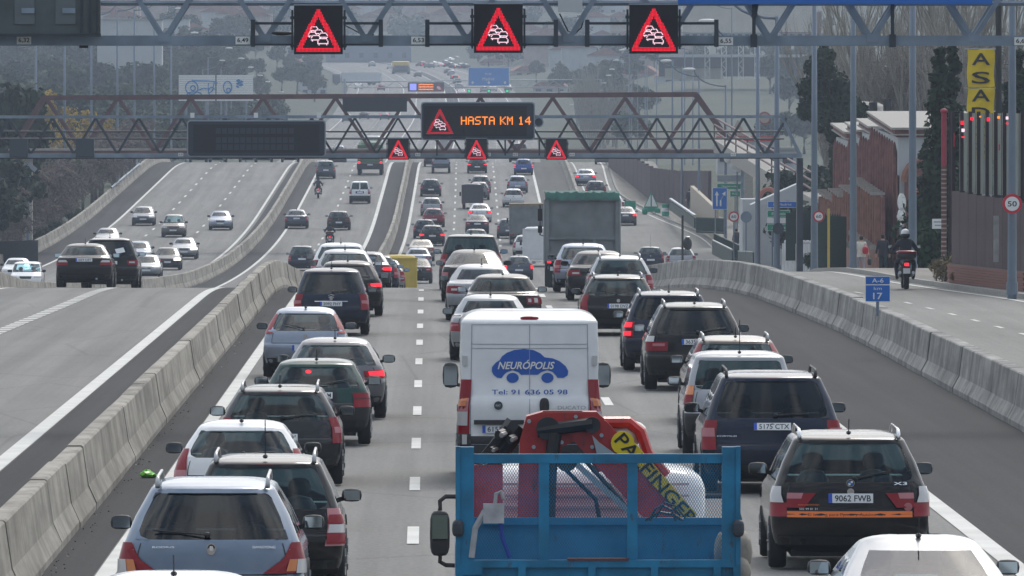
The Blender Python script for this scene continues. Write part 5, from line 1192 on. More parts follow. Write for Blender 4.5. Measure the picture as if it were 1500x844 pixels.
# cab
b = MB(); b.ell((0.02, 5.7, 1.75), (1.02, .85, .55), e=6, nu=24, nv=12); b.box((0.02, 5.7, 1.1), (2.0, 1.7, .9))
for z_ in (): pass
b.build('cab', MATS['paint_white'], t, True)
for dz in range(4):
    b = MB(); b.box((.02, 4.845, 1.85 + dz * .1), (1.7, .03, .02)); b.build('cab_rib', M['lwhite'], t)
b = MB(); b.box((.02, 6.3, 1.9), (1.7, .5, .5)); b.build('windscreen', M['tint'], t)
for sx in (-1, 1):
    mx_ = sx * 1.28; b = MB(); b.ell((mx_, 5.9, 1.68), (.088, .08, .20), e=4, nu=14, nv=8); mo = b.build('mirror', M['plastic'], t, True)
    b = MB(); b.box((mx_, 5.81, 1.74), (.135, .02, .21)); b.build('mirror_glass', M['mirror'], mo); b = MB(); b.box((mx_, 5.81, 1.565), (.135, .02, .11)); b.build('mirror_glass', M['trim'], mo)
    b = MB(); b.tube([(sx * .98, 5.95, 2.0), (mx_ - sx * .05, 5.95, 2.0), (mx_, 5.95, 1.96), (mx_, 5.95, 1.87)], .022, 6); b.tube([(mx_, 5.95, 1.5), (mx_, 5.95, 1.43), (mx_ - sx * .05, 5.95, 1.40), (sx * .98, 5.95, 1.39)], .022, 6); b.build('mirror_arm', M['plastic'], t)
b = MB(); b.ell((1.12, .6, 1.76), (.16, .35, .2), e=2.4); b.ell((1.16, .35, 1.6), (.1, .2, .14)); b.build('load_bundle', mat('beige_cloth', (.24, .22, .19), .9, var=.3, vscale=6, bump=.6, bscale=9), t, True)
b = MB(); b.tube([(.50, 3.3, 1.90), (.54, 3.3, 1.99), (.60, 3.3, 2.03), (.68, 3.3, 1.99), (.72, 3.3, 1.90)], .012, 5); b.tube([(.46, 3.32, 1.90), (.58, 3.3, 1.97), (.70, 3.3, 1.95), (.78, 3.3, 1.90)], .014, 5); b.tube([(.55, 3.3, 1.92), (.62, 3.3, 2.06), (.72, 3.3, 2.02), (.80, 3.3, 1.92)], .008, 4); b.build('wire_coil', M['plastic'], t)
# ratchet strap hanging inside the gate
sb = MB(); sb.box((-.85, -.06, 2.10), (.17, .05, .16)); sb.tube([(-.84, -.06, 2.17), (-.83, -.06, 2.26), (-.79, -.06, 2.28), (-.77, -.06, 2.22)], .018, 6); sk = sb.build('ratchet', mat('strap_grey', (.4, .41, .43), .8, var=.2), t)
b = MB(); b.tube([(-.92, -.055, 2.12), (-1.0, -.055, 1.98), (-1.03, -.055, 1.74)], .028, 6); b.build('strap', MATS['strap_grey'], t)
b = MB(); b.tube([(-.80, -.055, 2.05), (-.78, -.055, 1.9), (-.72, -.055, 1.74)], .02, 6); b.build('strap', mat('strap_blue', (.02, .06, .3), .8), t)
wheels(t, (-.9, .9), (1.2, 5.6), .36, .3)
b = MB(); b.box((0, 2.6, .75), (.9, 5.5, .3)); b.build('chassis', M['trim'], t)

# grey tipper with green tarpaulin
s_ = 43.0; y_ = F / s_; GT = mat('tipper_grey', (.20, .215, .225), .75, .1, var=.22, vscale=1.5)
t = thing('tipper_lorry', 'big grey tipper lorry with a green tarpaulin in the right lane', 'lorry', ((853 - PX0) / s_, y_, zp(y_) + .01), 0)
b = MB(); b.box((0, .06, 2.15), (2.46, .1, 2.05)); b.box((0, 2.8, 2.1), (2.40, 5.4, 1.95)); body = b.build('tipper_body', GT, t)
for sx in (-1, 1):
    b = MB(); b.box((sx * 1.2, -.03, 2.1), (.14, .12, 2.2)); b.build('body_post', GT, body)
b = MB(); b.box((0, -.03, 3.13), (2.5, .14, .15)); b.box((0, -.03, 1.78), (2.3, .1, .09)); b.box((0, -.03, 1.08), (2.5, .14, .16)); b.build('body_rail', GT, body)
for x in (-.38, .42):
    b = MB(); b.box((x, -.03, 1.43), (.1, .1, .62)); b.build('body_rib', GT, body)
b = MB(); n_ = 26
for i in range(n_):
    for j in range(8): pass
vs = [(-1.27 + 2.54 * i / n_, -.1 + 5.7 * j / 8, 3.20 + .10 * math.sin(i * 1.9 + j) * .35 + .13 * (1 if 0 < j < 8 else 1) + RND.uniform(-.025, .025)) for j in range(9) for i in range(n_ + 1)]
vs += [(v[0], v[1] - .03, v[2] - .22 - RND.uniform(0, .05)) for v in vs[:n_ + 1]]
k_ = n_ + 1; fs = [(j * k_ + i, j * k_ + i + 1, (j + 1) * k_ + i + 1, (j + 1) * k_ + i) for j in range(8) for i in range(n_)] + [(9 * k_ + i, 9 * k_ + i + 1, i + 1, i) for i in range(n_)]
b.add(vs, fs); b.build('tarpaulin', mat('tarpaulin_green', (.06, .155, .13), .85, var=.25, vscale=2), t, True)
b = MB(); b.box((0, 3, .75), (1.0, 6, .35)); b.box((0, .25, .62), (2.3, .12, .14)); b.build('chassis', M['trim'], t)
for sx in (-1, 1):
    b = MB(); b.box((sx * 1.1, .02, .98), (.3, .06, .13), 0); b.box((sx * 1.13, -.02, .98), (.14, .04, .1), 1); b.build('tail_light', [M['trim'], M['lit']], t)
    b = MB(); b.box((sx * 1.0, .1, .42), (.55, .03, .6)); b.build('mud_flap', M['trim'], t)
b = MB(); b.box((-.85, 0, .74), (.5, .03, .14), 0); b.build('licence_plate', M['plate'], t)
wheels(t, (-1.0, -.68, .68, 1.0), (1.0, 2.3), .5, .28); wheels(t, (-1.05, 1.05), (6.4,), .5, .28)
b = MB(); b.box((-.05, 7.0, 1.95), (2.35, 1.9, 2.2)); b.build('cab', mat('cab_red', (.3, .03, .03), .4, 0, .6), t)
for sx in (-1, 1):
    b = MB(); b.box((sx * 1.36, 6.9, 2.5), (.16, .1, .42)); b.box((sx * 1.36, 6.9, 2.0), (.15, .1, .25)); b.build('mirror', M['plastic'], t)
    b = MB(); b.tube([(sx * 1.15, 6.9, 2.85), (sx * 1.36, 6.9, 2.85), (sx * 1.36, 6.9, 1.8), (sx * 1.15, 6.9, 1.75)], .03, 6); b.build('mirror_arm', M['plastic'], t)
    b = MB(); b.tube([(sx * 1.29, .4, .9), (sx * 1.29, .4, 3.1)], .035, 6); b.build('tarpaulin_pole', M['rim'], t)

# grey-backed lorry further on
def box_lorry(label, px, s_, w_, z0, z1, L_, mb_, cabm, name='box_lorry', cat='lorry', top=None, group=None, zf=zp, rail=None):
    y_ = F / s_; t = thing(name, label, cat, ((px - PX0) / s_, y_, zf(y_) + .01), -math.atan((sh(y_ + 5) - sh(y_ - 5)) / 10), group)
    b = MB(); b.box((0, L_ / 2, (z0 + z1) / 2), (w_, L_, z1 - z0)); bd = b.build('load_body', mb_, t)
    b = MB(); f_ = .06
    for sx in (-1, 1): b.box((sx * (w_ / 2 - .03), -.02, (z0 + z1) / 2), (.09, .06, z1 - z0 + .02))
    for z_ in (z0, z1): b.box((0, -.02, z_), (w_ + .02, .06, .09))
    b.build('body_frame', rail or mb_, bd)
    if top:
        b = MB(); b.box((0, L_ / 2, z1 + .12), (w_ * 1.0, L_ * 1.01, .24)); b.build('top_cover', top, t)
    b = MB(); b.box((0, L_ / 2 + .5, (z0 + .45) / 2 + .1), (w_ * .5, L_, z0 - .45)); b.box((0, .1, .55), (w_ * .9, .1, .12)); b.build('chassis', M['trim'], t)
    for sx in (-1, 1):
        b = MB(); b.box((sx * w_ * .42, -.03, z0 - .1), (.26, .06, .13)); b.build('tail_light', M['lred'], t)
    b = MB(); b.box((0, -.03, z0 - .2), (.5, .03, .11)); b.build('licence_plate', M['plate'], t)
    b = MB(); b.ell((0, L_ + 1.0, (z1 + .4) / 2 + .1), (w_ * .48, .9, (z1 - .35) / 2), e=6, nu=20, nv=8); b.build('cab', cabm, t, True)
    for sx in (-1, 1):
        b = MB(); b.box((sx * (w_ / 2 + .12), L_ + 1.1, z1 * .62), (.14, .08, .34)); b.build('mirror', M['plastic'], t)
    r = .5 if w_ > 2.2 else .34; wheels(t, (-w_ / 2 + .18, w_ / 2 - .18), (L_ * .22, L_ + .9), r, .3 if w_ > 2.2 else .22)
    return t
CABW = MATS['paint_white']
box_lorry('grey-backed lorry with a wooden top board, just left of the tipper', 771, 20.3, 2.45, .85, 2.75, 7, GT, CABW, top=mat('wood_board', (.26, .21, .13), .9, var=.3), rail=GT)
box_lorry('white box van in front of the tipper cab, half hidden', 787, 22.4, 1.9, .55, 2.45, 3.5, CABW, CABW, 'box_van', 'van')
t = box_lorry('yellow van with square rear doors at the near crest', 584.5, 30, 1.72, .5, 2.02, 3.4, M['yellow'], M['yellow'], 'yellow_van', 'van')
b = MB()
b.box((-.02, -.03, 1.2), (.02, .02, 1.4)); b.build('door_gap', M['trim'], t)
for dz in (1.62, .9):
    b = MB(); b.ell((-.68, -.05, dz), (.07, .05, .06)); b.build('door_lamp', M['trim'], t)
t = box_lorry('dark canvas-backed light truck in the far middle lane', 692, 17.9, 1.75, .55, 1.95, 2.6, mat('dark_canvas', (.05, .045, .055), .8, var=.2), PAINT['slate'], 'light_truck', 'truck')
# pale pick-up with ladder rack
y_ = F / 15.9; t = thing('pickup_truck', 'pale pick-up truck with a rear window right under the far footbridge', 'truck', ((646 - PX0) / 15.9, y_, zp(y_) + .01), -.005)
b = MB(); b.box((0, 1.2, .80), (1.72, 2.4, .5), 0); b.ell((0, 3.2, 1.15), (.82, .9, .72), 0, e=5, nu=18, nv=8); b.box((0, 4.6, .8), (1.7, 1.2, .5), 0); b.build('body', PAINT['ice'], t)
b = MB(); b.box((0, 2.31, 1.45), (1.1, .03, .4)); b.build('rear_window', M['tint'], t); b = MB(); b.box((0, -.03, .72), (1.6, .04, .36)); b.build('tailgate', PAINT['slate'], t)
b = MB()
for x in (-.7, .7): b.bar((x, .1, 1.0), (x, .1, 1.95), .06)
b.bar((-.75, .1, 1.95), (.75, .1, 1.95), .07); b.build('load_rack', M['frame'], t)
for sx in (-1, 1):
    b = MB(); b.box((sx * .78, -.04, .95), (.14, .04, .22)); b.build('tail_light', M['lred'], t)
wheels(t, (-.75, .75), (.8, 4.3), .34, .22)
# green lorry on the bus lanes
y_ = F / 16.0; t = thing('green_lorry', 'green lorry with orange side lamps on the far bus lanes', 'lorry', ((542 - PX0) / 16, y_, zp(y_) + .01), -.01)
GG = mat('lorry_green', (.05, .13, .06), .6, .1, .3, var=.2)
b = MB(); b.box((0, 3.0, 1.95), (2.3, 5.9, 1.6)); b.ell((0, 3.0, 2.75), (1.1, 2.9, .45), e=3, nu=16, nv=8); b.build('load_body', GG, t, False)
b = MB(); b.ell((0, 6.9, 2.2), (1.15, .9, 1.4), e=6); b.build('cab', CABW, t, True)
b = MB(); b.box((0, .0, .8), (2.4, .3, .55)); b.build('chassis', M['trim'], t)
for sx in (-1, 1):
    b = MB(); b.box((sx * 1.0, -.08, 1.75), (.24, .1, .7), 0); b.box((sx * 1.0, -.08, 1.15), (.2, .1, .22), 1); b.build('tail_light', [M['lamber'], M['lit']], t)
b = MB(); b.box((0, -.17, .95), (.5, .03, .11)); b.build('licence_plate', M['plate'], t); wheels(t, (-1, 1), (1.2, 6.8), .5, .3)
b = MB(); b.box((0, 2.2, 3.35), (1.9, .8, .35)); b.build('roof_box', M['sign_w'], t)
# far coach and far white lorry
def road_at(px, py):
    y = 1450.0
    while y < 3300 and PY0 + F * (HC - zp(y)) / y > py: y += 4
    return Vector(((px - PX0) * y / F, y, zp(y) + .02))
t = thing('coach', 'far yellow and white coach on the rising bus lane', 'coach', road_at(588, 108.5), .03)
b = MB(); b.ell((0, 6, 1.0), (1.25, 6, .75), 0, e=8, nu=24, nv=8); b.build('lower_body', PAINT['slate'], t); b = MB(); b.ell((0, 6, 1.95), (1.24, 5.95, .85), e=8, nu=24, nv=8); b.build('upper_body', M['yellow'], t)
b = MB(); b.box((0, 11.97, 2.0), (2.1, .1, 1.1)); b.build('windscreen', M['pane'], t); b = MB(); b.box((0, 0.02, 1.5), (2.0, .1, .6)); b.build('rear_window', M['pane'], t); wheels(t, (-1.1, 1.1), (2.5, 9.5), .5, .3)
t.scale = (1.9, 1, 1.25)
t = thing('long_lorry', 'far long white lorry turned side-on on the left road', 'lorry', road_at(500, 124.5), math.radians(-82))
b = MB(); b.box((0, 6.2, 2.4), (2.5, 12.4, 2.8)); b.build('trailer', mat('trailer_white', (.6, .62, .65), .6, var=.08), t); b = MB(); b.box((0, 6.2, .8), (1.2, 12, .4)); b.box((0, 6.2, .75), (2.4, 9, .3)); b.build('chassis', M['trim'], t)
b = MB(); b.ell((0, -1.6, 2.0), (1.25, 1.2, 1.5), e=6); b.build('cab', PAINT['slate'], t, True); wheels(t, (-1.1, 1.1), (-1.6, 8.8, 10.2), .5, .3)
t.scale = (.8, .8, .8)

# ------------------------------------------------------------------ people and motorbikes
def skin_body(name, verts, edges, radii, mats_, matfn, parent=None, sub=1):
    me = bpy.data.meshes.new(name); me.from_pydata(verts, edges, []); o = bpy.data.objects.new(name, me); C.objects.link(o)
    m_ = o.modifiers.new('skin', 'SKIN'); m_.use_smooth_shade = True
    for i, r in enumerate(radii): me.skin_vertices[0].data[i].radius = (r, r) if not isinstance(r, tuple) else r
    me.skin_vertices[0].data[0].use_root = True
    s_ = o.modifiers.new('sub', 'SUBSURF'); s_.levels = sub; s_.render_levels = sub
    dg = bpy.context.evaluated_depsgraph_get(); nm = bpy.data.meshes.new_from_object(o.evaluated_get(dg)); bpy.data.objects.remove(o)
    nm.materials.clear()
    for x in mats_: nm.materials.append(x)
    for p in nm.polygons: p.material_index = matfn(p.center); p.use_smooth = True
    return inst(nm, name, parent)
def hand(b, wrist, d, m=0, side=1):
    """palm with four fingers of different lengths and a thumb"""
    d = Vector(d).normalized(); sd_ = d.cross(Vector((0, 1, 0))).normalized() if abs(d.y) < .9 else Vector((1, 0, 0)); w_ = Vector(wrist)
    b.ell(w_ + d * .05, (.04, .022, .055), m, e=2.4, nu=8, nv=6)
    for k_, L_ in enumerate((.062, .072, .068, .052)):
        p = w_ + d * .095 + sd_ * (k_ - 1.5) * .019; b.tube([p, p + d * L_ * .55, p + d * L_ * .9 + Vector((0, .02, 0))], [.009, .0085, .006], 6, m)
    p = w_ + d * .03 + sd_ * -.036; b.tube([p, p - sd_ * .025 + d * .03, p - sd_ * .03 + d * .06], [.011, .01, .007], 6, m)
def pedestrian(label, px, py, s_, h, coat, trousers, rz=0, hairm='hair', arms=(.03, .03), stride=.16, bag=None, coat_len=.80, zf=zs):
    y = F / s_; t = thing('person', label, 'person', ((px - PX0) / s_, y, HC - (py - PY0) / s_), rz); k = h / 1.72
    V = [(0, 0, .95), (0, .0, 1.15), (0, -.01, 1.35), (0, 0, 1.47), (0, .02, 1.56), (0, .03, 1.66),
         (-.17, 0, 1.42), (-.23, -.02, 1.16), (-.24 - arms[0], .03, .92), (.17, 0, 1.42), (.23, -.02, 1.16), (.24 + arms[1], .03, .92),
         (-.09, 0, .90), (-.10, stride * .5, .50), (-.10, stride * .2, .09), (-.10, stride * .2 + .13, .04), (.09, 0, .90), (.10, -stride * .3, .50), (.10, -stride, .10), (.10, -stride + .12, .05)]
    E = [(0, 1), (1, 2), (2, 3), (3, 4), (4, 5), (2, 6), (6, 7), (7, 8), (2, 9), (9, 10), (10, 11), (0, 12), (12, 13), (13, 14), (14, 15), (0, 16), (16, 17), (17, 18), (18, 19)]
    Rr = [(.15, .11), (.145, .105), (.17, .11), (.065, .06), .058, .085, .065, .05, .034, .065, .05, .034, .085, .058, .042, .04, .085, .058, .042, .04]
    mm = [M['skin'], coat, trousers, M['plastic']]
    V = [tuple(c * k for c in v) for v in V]; Rr = [tuple(c * k for c in r) if isinstance(r, tuple) else r * k for r in Rr]
    skin_body('body', V, E, Rr, mm, lambda c: 3 if c.z < .10 * k else (2 if c.z < .86 * k and abs(c.x) < .2 * k else (0 if c.z > 1.47 * k or c.z < .90 * k else 1)), t)
    b = MB(); b.ell((0, .035 * k, 1.60 * k), (.078 * k, .095 * k, .118 * k), 0, e=2.1, nu=12, nv=9); b.ell((0, .132 * k, 1.585 * k), (.014, .02, .022), 0, nu=6, nv=4)
    for sx in (-1, 1): b.ell((sx * .078 * k, .03 * k, 1.595 * k), (.014, .025, .032), 0, nu=6, nv=5); b.ell((sx * .03 * k, .122 * k, 1.615 * k), (.012, .008, .008), 1, nu=6, nv=4)
    b.ell((0, .122 * k, 1.55 * k), (.025, .008, .007), 2, nu=6, nv=4)
    b.build('face', [M['skin'], M['ink'], M['lpink']], t, True)
    b = MB(); b.ell((0, .015 * k, 1.625 * k), (.086 * k, .10 * k, .105 * k), 0, e=2.2, nu=12, nv=8); b.build('hair', M[hairm], t, True)
    b = MB(); n_ = 14                                             # coat hangs from the shoulders to the thigh
    for z_, rx, ry in ((1.44, .10, .08), (1.40, .20, .12), (1.2, .185, .135), (1.0, .175, .13), (.90, .19, .135), (coat_len, .195, .14)):
        b.v += [(rx * k * math.cos(2 * math.pi * j / n_), ry * k * math.sin(2 * math.pi * j / n_), z_ * k) for j in range(n_)]
    for i in range(5):
        for j in range(n_): b.f.append((i * n_ + j, i * n_ + (j + 1) % n_, (i + 1) * n_ + (j + 1) % n_, (i + 1) * n_ + j)); b.m.append(0)
    b.build('coat', coat, t, True)
    b = MB(); hand(b, (V[8][0], V[8][1], V[8][2]), (0, 0.05, -1)); hand(b, (V[11][0], V[11][1], V[11][2]), (0, .05, -1)); b.build('hands', M['skin'], t, True)
    return t
CREAM = mat('cream_coat', (.66, .62, .55), .9, var=.1); NAVYC = mat('navy_cloth', (.015, .018, .028), .9); PALE = mat('pale_trousers', (.36, .34, .38), .9); WINE = mat('brown_coat', (.05, .025, .028), .9); TEAL = mat('dark_teal_trousers', (.012, .03, .04), .9)
t = pedestrian('woman in a cream jacket with a red shoulder bag walking along the pavement', 1262, 403.5, 35.6, 1.62, CREAM, PALE, .1, arms=(.09, .09))
def bag(label, owner_xy, z, r, m, nm):
    b = MB(); b.ell((0, 0, 0), r, 0, e=3, nu=12, nv=8); b.tube([(-.06, 0, r[2]), (-.03, 0, r[2] + .1), (.03, 0, r[2] + .1), (.06, 0, r[2])], .008, 5); o = b.build(nm, m, None, True); o.location = (owner_xy[0], owner_xy[1], z); tag(o, label, 'bag'); return o
L = t.location
bag('red shoulder bag of the woman in the cream jacket', (L.x + .16, L.y - .22, ), L.z + 1.03, (.13, .08, .16), M['sign_r'], 'shoulder_bag')
bag('dark bag in the left hand of the woman in the cream jacket', (L.x - .34, L.y), L.z + .56, (.09, .13, .15), M['plastic'], 'carrier_bag'); bag('dark bag in the right hand of the woman in the cream jacket', (L.x + .34, L.y), L.z + .56, (.09, .13, .15), M['plastic'], 'carrier_bag')
pedestrian('person in a long dark coat and teal trousers walking behind the motorbike', 1293.5, 405.5, 35.4, 1.76, NAVYC, TEAL, 0)
pedestrian('person in a dark red-brown coat near the lamp post on the pavement', 1125.5, 393.5, 24.0, 1.72, WINE, NAVYC, .2)
pedestrian('person in dark clothes walking behind the green railing', 1079, 373, 22.0, 1.72, NAVYC, TEAL, 0)
pedestrian('person in black far up the pavement by the beige wall', 1010, 309, 18.5, 1.75, NAVYC, NAVYC, 0)
def motorbike(label, px, s_, zf, top=True, helmet='sign_w', jac=NAVYC, trouser=NAVYC, lit=True, k=1.0, rider_label='', yoff=0.0, col='plastic'):
    y = F / s_; X = (px - PX0) / s_; t = thing('motorbike', label, 'motorbike', (X, y, zf(y) + .022), 0); tw, rm = wheel_mesh(.31, .15)
    for yy in (.31, 1.72):
        o = inst(tw, 'wheel', t, (0, yy, .31)); inst(rm, 'rim', o)
    b = MB(); b.ell((0, 1.35, .82), (.17, .33, .17), 0, e=2.3); b.ell((0, 1.0, .50), (.2, .38, .2), 0, e=2.5); b.ell((0, 1.72, .98), (.22, .16, .2), 0, e=2.2); b.build('fairing', PAINT['red'] if col == 'red' else M['plastic'], t, True)
    b = MB(); b.ell((0, .72, .80), (.16, .5, .075), 0, e=2.6); b.build('saddle', M['seat'], t, True)
    b = MB(); b.ell((0, .14, .76), (.13, .18, .10), e=2.6); b.box((0, .02, .52), (.2, .04, .3)); b.build('mudguard', M['plastic'], t, True)
    b = MB(); b.box((0, -.03, .74), (.13, .06, .09)); b.build('tail_light', M['lit'] if lit else M['lred'], t)
    b = MB(); b.box((0, -.03, .55), (.21, .012, .16)); o = b.build('licence_plate', M['plate'], t)
    b = MB(); b.tube([(-.38, 1.38, 1.06), (-.18, 1.5, 1.03), (.18, 1.5, 1.03), (.38, 1.38, 1.06)], .016, 6); b.build('handlebar', M['trim'], t)
    for sx in (-1, 1):
        b = MB(); b.ell((sx * .42, 1.50, 1.24), (.07, .03, .05), e=2.6); b.tube([(sx * .30, 1.45, 1.06), (sx * .40, 1.50, 1.20)], .009, 5); m_ = b.build('mirror', M['plastic'], t, True); b = MB(); b.box((sx * .42, 1.475, 1.24), (.11, .01, .075)); b.build('mirror_glass', M['mirror'], m_)
        b = MB(); b.tube([(sx * .17, 1.0, .38), (sx * .2, .35, .45), (sx * .2, .1, .5)], .05, 8); b.build('exhaust_pipe', M['rim'], t)
    b = MB(); b.tube([(-.1, 1.72, .35), (-.08, 1.55, .95)], .03, 6); b.tube([(.1, 1.72, .35), (.08, 1.55, .95)], .03, 6); b.build('fork', M['rim'], t)
    if top:
        b = MB(); b.ell((0, .08, 1.02), (.30, .2, .14), 0, e=3); b.build('top_case', M['plastic'], t, True); b = MB(); b.ell((0, .05, 1.10), (.31, .19, .06), 0, e=2.6); b.build('top_case_lid', PAINT['red'], t, True)
    # rider, sitting with hands on the bars
    r_ = thing('person', rider_label, 'person', (X, y + .0, zf(y) + .022), 0)
    V = [(0, .70, .95), (0, .72, 1.15), (0, .80, 1.38), (0, .86, 1.48), (0, .89, 1.56), (0, .90, 1.64), (-.19, .82, 1.38), (-.34, .98, 1.18), (-.36, 1.34, 1.09), (.19, .82, 1.38), (.34, .98, 1.18), (.36, 1.34, 1.09),
         (-.12, .74, .90), (-.27, 1.10, .78), (-.24, .92, .36), (-.24, 1.06, .30), (.12, .74, .90), (.27, 1.10, .78), (.24, .92, .36), (.24, 1.06, .30)]
    E = [(0, 1), (1, 2), (2, 3), (3, 4), (4, 5), (2, 6), (6, 7), (7, 8), (2, 9), (9, 10), (10, 11), (0, 12), (12, 13), (13, 14), (14, 15), (0, 16), (16, 17), (17, 18), (18, 19)]
    Rr = [(.17, .13), (.17, .12), (.2, .13), (.075, .07), .06, .08, .085, .065, .045, .085, .065, .045, .10, .075, .055, .05, .10, .075, .055, .05]
    skin_body('body', V, E, Rr, [M['skin'], jac, trouser, M['plastic']], lambda c: 3 if c.z < .40 else (2 if c.z < .93 else (0 if c.z > 1.5 else 1)), r_)
    b = MB(); b.ell((0, .90, 1.63), (.135, .155, .155), 0, e=2.2, nu=14, nv=10); hm = b.build('helmet', M[helmet], r_, True); b = MB(); b.ell((0, .935, 1.62), (.125, .135, .07), 0, e=2.4); b.build('visor', M['pane'], hm, True)
    if helmet == 'sign_w':
        b = MB(); b.ell((0, .87, 1.59), (.138, .14, .10), 0, e=2.2, nu=14, nv=8); b.build('helmet_band', M['trim'], hm, True)
    b = MB()
    for sx in (-1, 1):
        b.ell((sx * .365, 1.37, 1.085), (.05, .045, .035), 0, e=2.4, nu=8, nv=6)
        for f_ in range(4): b.tube([(sx * (.335 + .02 * f_), 1.40, 1.10), (sx * (.335 + .02 * f_), 1.435, 1.085), (sx * (.335 + .02 * f_), 1.415, 1.055)], [.011, .01, .008], 6)
        b.tube([(sx * .32, 1.37, 1.08), (sx * .30, 1.40, 1.065), (sx * .315, 1.425, 1.055)], [.012, .011, .008], 6)
    b.build('gloved_hands', M['plastic'], r_, True)
    return t
motorbike('motorbike with a red-topped case on the service road beside the brown wall', 1328.5, 49.5, zs, rider_label='motorbike rider in black with a white-topped helmet on the service road')
motorbike('motorbike alone in the left bus lane near the crest', 466, 17.3, zp, False, 'trim', rider_label='rider in dark clothes on the motorbike alone in the left bus lane', col='red')
motorbike('motorbike with twin red lights between the bus lanes', 483, 20.5, zp, True, 'trim', rider_label='rider with a dark helmet on the motorbike between the bus lanes')
# ------------------------------------------------------------------ lamp posts and road signs
LM = mat('lamp_post_steel', (.17, .21, .265), .5, .4, var=.12, vscale=.8)
def lamp_post(label, x, y, h, r0, arms=(1,), zbase=None, arm=2.2, group='street lamp posts'):
    z = ground(x, y) if zbase is None else zbase
    t = thing('street_lamp', label, 'street lamp', (x, y, z), 0, group)
    b = MB(); b.tube([(0, 0, -.3), (0, 0, .05), (0, 0, h * .5), (0, 0, h)], [r0 * 1.05, r0, r0 * .82, r0 * .6], 12); b.build('pole', LM, t, True)
    b = MB(); b.tube([(0, 0, 0), (0, 0, .35)], r0 * 1.25, 12); b.build('pole_base', LM, t)
    for a in arms:
        b = MB(); pts = [(a * arm * math.sin(q), 0, h - .1 + (arm * .55) * (1 - math.cos(q))) for q in np.linspace(0, math.pi / 2, 7)]
        b.tube(pts, [r0 * .5] * 4 + [r0 * .4] * 3, 6); b.build('arm', LM, t, True)
        b = MB(); b.ell((a * (arm + .35), 0, h - .12 + arm * .55), (.45, .16, .11), e=2.4, nu=10, nv=6); b.build('lamp_head', M['sign_w'], t, True)
    return t
near_lamps = [(1483, 432, 52, .13, 'nearest thick lamp post at the right edge, carrying a 50 sign'), (1337, 403, 43.6, .145, 'thick lamp post second from the right, in front of the white villa'), (1250, 402, 40, .135, 'lamp post between the woman in cream and the tall pine'), (1193, 405, 36, .15, 'lamp post carrying the small red-ringed sign beside the dark hedge'), (1138, 400, 32.7, .15, 'lamp post standing in front of the green direction signs'), (1110, 396, 29, .14, 'lamp post left of the green direction signs')]
for px, py, s_, r, lb in near_lamps: p = at(px, py, s_); lamp_post(lb, p.x, p.y, 11.5, r, zbase=p.z, arms=(-1,))
for px, s_, h, lb in ((1063, 21, 12, 'slender lamp post left of the blue lane-split sign'), (1024, 19, 12, 'slender lamp post by the dark brown wall'), (999, 18, 12, 'slender lamp post at the end of the dark brown wall'), (985, 17.4, 12, 'thin pole beside the slender lamp post by the brown wall')):
    lamp_post(lb, (px - PX0) / s_, F / s_, h, .11, arms=(-1,))
for i, (hx, hy, px, s_) in enumerate(((912, 75, 945, 11.5), (903, 90, 934, 10.6), (897, 103, 925, 9.9), (892, 112, 920, 9.3), (885, 123, 912, 8.8), (880, 134, 908, 8.2), (885, 148, 910, 7.6), (838, 156, 868, 7.4), (842, 162, 872, 7.0))):
    x, y = (px - PX0) / s_, F / s_; zt = HC - (hy - PY0) / s_; zb_ = ground(x, y); arm = (px - hx) / s_ - .3
    lamp_post(('first', 'second', 'third', 'fourth', 'fifth', 'sixth', 'seventh', 'eighth', 'ninth')[i] + ' from the top in the row of white lamp heads right of the far road', x, y, zt - zb_ - arm * .45, .09, (-1,), arm=arm, group='lamp posts right of the far road')
for i, (hx, hy, px, s_) in enumerate(((335, 72, 305, 11.8), (353, 87, 324, 10.8), (367, 100, 339, 9.9), (381, 112, 354, 9.2), (392, 121, 367, 8.6), (412, 136, 389, 7.9), (325, 90, 297, 10.2))):
    x, y = (px - PX0) / s_, F / s_; zt = HC - (hy - PY0) / s_; arm = (hx - px) / s_ - .3
    lamp_post(('first', 'second', 'third', 'fourth', 'fifth', 'sixth', 'seventh')[i] + ' of the curved lamp arms with white heads left of the far road', x, y, zt - ground(x, y) - arm * .45, .09, (1,), arm=arm, group='lamp posts left of the far road')
for i, (px, s_) in enumerate(((53, 17.5), (95, 17), (134, 16.5), (172, 16), (197, 15), (226, 14.2), (251, 13.4))):
    lamp_post(('first', 'second', 'third', 'fourth', 'fifth', 'sixth', 'seventh')[i] + ' thin grey lamp post from the left edge, in front of the wooded hill', (px - PX0) / s_, F / s_, 15.5, .13, (1,), group='lamp posts in front of the wooded hill')
for i, (px, s_) in enumerate(((922, 12.4), (948, 11.8), (962, 11), (1003, 12.4), (1015, 11.5), (1072, 14))):
    lamp_post(('leftmost', 'second', 'third', 'fourth', 'fifth', 'rightmost')[i] + ' of the pale masts in front of the grassy slope', (px - PX0) / s_, F / s_, 17, .10, (-1,), group='pale masts in front of the grassy slope')
def post(parent, x, z0, z1, r=.04, y=.04): b = MB(); b.tube([(x, y, z0), (x, y, z1)], r, 8); return b.build('post', LM, parent)
def round_sign(label, px, py, s_, d, txt, on_post=True, zbase=None, dy=0.0, squash=1.0):
    p = at(px, py, s_) + Vector((0, dy, 0)); t = thing('speed_sign', label, 'traffic sign', p, 0)
    b = MB(); b.disc((0, 0, 0), d / 2, (0, 1, 0), .03, 28); f_ = b.build('red_ring', M['sign_r'], t)
    b = MB(); b.disc((0, -.02, 0), d * .36, (0, 1, 0), .012, 28); b.build('white_disc', M['sign_w'], t)
    text(txt, M['ink'], t, (0, -.032, 0), d * .46, d * .27, bold=True)
    if on_post: post(t, 0, (zbase if zbase is not None else ground(p.x, p.y)) - p.z, d * .3)
    return t
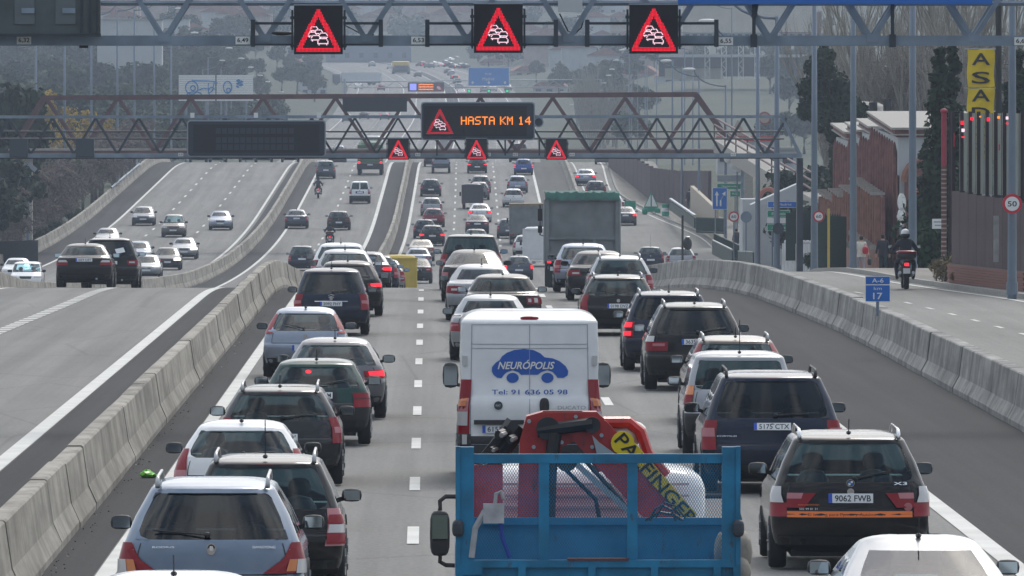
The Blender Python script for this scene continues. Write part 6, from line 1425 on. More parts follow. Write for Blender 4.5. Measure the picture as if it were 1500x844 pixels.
round_sign('red-ringed 50 speed sign on the lamp post at the right edge', 1482, 298.5, 52, .56, '50', False, dy=-.35)
round_sign('smaller red-ringed 60 sign on the lamp post beside the dark hedge', 1199, 317, 36.3, .47, '60', False, dy=-.3)
round_sign('red-ringed 60 sign under the blue lane-split sign', 1075, 317.5, 25.5, .62, '60')
t = thing('kilometre_sign', 'blue A-6 km 17 marker plate on the right barrier', 'road sign', at(1286, 424, 68)); b = MB(); b.box((0, 0, .19), (.53, .02, .175)); o = b.build('upper_plate', M['sign_w'], t); b = MB(); b.box((0, -.006, .19), (.515, .02, .16)); b.build('upper_face', M['sign_b'], o)
b = MB(); b.box((0, 0, -.085), (.53, .02, .36)); o = b.build('lower_plate', M['sign_w'], t); b = MB(); b.box((0, -.006, -.085), (.515, .02, .345)); b.build('lower_face', M['sign_b'], o)
text('A-6', M['sign_w'], t, (0, -.02, .19), .25, .095, bold=True); text('km', M['sign_w'], t, (0, -.02, .02), .17, .07); text('17', M['sign_w'], t, (0, -.02, -.145), .20, .14, bold=True); post(t, 0, -.58, .1, .035, .03)
t = thing('lane_split_sign', 'square blue sign with two white diverging arrows', 'road sign', at(1054.5, 291, 22)); b = MB(); b.box((0, 0, 0), (.98, .04, 1.45)); b.build('sign_border', M['sign_w'], t); b = MB(); b.box((0, -.02, 0), (.93, .03, 1.4)); b.build('sign_face', M['sign_b'], t)
b = MB(); b.bar((-.2, -.045, -.5), (-.2, -.045, .25), .1, .02); b.bar((.05, -.045, -.5), (.05, -.045, -.1), .1, .02); b.bar((.05, -.045, -.12), (.28, -.045, .28), .1, .02); b.prism([(-.34, .22), (-.06, .22), (-.2, .5)], -.055, -.035); b.prism([(.14, .32), (.38, .16), (.38, .48)], -.055, -.035); b.build('white_arrows', M['sign_w'], t)
post(t, -.3, -2.6, -.7); post(t, .3, -2.6, -.7)
def board(parent, x, z, w_, h, m, txt=None, y=0.0, tm='sign_w'):
    b = MB(); b.box((0, 0, 0), (w_, .04, h)); o = b.build('sign_board', m, parent); o.location = (x, y, z)
    b = MB(); b.box((0, .012, 0), (w_ + .05, .03, h + .05)); b.build('board_edge', M['sign_w'], o)
    if txt: text(txt, M[tm], o, (0, -.028, 0), w_ * .62, h * .42)
    return o
t = thing('route_sign', 'stack of a white and two green direction boards above the 60 sign', 'road sign', at(1068, 275, 21.5)); board(t, 0, .62, 1.6, .42, M['frame']); board(t, 0, .08, 1.6, .36, M['sign_g'], 'Majadahonda'); board(t, .42, -.42, .66, .36, M['sign_g'], 'M-50'); post(t, .42, -4.4, .8)
t = thing('route_sign', 'two green direction boards with a blue and white board on top, near the dark hedge', 'road sign', at(1146, 325, 29.5)); board(t, 0, .86, 1.42, .27, M['sign_b'], 'P  Madrid', -.03); board(t, -.18, .40, 1.1, .31, M['sign_g'], 'El Plantío'); board(t, -.18, .06, 1.1, .22, M['sign_w']); board(t, -.18, -.28, 1.1, .31, M['sign_g'], 'Aravaca'); post(t, -.5, -2.6, .9); post(t, .3, -2.6, .9)
for px, py, s_, lb in ((1140, 335, 32.9, 'dark back of a round sign on the lamp post by the green boards'), (1093, 318, 26, 'grey back of a round sign left of the green boards')):
    p = at(px, py, s_); t = thing('round_traffic_sign', lb, 'traffic sign', p); b = MB(); b.disc((0, -.2, 0), .26 if px > 1100 else .32, (0, 1, 0), .03, 22); b.build('disc', M['steel_d'] if px > 1100 else LM, t)
    if px < 1100: post(t, 0, ground(p.x, p.y) - p.z, .2)
t = thing('street_signs', 'pole seen edge-on with a blue round sign above a red no-entry sign', 'traffic sign', at(1321, 330, 35.5))
for dz, m_, in ((.95, M['sign_b']), (.36, M['sign_r'])):
    b = MB(); b.disc((0, -.02, dz), .36, (.86, -.5, 0), .03, 24, 0); b.disc((-.012, -.03, dz), .32, (.86, -.5, 0), .04, 24, 1); b.build('round_plate', [M['sign_w'], m_], t)
b = MB(); b.box((-.03, -.06, .36), (.2, .3, .1), 0, Matrix.Rotation(math.radians(-60), 3, 'Z')); b.build('white_bar', M['sign_w'], t); post(t, 0, -2.2, 1.3)
p = at(954, 302, 18.2); t = thing('diverge_marker', 'green and white diverging arrow board with green drums where the road splits', 'road marker', (p.x, p.y, zs(p.y)))
b = MB(); b.prism([(-.95, .7), (-.8, .3), (.8, .3), (.95, .7), (0, 2.7)], -.03, .03, 0); b.prism([(-.72, .95), (-.08, .95), (-.08, 2.35)], -.045, -.03, 1); b.prism([(.08, .95), (.72, .95), (.08, 2.35)], -.045, -.03, 1); b.build('arrow_board', [M['sign_g'], M['sign_w']], t)
for sx in (-1, 1): b = MB(); b.ell((sx * .75, 0, .4), (.35, .3, .42), e=3); b.build('drum', M['sign_g'], t, True)
t.scale = (.68, .68, .68)
p = at(975, 309, 18.4); t = thing('marker_drum', 'small green and white marker post right of the diverging board', 'road marker', (p.x, p.y, zs(p.y))); b = MB(); b.tube([(0, 0, 0), (0, 0, 1.1)], .3, 12, 0); b.tube([(0, 0, .5), (0, 0, .8)], .305, 12, 1); b.build('drum', [M['sign_g'], M['sign_w']], t)
p = at(923, 300, 18.2); t = thing('edge_board', 'small green chevron board beside the tipper tarpaulin', 'road marker', (p.x, p.y, zs(p.y))); b = MB(); b.box((0, 0, .75), (.9, .05, .7)); b.build('board', M['sign_g'], t); post(t, 0, 0, .5)
p = at(1004, 385, 27); t = thing('traffic_signal', 'dark pole with a black round signal head by the service road junction', 'traffic signal', (p.x, p.y, zs(p.y)))
b = MB(); b.tube([(-.15, 0, -.2), (-.15, 0, 3.3)], .06, 8); b.build('pole', M['trim'], t); b = MB(); b.ell((.12, 0, 1.75), (.24, .2, .34), e=2.4); b.build('signal_head', M['plastic'], t, True); b = MB(); b.ell((.12, -.1, 2.12), (.15, .2, .05)); b.build('visor', M['rim'], t)
for px, py, s_, lb in ((955, 345, 24.5, 'thin dark aerial pole above the dark hatchback'),): pass
# green pedestrian railing, upright bars
def railing(label, pts, h, m, name='railing', panel=None, step=1.0):
    t = thing(name, label, 'railing', pts[0]); o0 = Vector(pts[0])
    for a, c in zip(pts[:-1], pts[1:]):
        a, c = Vector(a) - o0, Vector(c) - o0; L_ = (c - a).length
        for z_ in (.12, h):
            b = MB(); b.bar(a + Vector((0, 0, z_)), c + Vector((0, 0, z_)), .06); b.build('rail', m, t)
        n_ = max(2, int(L_ / step))
        for i in range(n_ + 1):
            q = a.lerp(c, i / n_); b = MB(); b.bar(q, q + Vector((0, 0, h)), .05); b.build('upright', m, t)
        if panel:
            b = MB(); b.bar(a + Vector((0, .03, h * .5)), c + Vector((0, .03, h * .5)), .02, h * .8); b.build('panel', panel, t)
    return t
GR = mat('railing_green', (.012, .036, .03), .6, var=.2)
w3 = lambda px, py, s_: tuple(at(px, py, s_))
t = thing('railing', 'solid dark green railing curving along the pavement kerb', 'railing', (0, 0, 0)); b = MB()
for k_, (A_, B_) in enumerate((((1044, 375, 24.5), (1073, 390, 25.2)), ((1082, 392, 25.3), (1104, 394, 26.6)))):
    a, c = at(*A_), at(*B_); b = MB(); vs = []; b.bar(a + Vector((0, 0, .5)), c + Vector((0, 0, .5)), .08, .8); b.build('panel', GR, t); b = MB(); b.bar(a + Vector((0, 0, .95)), c + Vector((0, 0, .95)), .10, .06); b.build('top_rail', mat('pale_rail', (.4, .42, .4), .6), t)
railing('green bar railing across the side street behind the solid one', [w3(1020, 341, 21), w3(1044, 342, 21.3), w3(1062, 343, 21.5)], 1.05, GR, step=.35)
railing('green bar railing beside the parked kerb near the globe lamps', [w3(1046, 366, 24), w3(1086, 386, 25)], 1.0, GR, step=.4)
t = thing('guard_rail', 'dark metal guard rail at the corner of the side street', 'guard rail', (0, 0, 0)); b = MB(); b.bar(at(982, 303, 18.4) + Vector((0, 0, .1)), at(1018, 329, 20.5) + Vector((0, 0, .1)), .12, .7); b.build('rail', GR, t); b = MB(); b.bar(at(982, 303, 18.4) + Vector((0, 0, .65)), at(1018, 329, 20.5) + Vector((0, 0, .65)), .2, .1); b.build('rail_cap', M['frame'], t)
# globe lamps on the pavement
p = at(1080, 245, 21.5); t = thing('globe_lamp', 'white globe street lamp above the direction boards', 'street lamp', (p.x, p.y, ground(p.x, p.y))); b = MB(); b.tube([(0, 0, 0), (0, 0, p.z - ground(p.x, p.y))], .06, 8); b.build('pole', LM, t)
for dx, dz in ((-.2, .2), (.12, -.0), (-.6, .6)): b = MB(); b.ell((dx, 0, p.z - ground(p.x, p.y) + dz), (.32, .32, .34)); b.build('globe', M['sign_w'], t, True)
p = at(1214, 340, 36.2); b = MB(); b.bar((0, 0, -1.6), (0, 0, .95), .1); o = b.build('yellow_post', mat('faded_yellow', (.55, .42, .10), .7)); o.location = p; tag(o, 'yellow post standing in front of the dark gate', 'post')
p = at(1160, 380, 31); b = MB(); b.box((0, 0, .3), (.32, .25, .6), 0); b.box((0, 0, .66), (.36, .29, .1), 1); o = b.build('litter_bin', [M['trim'], GR]); o.location = p; tag(o, 'small dark bollard bin behind the lamp post by the green boards', 'litter bin')
# mast camera at the left
p = at(41, 352, 21); t = thing('camera_mast', 'slim grey mast with a camera box at the left edge', 'camera mast', (p.x, p.y, ground(p.x, p.y))); H_ = at(41, 243, 21).z - ground(p.x, p.y); b = MB(); b.tube([(0, 0, 0), (0, 0, H_)], .1, 8); b.build('pole', LM, t); b = MB(); b.box((.3, 0, H_ - .1), (.7, .3, .3), 0, Matrix.Rotation(.7, 3, 'Y')); b.build('camera_box', M['frame'], t)

# ------------------------------------------------------------------ walls and buildings on the right
def bricks_wall(): pass
# brown panel wall with dark fins above, on a low brick base
wp = [(at(1398, 412, 48.6).x, F / 48.6), (at(1512, 434, 51.2).x, F / 51.2), (20.0, 255)]
t = thing('panel_wall', 'brown ribbed panel wall with tall dark fins at the right edge', 'wall', (0, 0, 0))
def wseg(a, c, z0, z1, th, m, nm, par, dy=0.0):
    b = MB(); A_, C_ = Vector((a[0], a[1] + dy, 0)), Vector((c[0], c[1] + dy, 0)); b.bar(A_.lerp(C_, 0) + Vector((0, 0, (z0 + z1) / 2)), C_ + Vector((0, 0, (z0 + z1) / 2)), th, z1 - z0); return b.build(nm, m, par)
b0 = MB(); wl = Vector((wp[1][0] - wp[0][0], wp[1][1] - wp[0][1], 0)); n_ = 9; PW = wl.length / n_; dirv = wl.normalized()
BRK = M['brick']; bm = MB(); bm.box((0, 0, 0), (.215, .1, .062)); bme = bm.mesh('brick', BRK)
z00 = 0.14; ang = math.atan2(dirv.y, dirv.x); nrm = Vector((dirv.y, -dirv.x, 0)); nrm = nrm if nrm.y < 0 else -nrm
base = wseg(wp[0], wp[1], z00 - .3, z00 + .56, .3, mat('mortar', (.17, .13, .115), .95), 'brick_base', t)
k_ = 0
for r_ in range(7):
    for i in range(42):
        if k_ >= 294: break
        q = Vector((wp[0][0], wp[0][1], 0)) + dirv * ((i + .5 * (r_ % 2) + .1) * wl.length / 42.6) + nrm * .155; k_ += 1
        o = inst(bme, 'brick', base, (q.x, q.y, z00 + .04 + r_ * .077), (0, 0, ang)); o.scale = (wl.length / 42.6 / .228, 1, 1 + RND.uniform(-.05, .05))
for i in range(n_):
    q = Vector((wp[0][0], wp[0][1], 0)) + dirv * (PW * (i + .5)); b = MB(); b.box((0, 0, 0), (PW - .05, .16, 2.15)); b.prism([(-.5 * PW + .025, -.08), (.5 * PW - .025, -.08), (.5 * PW - .025, .08), (-.5 * PW + .025, .08)], 1.075, 1.12, 0, 'xy')
    o = b.build('wall_panel', M['brown'], t); o.location = (q.x, q.y, z00 + .56 + 1.08 - i * .03); o.rotation_euler = (0, RND.uniform(-.01, .01), ang)
    q2 = q - dirv * PW * .5 + nrm * .02; b = MB(); b.box((0, 0, 0), (.105, .14, 2.5)); o = b.build('fin', mat('dark_fin', (.035, .024, .03), .7, var=.2), t); o.location = (q2.x, q2.y, z00 + 3.9)
    q3 = q - nrm * .16; b = MB(); b.box((0, 0, 0), (PW * .9, .02, 2.4)); o = b.build('green_pane', mat('green_glass', (.12, .16, .135), .35, .0, var=.35, vscale=1.2), t); o.location = (q3.x, q3.y, z00 + 3.9); o.rotation_euler = (0, 0, ang)
q = at(1459, 350, 50.3); b = MB(); b.box((0, 0, 0), (.16, .03, 1.35)); o = b.build('pale_board', mat('worn_board', (.42, .42, .42), .9, var=.3, vscale=3), t); o.location = q + Vector((0, -.25, 0))
t2 = thing('neon_sign', 'red and orange lit letters glowing behind the dark fins', 'lit sign', at(1440, 175, 47.5))
for px, py, w_, h_, m_ in ((1410, 180, .14, .16, 'led_r'), (1411, 191, .13, .14, 'led_w'), (1411, 201, .13, .06, 'led_r'), (1424, 174, .13, .14, 'led_r'), (1436, 171, .07, .06, 'led_a'), (1448, 175, .12, .16, 'led_r'), (1463, 172, .1, .1, 'led_a'), (1476, 173, .13, .12, 'led_w'), (1476, 181, .12, .07, 'led_r'), (1464, 216, .05, .25, 'sign_r'), (1398, 205, .04, .6, 'sign_r')):
    b = MB(); b.box((0, 0, 0), (w_ * .7, .04, h_ * .7)); o = b.build('lit_letter', M[m_], t2); o.location = at(px, py, 49.4 + (px - 1398) * .0228) - at(1440, 175, 47.5)
for px, wd_, m_, lb in ((1383, .17, 'striped', 'red-topped pole with a spiral striped lower part beside the brown wall'), (1393, .14, 'dark', 'dark post beside the red-topped pole')):
    p = at(px, 375, 46.5); t = thing('barber_pole' if m_ == 'striped' else 'wall_post', lb, 'pole', p); zt = HC - (163 - PY0) / 46.5 - p.z
    if m_ == 'striped':
        b = MB(); b.tube([(0, 0, zt * .62), (0, 0, zt)], wd_ / 2, 10); b.build('upper_pole', mat('pole_red', (.32, .035, .06), .6), t)
        b = MB(); n_ = 60
        for i in range(n_): b.tube([(0, 0, zt * .62 * i / n_), (0, 0, zt * .62 * (i + 1) / n_)], wd_ / 2, 10, 1 if i % 3 == 0 else 0, False)
        b.build('striped_pole', [mat('pole_brown', (.13, .06, .055), .8), mat('pole_pale', (.34, .28, .26), .8)], t); b = MB(); b.ell((0, 0, zt), (.12, .12, .09)); b.build('finial', mat('pole_red', (.32, .035, .06), .6), t)
    else: b = MB(); b.tube([(0, 0, 0), (0, 0, zt)], wd_ / 2, 8); b.build('post', mat('dark_fin', (.04, .028, .032), .7), t)
b = MB(); b.box((0, 0, 0), (.36, .03, .32), 0); b.box((0, -.02, .06), (.26, .01, .04), 1); b.box((0, -.02, -.05), (.2, .01, .04), 1); o = b.build('notice_plate', [M['sign_w'], M['vangrey']]); o.location = at(1374, 328, 45.8); tag(o, 'small white notice plate left of the striped pole', 'notice')
# vertical yellow banner
t = thing('banner', 'tall yellow banner with black letters ASADOR hanging from a dark mast', 'banner', at(1437, 119, 42)); b = MB()
for r_ in range(2):
    vs = []
    for j in range(9):
        for i in range(7): vs.append((-.47 + .94 * i / 6 + (.02 * math.sin(j * .9 + r_)), .035 * math.sin(i * 1.1 + j * .6), 1.12 - r_ * 1.36 - j * 1.32 / 8))
    b = MB(); b.add(vs, [(j * 7 + i, (j + 1) * 7 + i, (j + 1) * 7 + i + 1, j * 7 + i + 1) for j in range(8) for i in range(6)]); b.build('banner_cloth', M['sign_y'], t, True)
for i, ch in enumerate('ASADOR'): text(ch, M['ink'], t, (0, -.06, [.77, .12, -.50, -1.12, -1.74, -2.36][i]), .64, .42, bold=True)
for r_ in range(2):
    vs = [(-.47 + .94 * i, .0, -1.60 - j * .66 - r_ * 0) for j in range(2) for i in range(2)]
b = MB(); b.box((0, .01, -2.1), (.94, .02, 1.3)); b.build('banner_cloth', M['sign_y'], t)
for z_ in (1.12, -.24): b = MB(); b.tube([(-.58, .02, z_), (.62, .02, z_)], .02, 6); b.build('banner_rod', M['rim'], t)
b = MB(); b.tube([(.62, .05, -8), (.62, .05, 6)], .11, 10); b.build('mast', M['trim'], t)

# white villa with stepped brick piers
vl = thing('villa', 'white walled villa with a stepped flat roof and rows of slim brick piers', 'house', (0, 0, 0))
def seen(px, py, s_): return at(px, py, s_)
BRKD = mat('pier_brick', (.20, .09, .078), .9, var=.3, vscale=2.5); BRKR = mat('plinth_brick', (.30, .15, .11), .9, var=.25, vscale=3)
blocks = [(1316, 1279, 187, 34.0, 32.2, 10), (1281, 1263, 185, 32.0, 31.0, 5), (1264, 1246, 190, 30.8, 29.9, 5), (1245, 1225, 193, 29.7, 28.7, 6)]
for bi, (xa, xb, py, sa, sb_, npier) in enumerate(blocks):
    def V_(t, dpy, out=0.0, xo=0.0):       # t from the near to the far end; dpy pixels below the cornice; out toward the street
        px = xa + (xb - xa) * t; s_ = sa + (sb_ - sa) * t; v = at(px, py + dpy - .66 * (xa - xb) * t, s_); return v + Vector((-out + xo, 0, 0))
    def slab(nm, m_, d0, d1, o0=0.0, depth=6.0, t0=0.0, t1=1.0, ex=0.0):
        q = [V_(t0, d1, o0), V_(t1, d1, o0), V_(t1, d1, o0, depth), V_(t0, d1, o0, depth)]; h_ = (d1 - d0) / sa; b = MB()
        b.add([(p.x, p.y - (ex if i in (0, 3) else 0), p.z + z) for z in (0, h_) for i, p in enumerate(q)], [(0, 1, 5, 4), (1, 2, 6, 5), (2, 3, 7, 6), (3, 0, 4, 7), (4, 5, 6, 7), (3, 2, 1, 0)]); return b.build(nm, m_, vl)
    slab('wall', M['wwhite'], 14, 225, 0.0); slab('cornice', M['stone'], 0, 3.2, .30, 6.3, ex=.25); slab('cornice', BRKD, 3.3, 9.5, .16, 6.1, ex=.12); slab('cornice', M['stone'], 9.6, 11.4, .24, 6.2, ex=.2); slab('cornice', BRKD, 11.5, 14, .08, 6.05, ex=.06)
    for i in range(npier):
        t_ = (i + .4) / npier; p, q = V_(t_, 215, .12), V_(t_, 27, .12); b = MB(); b.tube([p, q - Vector((0, 0, .3)), q + Vector((0, 0, .15))], [.12, .12, .03], 6); b.build('brick_pier', BRKD, vl)
        p = V_(t_, 98, .85); b = MB(); b.box(p, (.62, .5, .12)); b.build('pier_capstone', M['stone'], vl)
        p = V_(t_, 150, .85); b = MB(); b.box(p, (.24, .3, 3.0)); b.build('fence_pier', BRKR, vl)
        p = V_(t_, 177, 1.0); b = MB(); b.box(p, (.34, .4, .2)); b.build('plinth_stone', M['stone'], vl)
    slab('brick_panel', BRKD, 70, 220, .05, .1); slab('ribbed_fence', BRKD, 102, 225, .72, .15); slab('plinth', BRKR, 180, 240, .98, .4)
A_ = at(1316, 404, 34.0); z0 = zs(A_.y) - .3
b = MB(); b.tube([(A_.x + 1.0 + .78 * math.cos(a), A_.y - .34, 2.2 + .95 * math.sin(a)) for a in np.linspace(math.pi, 0, 14)], .16, 6); b.build('brick_arch', BRKR, vl)
b = MB(); b.prism([(A_.x + .25, z0)] + [(A_.x + 1.0 + .75 * math.cos(a), 2.2 + .92 * math.sin(a)) for a in np.linspace(math.pi, 0, 14)] + [(A_.x + 1.75, z0)], A_.y - .36, A_.y - .26); b.build('arch_infill', BRKD, vl)
b = MB(); b.box((A_.x + 1.0, A_.y - .40, 1.9), (.7, .05, .35)); b.build('arch_lamp', M['lamber'], vl)
b = MB(); b.box((A_.x + 3.2, A_.y - 2.2, z0 + .55), (4.2, .3, .5), 0); b.box((A_.x + 3.2, A_.y - 2.2, z0 + .95), (4.3, .4, .1), 1); b.box((A_.x + 3.2, A_.y - 2.4, z0 + .35), (4.2, .1, .35), 1); b.build('low_white_wall', [M['steel_d'], M['wwhite']], vl)
for px, py, h_, lb in ((1282, 187, 1.2, 'grey chimney pot'), (1303, 195, 1.6, '')):
    p = at(px, py, 31); b = MB(); b.tube([(p.x, p.y + 2, p.z - .9), (p.x, p.y + 2, p.z + h_)], .2, 10); b.build('chimney_pipe', M['trim'], vl)
b = MB(); p = at(1268, 168, 28); b.ell((p.x, p.y + 4, p.z - .6), (1.6, 2, 1.3), e=3); b.build('rooftop_store', M['stone'], vl)
# dark green gate and hedge, white house with red arch, sloping street wall
t = thing('gate', 'dark green sheet gate and fence between the lamp post and the villa', 'gate', (0, 0, 0))
for pa, pb, y0_, y1_, s_ in ((1160, 1190, 312, 382, 32.2), (1197, 1232, 316, 402, 34)):
    A_, B_ = at(pa, y1_, s_), at(pb, y1_, s_ - .5); h_ = (y1_ - y0_) / s_
    for i in range(10):
        q = A_.lerp(B_, (i + .5) / 10); b = MB(); b.box((q.x, q.y, q.z + h_ / 2), ((B_ - A_).length / 10 * .9, .08, h_)); b.prism([(q.x - .05, q.z + h_), (q.x + .05, q.z + h_), (q.x, q.z + h_ + .14)], q.y - .03, q.y + .03); b.build('gate_slat', GR, t)
t = thing('garden_wall', 'mottled white garden wall below the dark green gate', 'wall', (0, 0, 0)); A_, B_ = at(1150, 401, 31.5), at(1192, 404, 33); b = MB(); b.bar(A_ + Vector((0, .4, .4)), B_ + Vector((0, .4, .4)), .25, 2.0); b.build('wall', mat('mottled_white', (.3, .3, .3), .9, var=.5, vscale=1.5, col2=(.55, .56, .57)), t)
for i in range(8): q = A_.lerp(B_, (i + .5) / 8); b = MB(); b.ell((q.x, q.y + .4, q.z + 1.45), (.12, .2, .12)); b.build('coping_stone', M['wwhite'], t)
h = thing('white_house', 'low white house with a red-brown arch and slanted parapet behind the green boards', 'house', (0, 0, 0))
def pxbox(par, nm, m_, x0, x1, y0, y1, s_, dep=3.0):
    A_, B_ = at(x0, y1, s_), at(x1, y0, s_); b = MB(); b.box(((A_.x + B_.x) / 2, A_.y + dep / 2, (A_.z + B_.z) / 2), (abs(B_.x - A_.x), dep, abs(B_.z - A_.z))); return b.build(nm, m_, par)
pxbox(h, 'wall', M['wwhite'], 1088, 1158, 292, 395, 25.6, 6); pxbox(h, 'wall', M['wwhite'], 1086, 1118, 300, 395, 25.2, 3)
b = MB(); q = [at(1100, 300, 25.8), at(1171, 268, 25.8), at(1171, 300, 25.8)]; b.prism([(p.x, p.z) for p in q], q[0].y - .4, q[0].y + 3); b.build('slanted_parapet', M['wwhite'], h)
b = MB(); c_ = at(1125, 296, 25.4); b.tube([(c_.x + .55 * math.cos(a), c_.y - .6, c_.z + .75 * math.sin(a)) for a in np.linspace(math.pi, 0, 12)], .14, 8); b.build('red_arch', mat('arch_red', (.32, .12, .08), .8), h)
for x0 in (1093, 1121): pxbox(h, 'doorway', M['pane'], x0, x0 + 5, 330, 372, 25.0, .2)
h = thing('brown_wall', 'tall dark brown noise wall beside the far service road', 'wall', (0, 0, 0))
wp2 = [at(893, 240, 15.6), at(930, 268, 16.7), at(955, 290, 17.5), at(990, 294, 17.8), at(1040, 296, 18.4)]; tops = [(893, 226), (930, 232), (955, 246), (990, 250), (1040, 250)]
for i in range(len(wp2) - 1):
    A_, B_ = wp2[i], wp2[i + 1]; n_ = max(3, int(abs(tops[i + 1][0] - tops[i][0]) / 6))
    for j in range(n_):
        a, c = A_.lerp(B_, j / n_), A_.lerp(B_, (j + .97) / n_); s1 = F / a.y; zt = HC - (tops[i][1] + (tops[i + 1][1] - tops[i][1]) * j / n_ - PY0) / s1
        b = MB(); b.bar((a.x, a.y, (a.z + zt) / 2 - .3), (c.x, c.y, (a.z + zt) / 2 - .3), .25, zt - a.z + .6); b.build('wall_panel', M['brown'], h)
h = thing('street_wall', 'beige side-street wall dropping toward the bar railing', 'wall', (0, 0, 0)); b = MB(); A_, B_ = at(1014, 300, 18.6), at(1050, 336, 20.5)
for a_, c_ in ((0, .33), (.33, .66), (.66, 1)):
    p, q = A_.lerp(B_, a_), A_.lerp(B_, c_); b = MB(); b.bar(p + Vector((0, 0, .3)), q + Vector((0, 0, .3)), .3, 2.4); b.build('wall', mat('beige_wall', (.46, .40, .32), .9, var=.15), h)

def house(label, px, py, s_, w_, d_, h_, wallm, roofm=None, rows=2, cols=3, name='house', zbase=None, rz=0.0, pitch=.35, cat='house', group=None, win=None):
    p = at(px, py, s_); zb_ = ground(p.x, p.y) - .6 if zbase is None else zbase; h_ = (p.z - zb_) if h_ is None else h_
    t = thing(name, label, cat, (p.x, p.y, zb_), rz, group); b = MB(); b.box((0, d_ / 2, h_ / 2), (w_, d_, h_)); wl_ = b.build('wall', wallm, t)
    if roofm:
        b = MB(); rh = w_ * pitch * .5 if w_ < d_ * 3 else d_ * .3
        b.prism([(-w_ / 2 - .4, h_ + .01), (w_ / 2 + .4, h_ + .01), (w_ * .25, h_ + rh), (-w_ * .25, h_ + rh)], -.4, d_ + .4); b.build('roof', roofm, t)
    else: b = MB(); b.box((0, d_ / 2, h_ + .12), (w_ + .3, d_ + .3, .24)); b.build('roof', M['stone'], t)
    for r_ in range(rows):
        for c_ in range(cols):
            x = -w_ / 2 + w_ * (c_ + .5) / cols; z = h_ * (1 - (r_ + .55) / max(rows, 1) * .8); b = MB(); b.box((x, -.02, z), (min(1.3, w_ / cols * .55), .12, min(1.5, h_ / rows * .4))); b.build('window', win or M['pane'], t)
    return t
WW, ST = M['wwhite'], M['stone']
OCH = mat('ochre_render', (.42, .31, .22), .9, var=.2, vscale=.5); PNK = mat('pinkish_render', (.42, .33, .29), .9, var=.2, vscale=.5)
# hillside houses along the top, left to right
hs = [(160, 13, 4.9, 12, OCH, 'low reddish house at the top left beside the dark panel'), (192, 10, 4.6, 9, WW, 'white gabled house at the top left behind the lamp arm'), (231, 21, 4.5, 9, PNK, 'pinkish house right of the first truss V at the top'), (262, 12, 4.3, 10, OCH, 'ochre house under the tube in the upper left'), (287, 27, 4.6, 8, PNK, 'red-roofed house near the second truss V'), (310, 9, 4.2, 9, WW, 'pale house high on the left hillside'), (333, 30, 4.6, 9, WW, 'white terraced house low on the hillside'), (352, 13, 4.2, 8, PNK, 'rose house near the top of the left hillside'), (374, 26, 4.5, 10, OCH, 'ochre house beside the third truss V'), (398, 14, 4.2, 9, WW, 'white house left of the left triangle sign'), (416, 32, 4.6, 8, PNK, 'small red-roofed house under the left triangle sign'), (520, 20, 4.2, 12, PNK, 'pinkish house between the left and middle triangle signs'), (590, 15, 4.1, 10, OCH, 'ochre house left of the middle triangle sign'), (640, 40, 4.4, 9, WW, 'pale house with a blue mark beside the middle triangle sign'), (672, 12, 4.1, 10, PNK, 'house on the hill just left of the middle triangle sign'), (790, 20, 4.2, 11, OCH, 'house behind the pale control box'), (850, 34, 4.5, 10, WW, 'pale house right of the control box')]
for i, (px, py, s_, w_, m_, lb) in enumerate(hs): house(lb, px, py, s_, w_, 9, RND.uniform(5, 7), m_, M['roof'], 2, 3, zbase=at(px, py, s_).z - RND.uniform(5, 6), rz=RND.uniform(-.3, .3), group='hillside houses')
GRF = mat('far_shed_white', (.5, .52, .54), .8, var=.1, vscale=.3)
t = house('long pale shed with a green graffiti strip at the upper left', 195, 42, 6.3, 26, 12, 3.2, GRF, None, 0, 0, 'shed', cat='shed', zbase=at(195, 50, 6.3).z); b = MB(); b.box((.5, -.1, 1.6), (8, .1, 1.7)); g_ = b.build('green_graffiti', mat('graffiti_green', (.08, .45, .15), .8), t); b = MB()
for i in range(7): b.box((-2 + i * .65, -.18, 1.5 + .25 * math.sin(i * 2)), (.45, .05, .8), 0, Matrix.Rotation(.4 * math.sin(i * 3), 3, 'Y'))
b.build('graffiti_tag', M['sign_y'], t)
house('big pale grey building among the trees below the gantry at left', 190, 66, 8.6, 11, 8, 9, GRF, None, 0, 0, 'building', cat='building', zbase=at(190, 90, 8.6).z - 2)
house('white building with a gable behind the red-brown truss at left', 185, 183, 13.2, 4.8, 6, 4.5, GRF, None, 1, 4, 'building', cat='building')
house('grey flat-roofed depot left of the far coach', 540, 62, 4.8, 26, 14, 7, mat('depot_grey', (.17, .2, .25), .8, var=.2), None, 1, 6, 'depot', cat='building', zbase=at(540, 100, 4.8).z)
house('beige block with many window bands behind the far jam', 668, 66, 4.3, 14, 8, 9, PNK, None, 4, 6, 'apartment_block', cat='building', zbase=at(668, 98, 4.3).z)
h = house('hotel building with pale HOSTAL letters on its roof edge', 885, 36, 4.9, 20, 10, 8, ST, None, 2, 8, 'hotel', cat='building', zbase=at(885, 76, 4.9).z); text('HOSTAL', M['sign_w'], h, (0, -.3, 6.6), 8.5, 1.5, bold=True)
house('white house with a tree on its left beside the right triangle sign', 898, 10, 4.6, 11, 9, 7, WW, M['roof'], 2, 3, zbase=at(898, 30, 4.6).z)
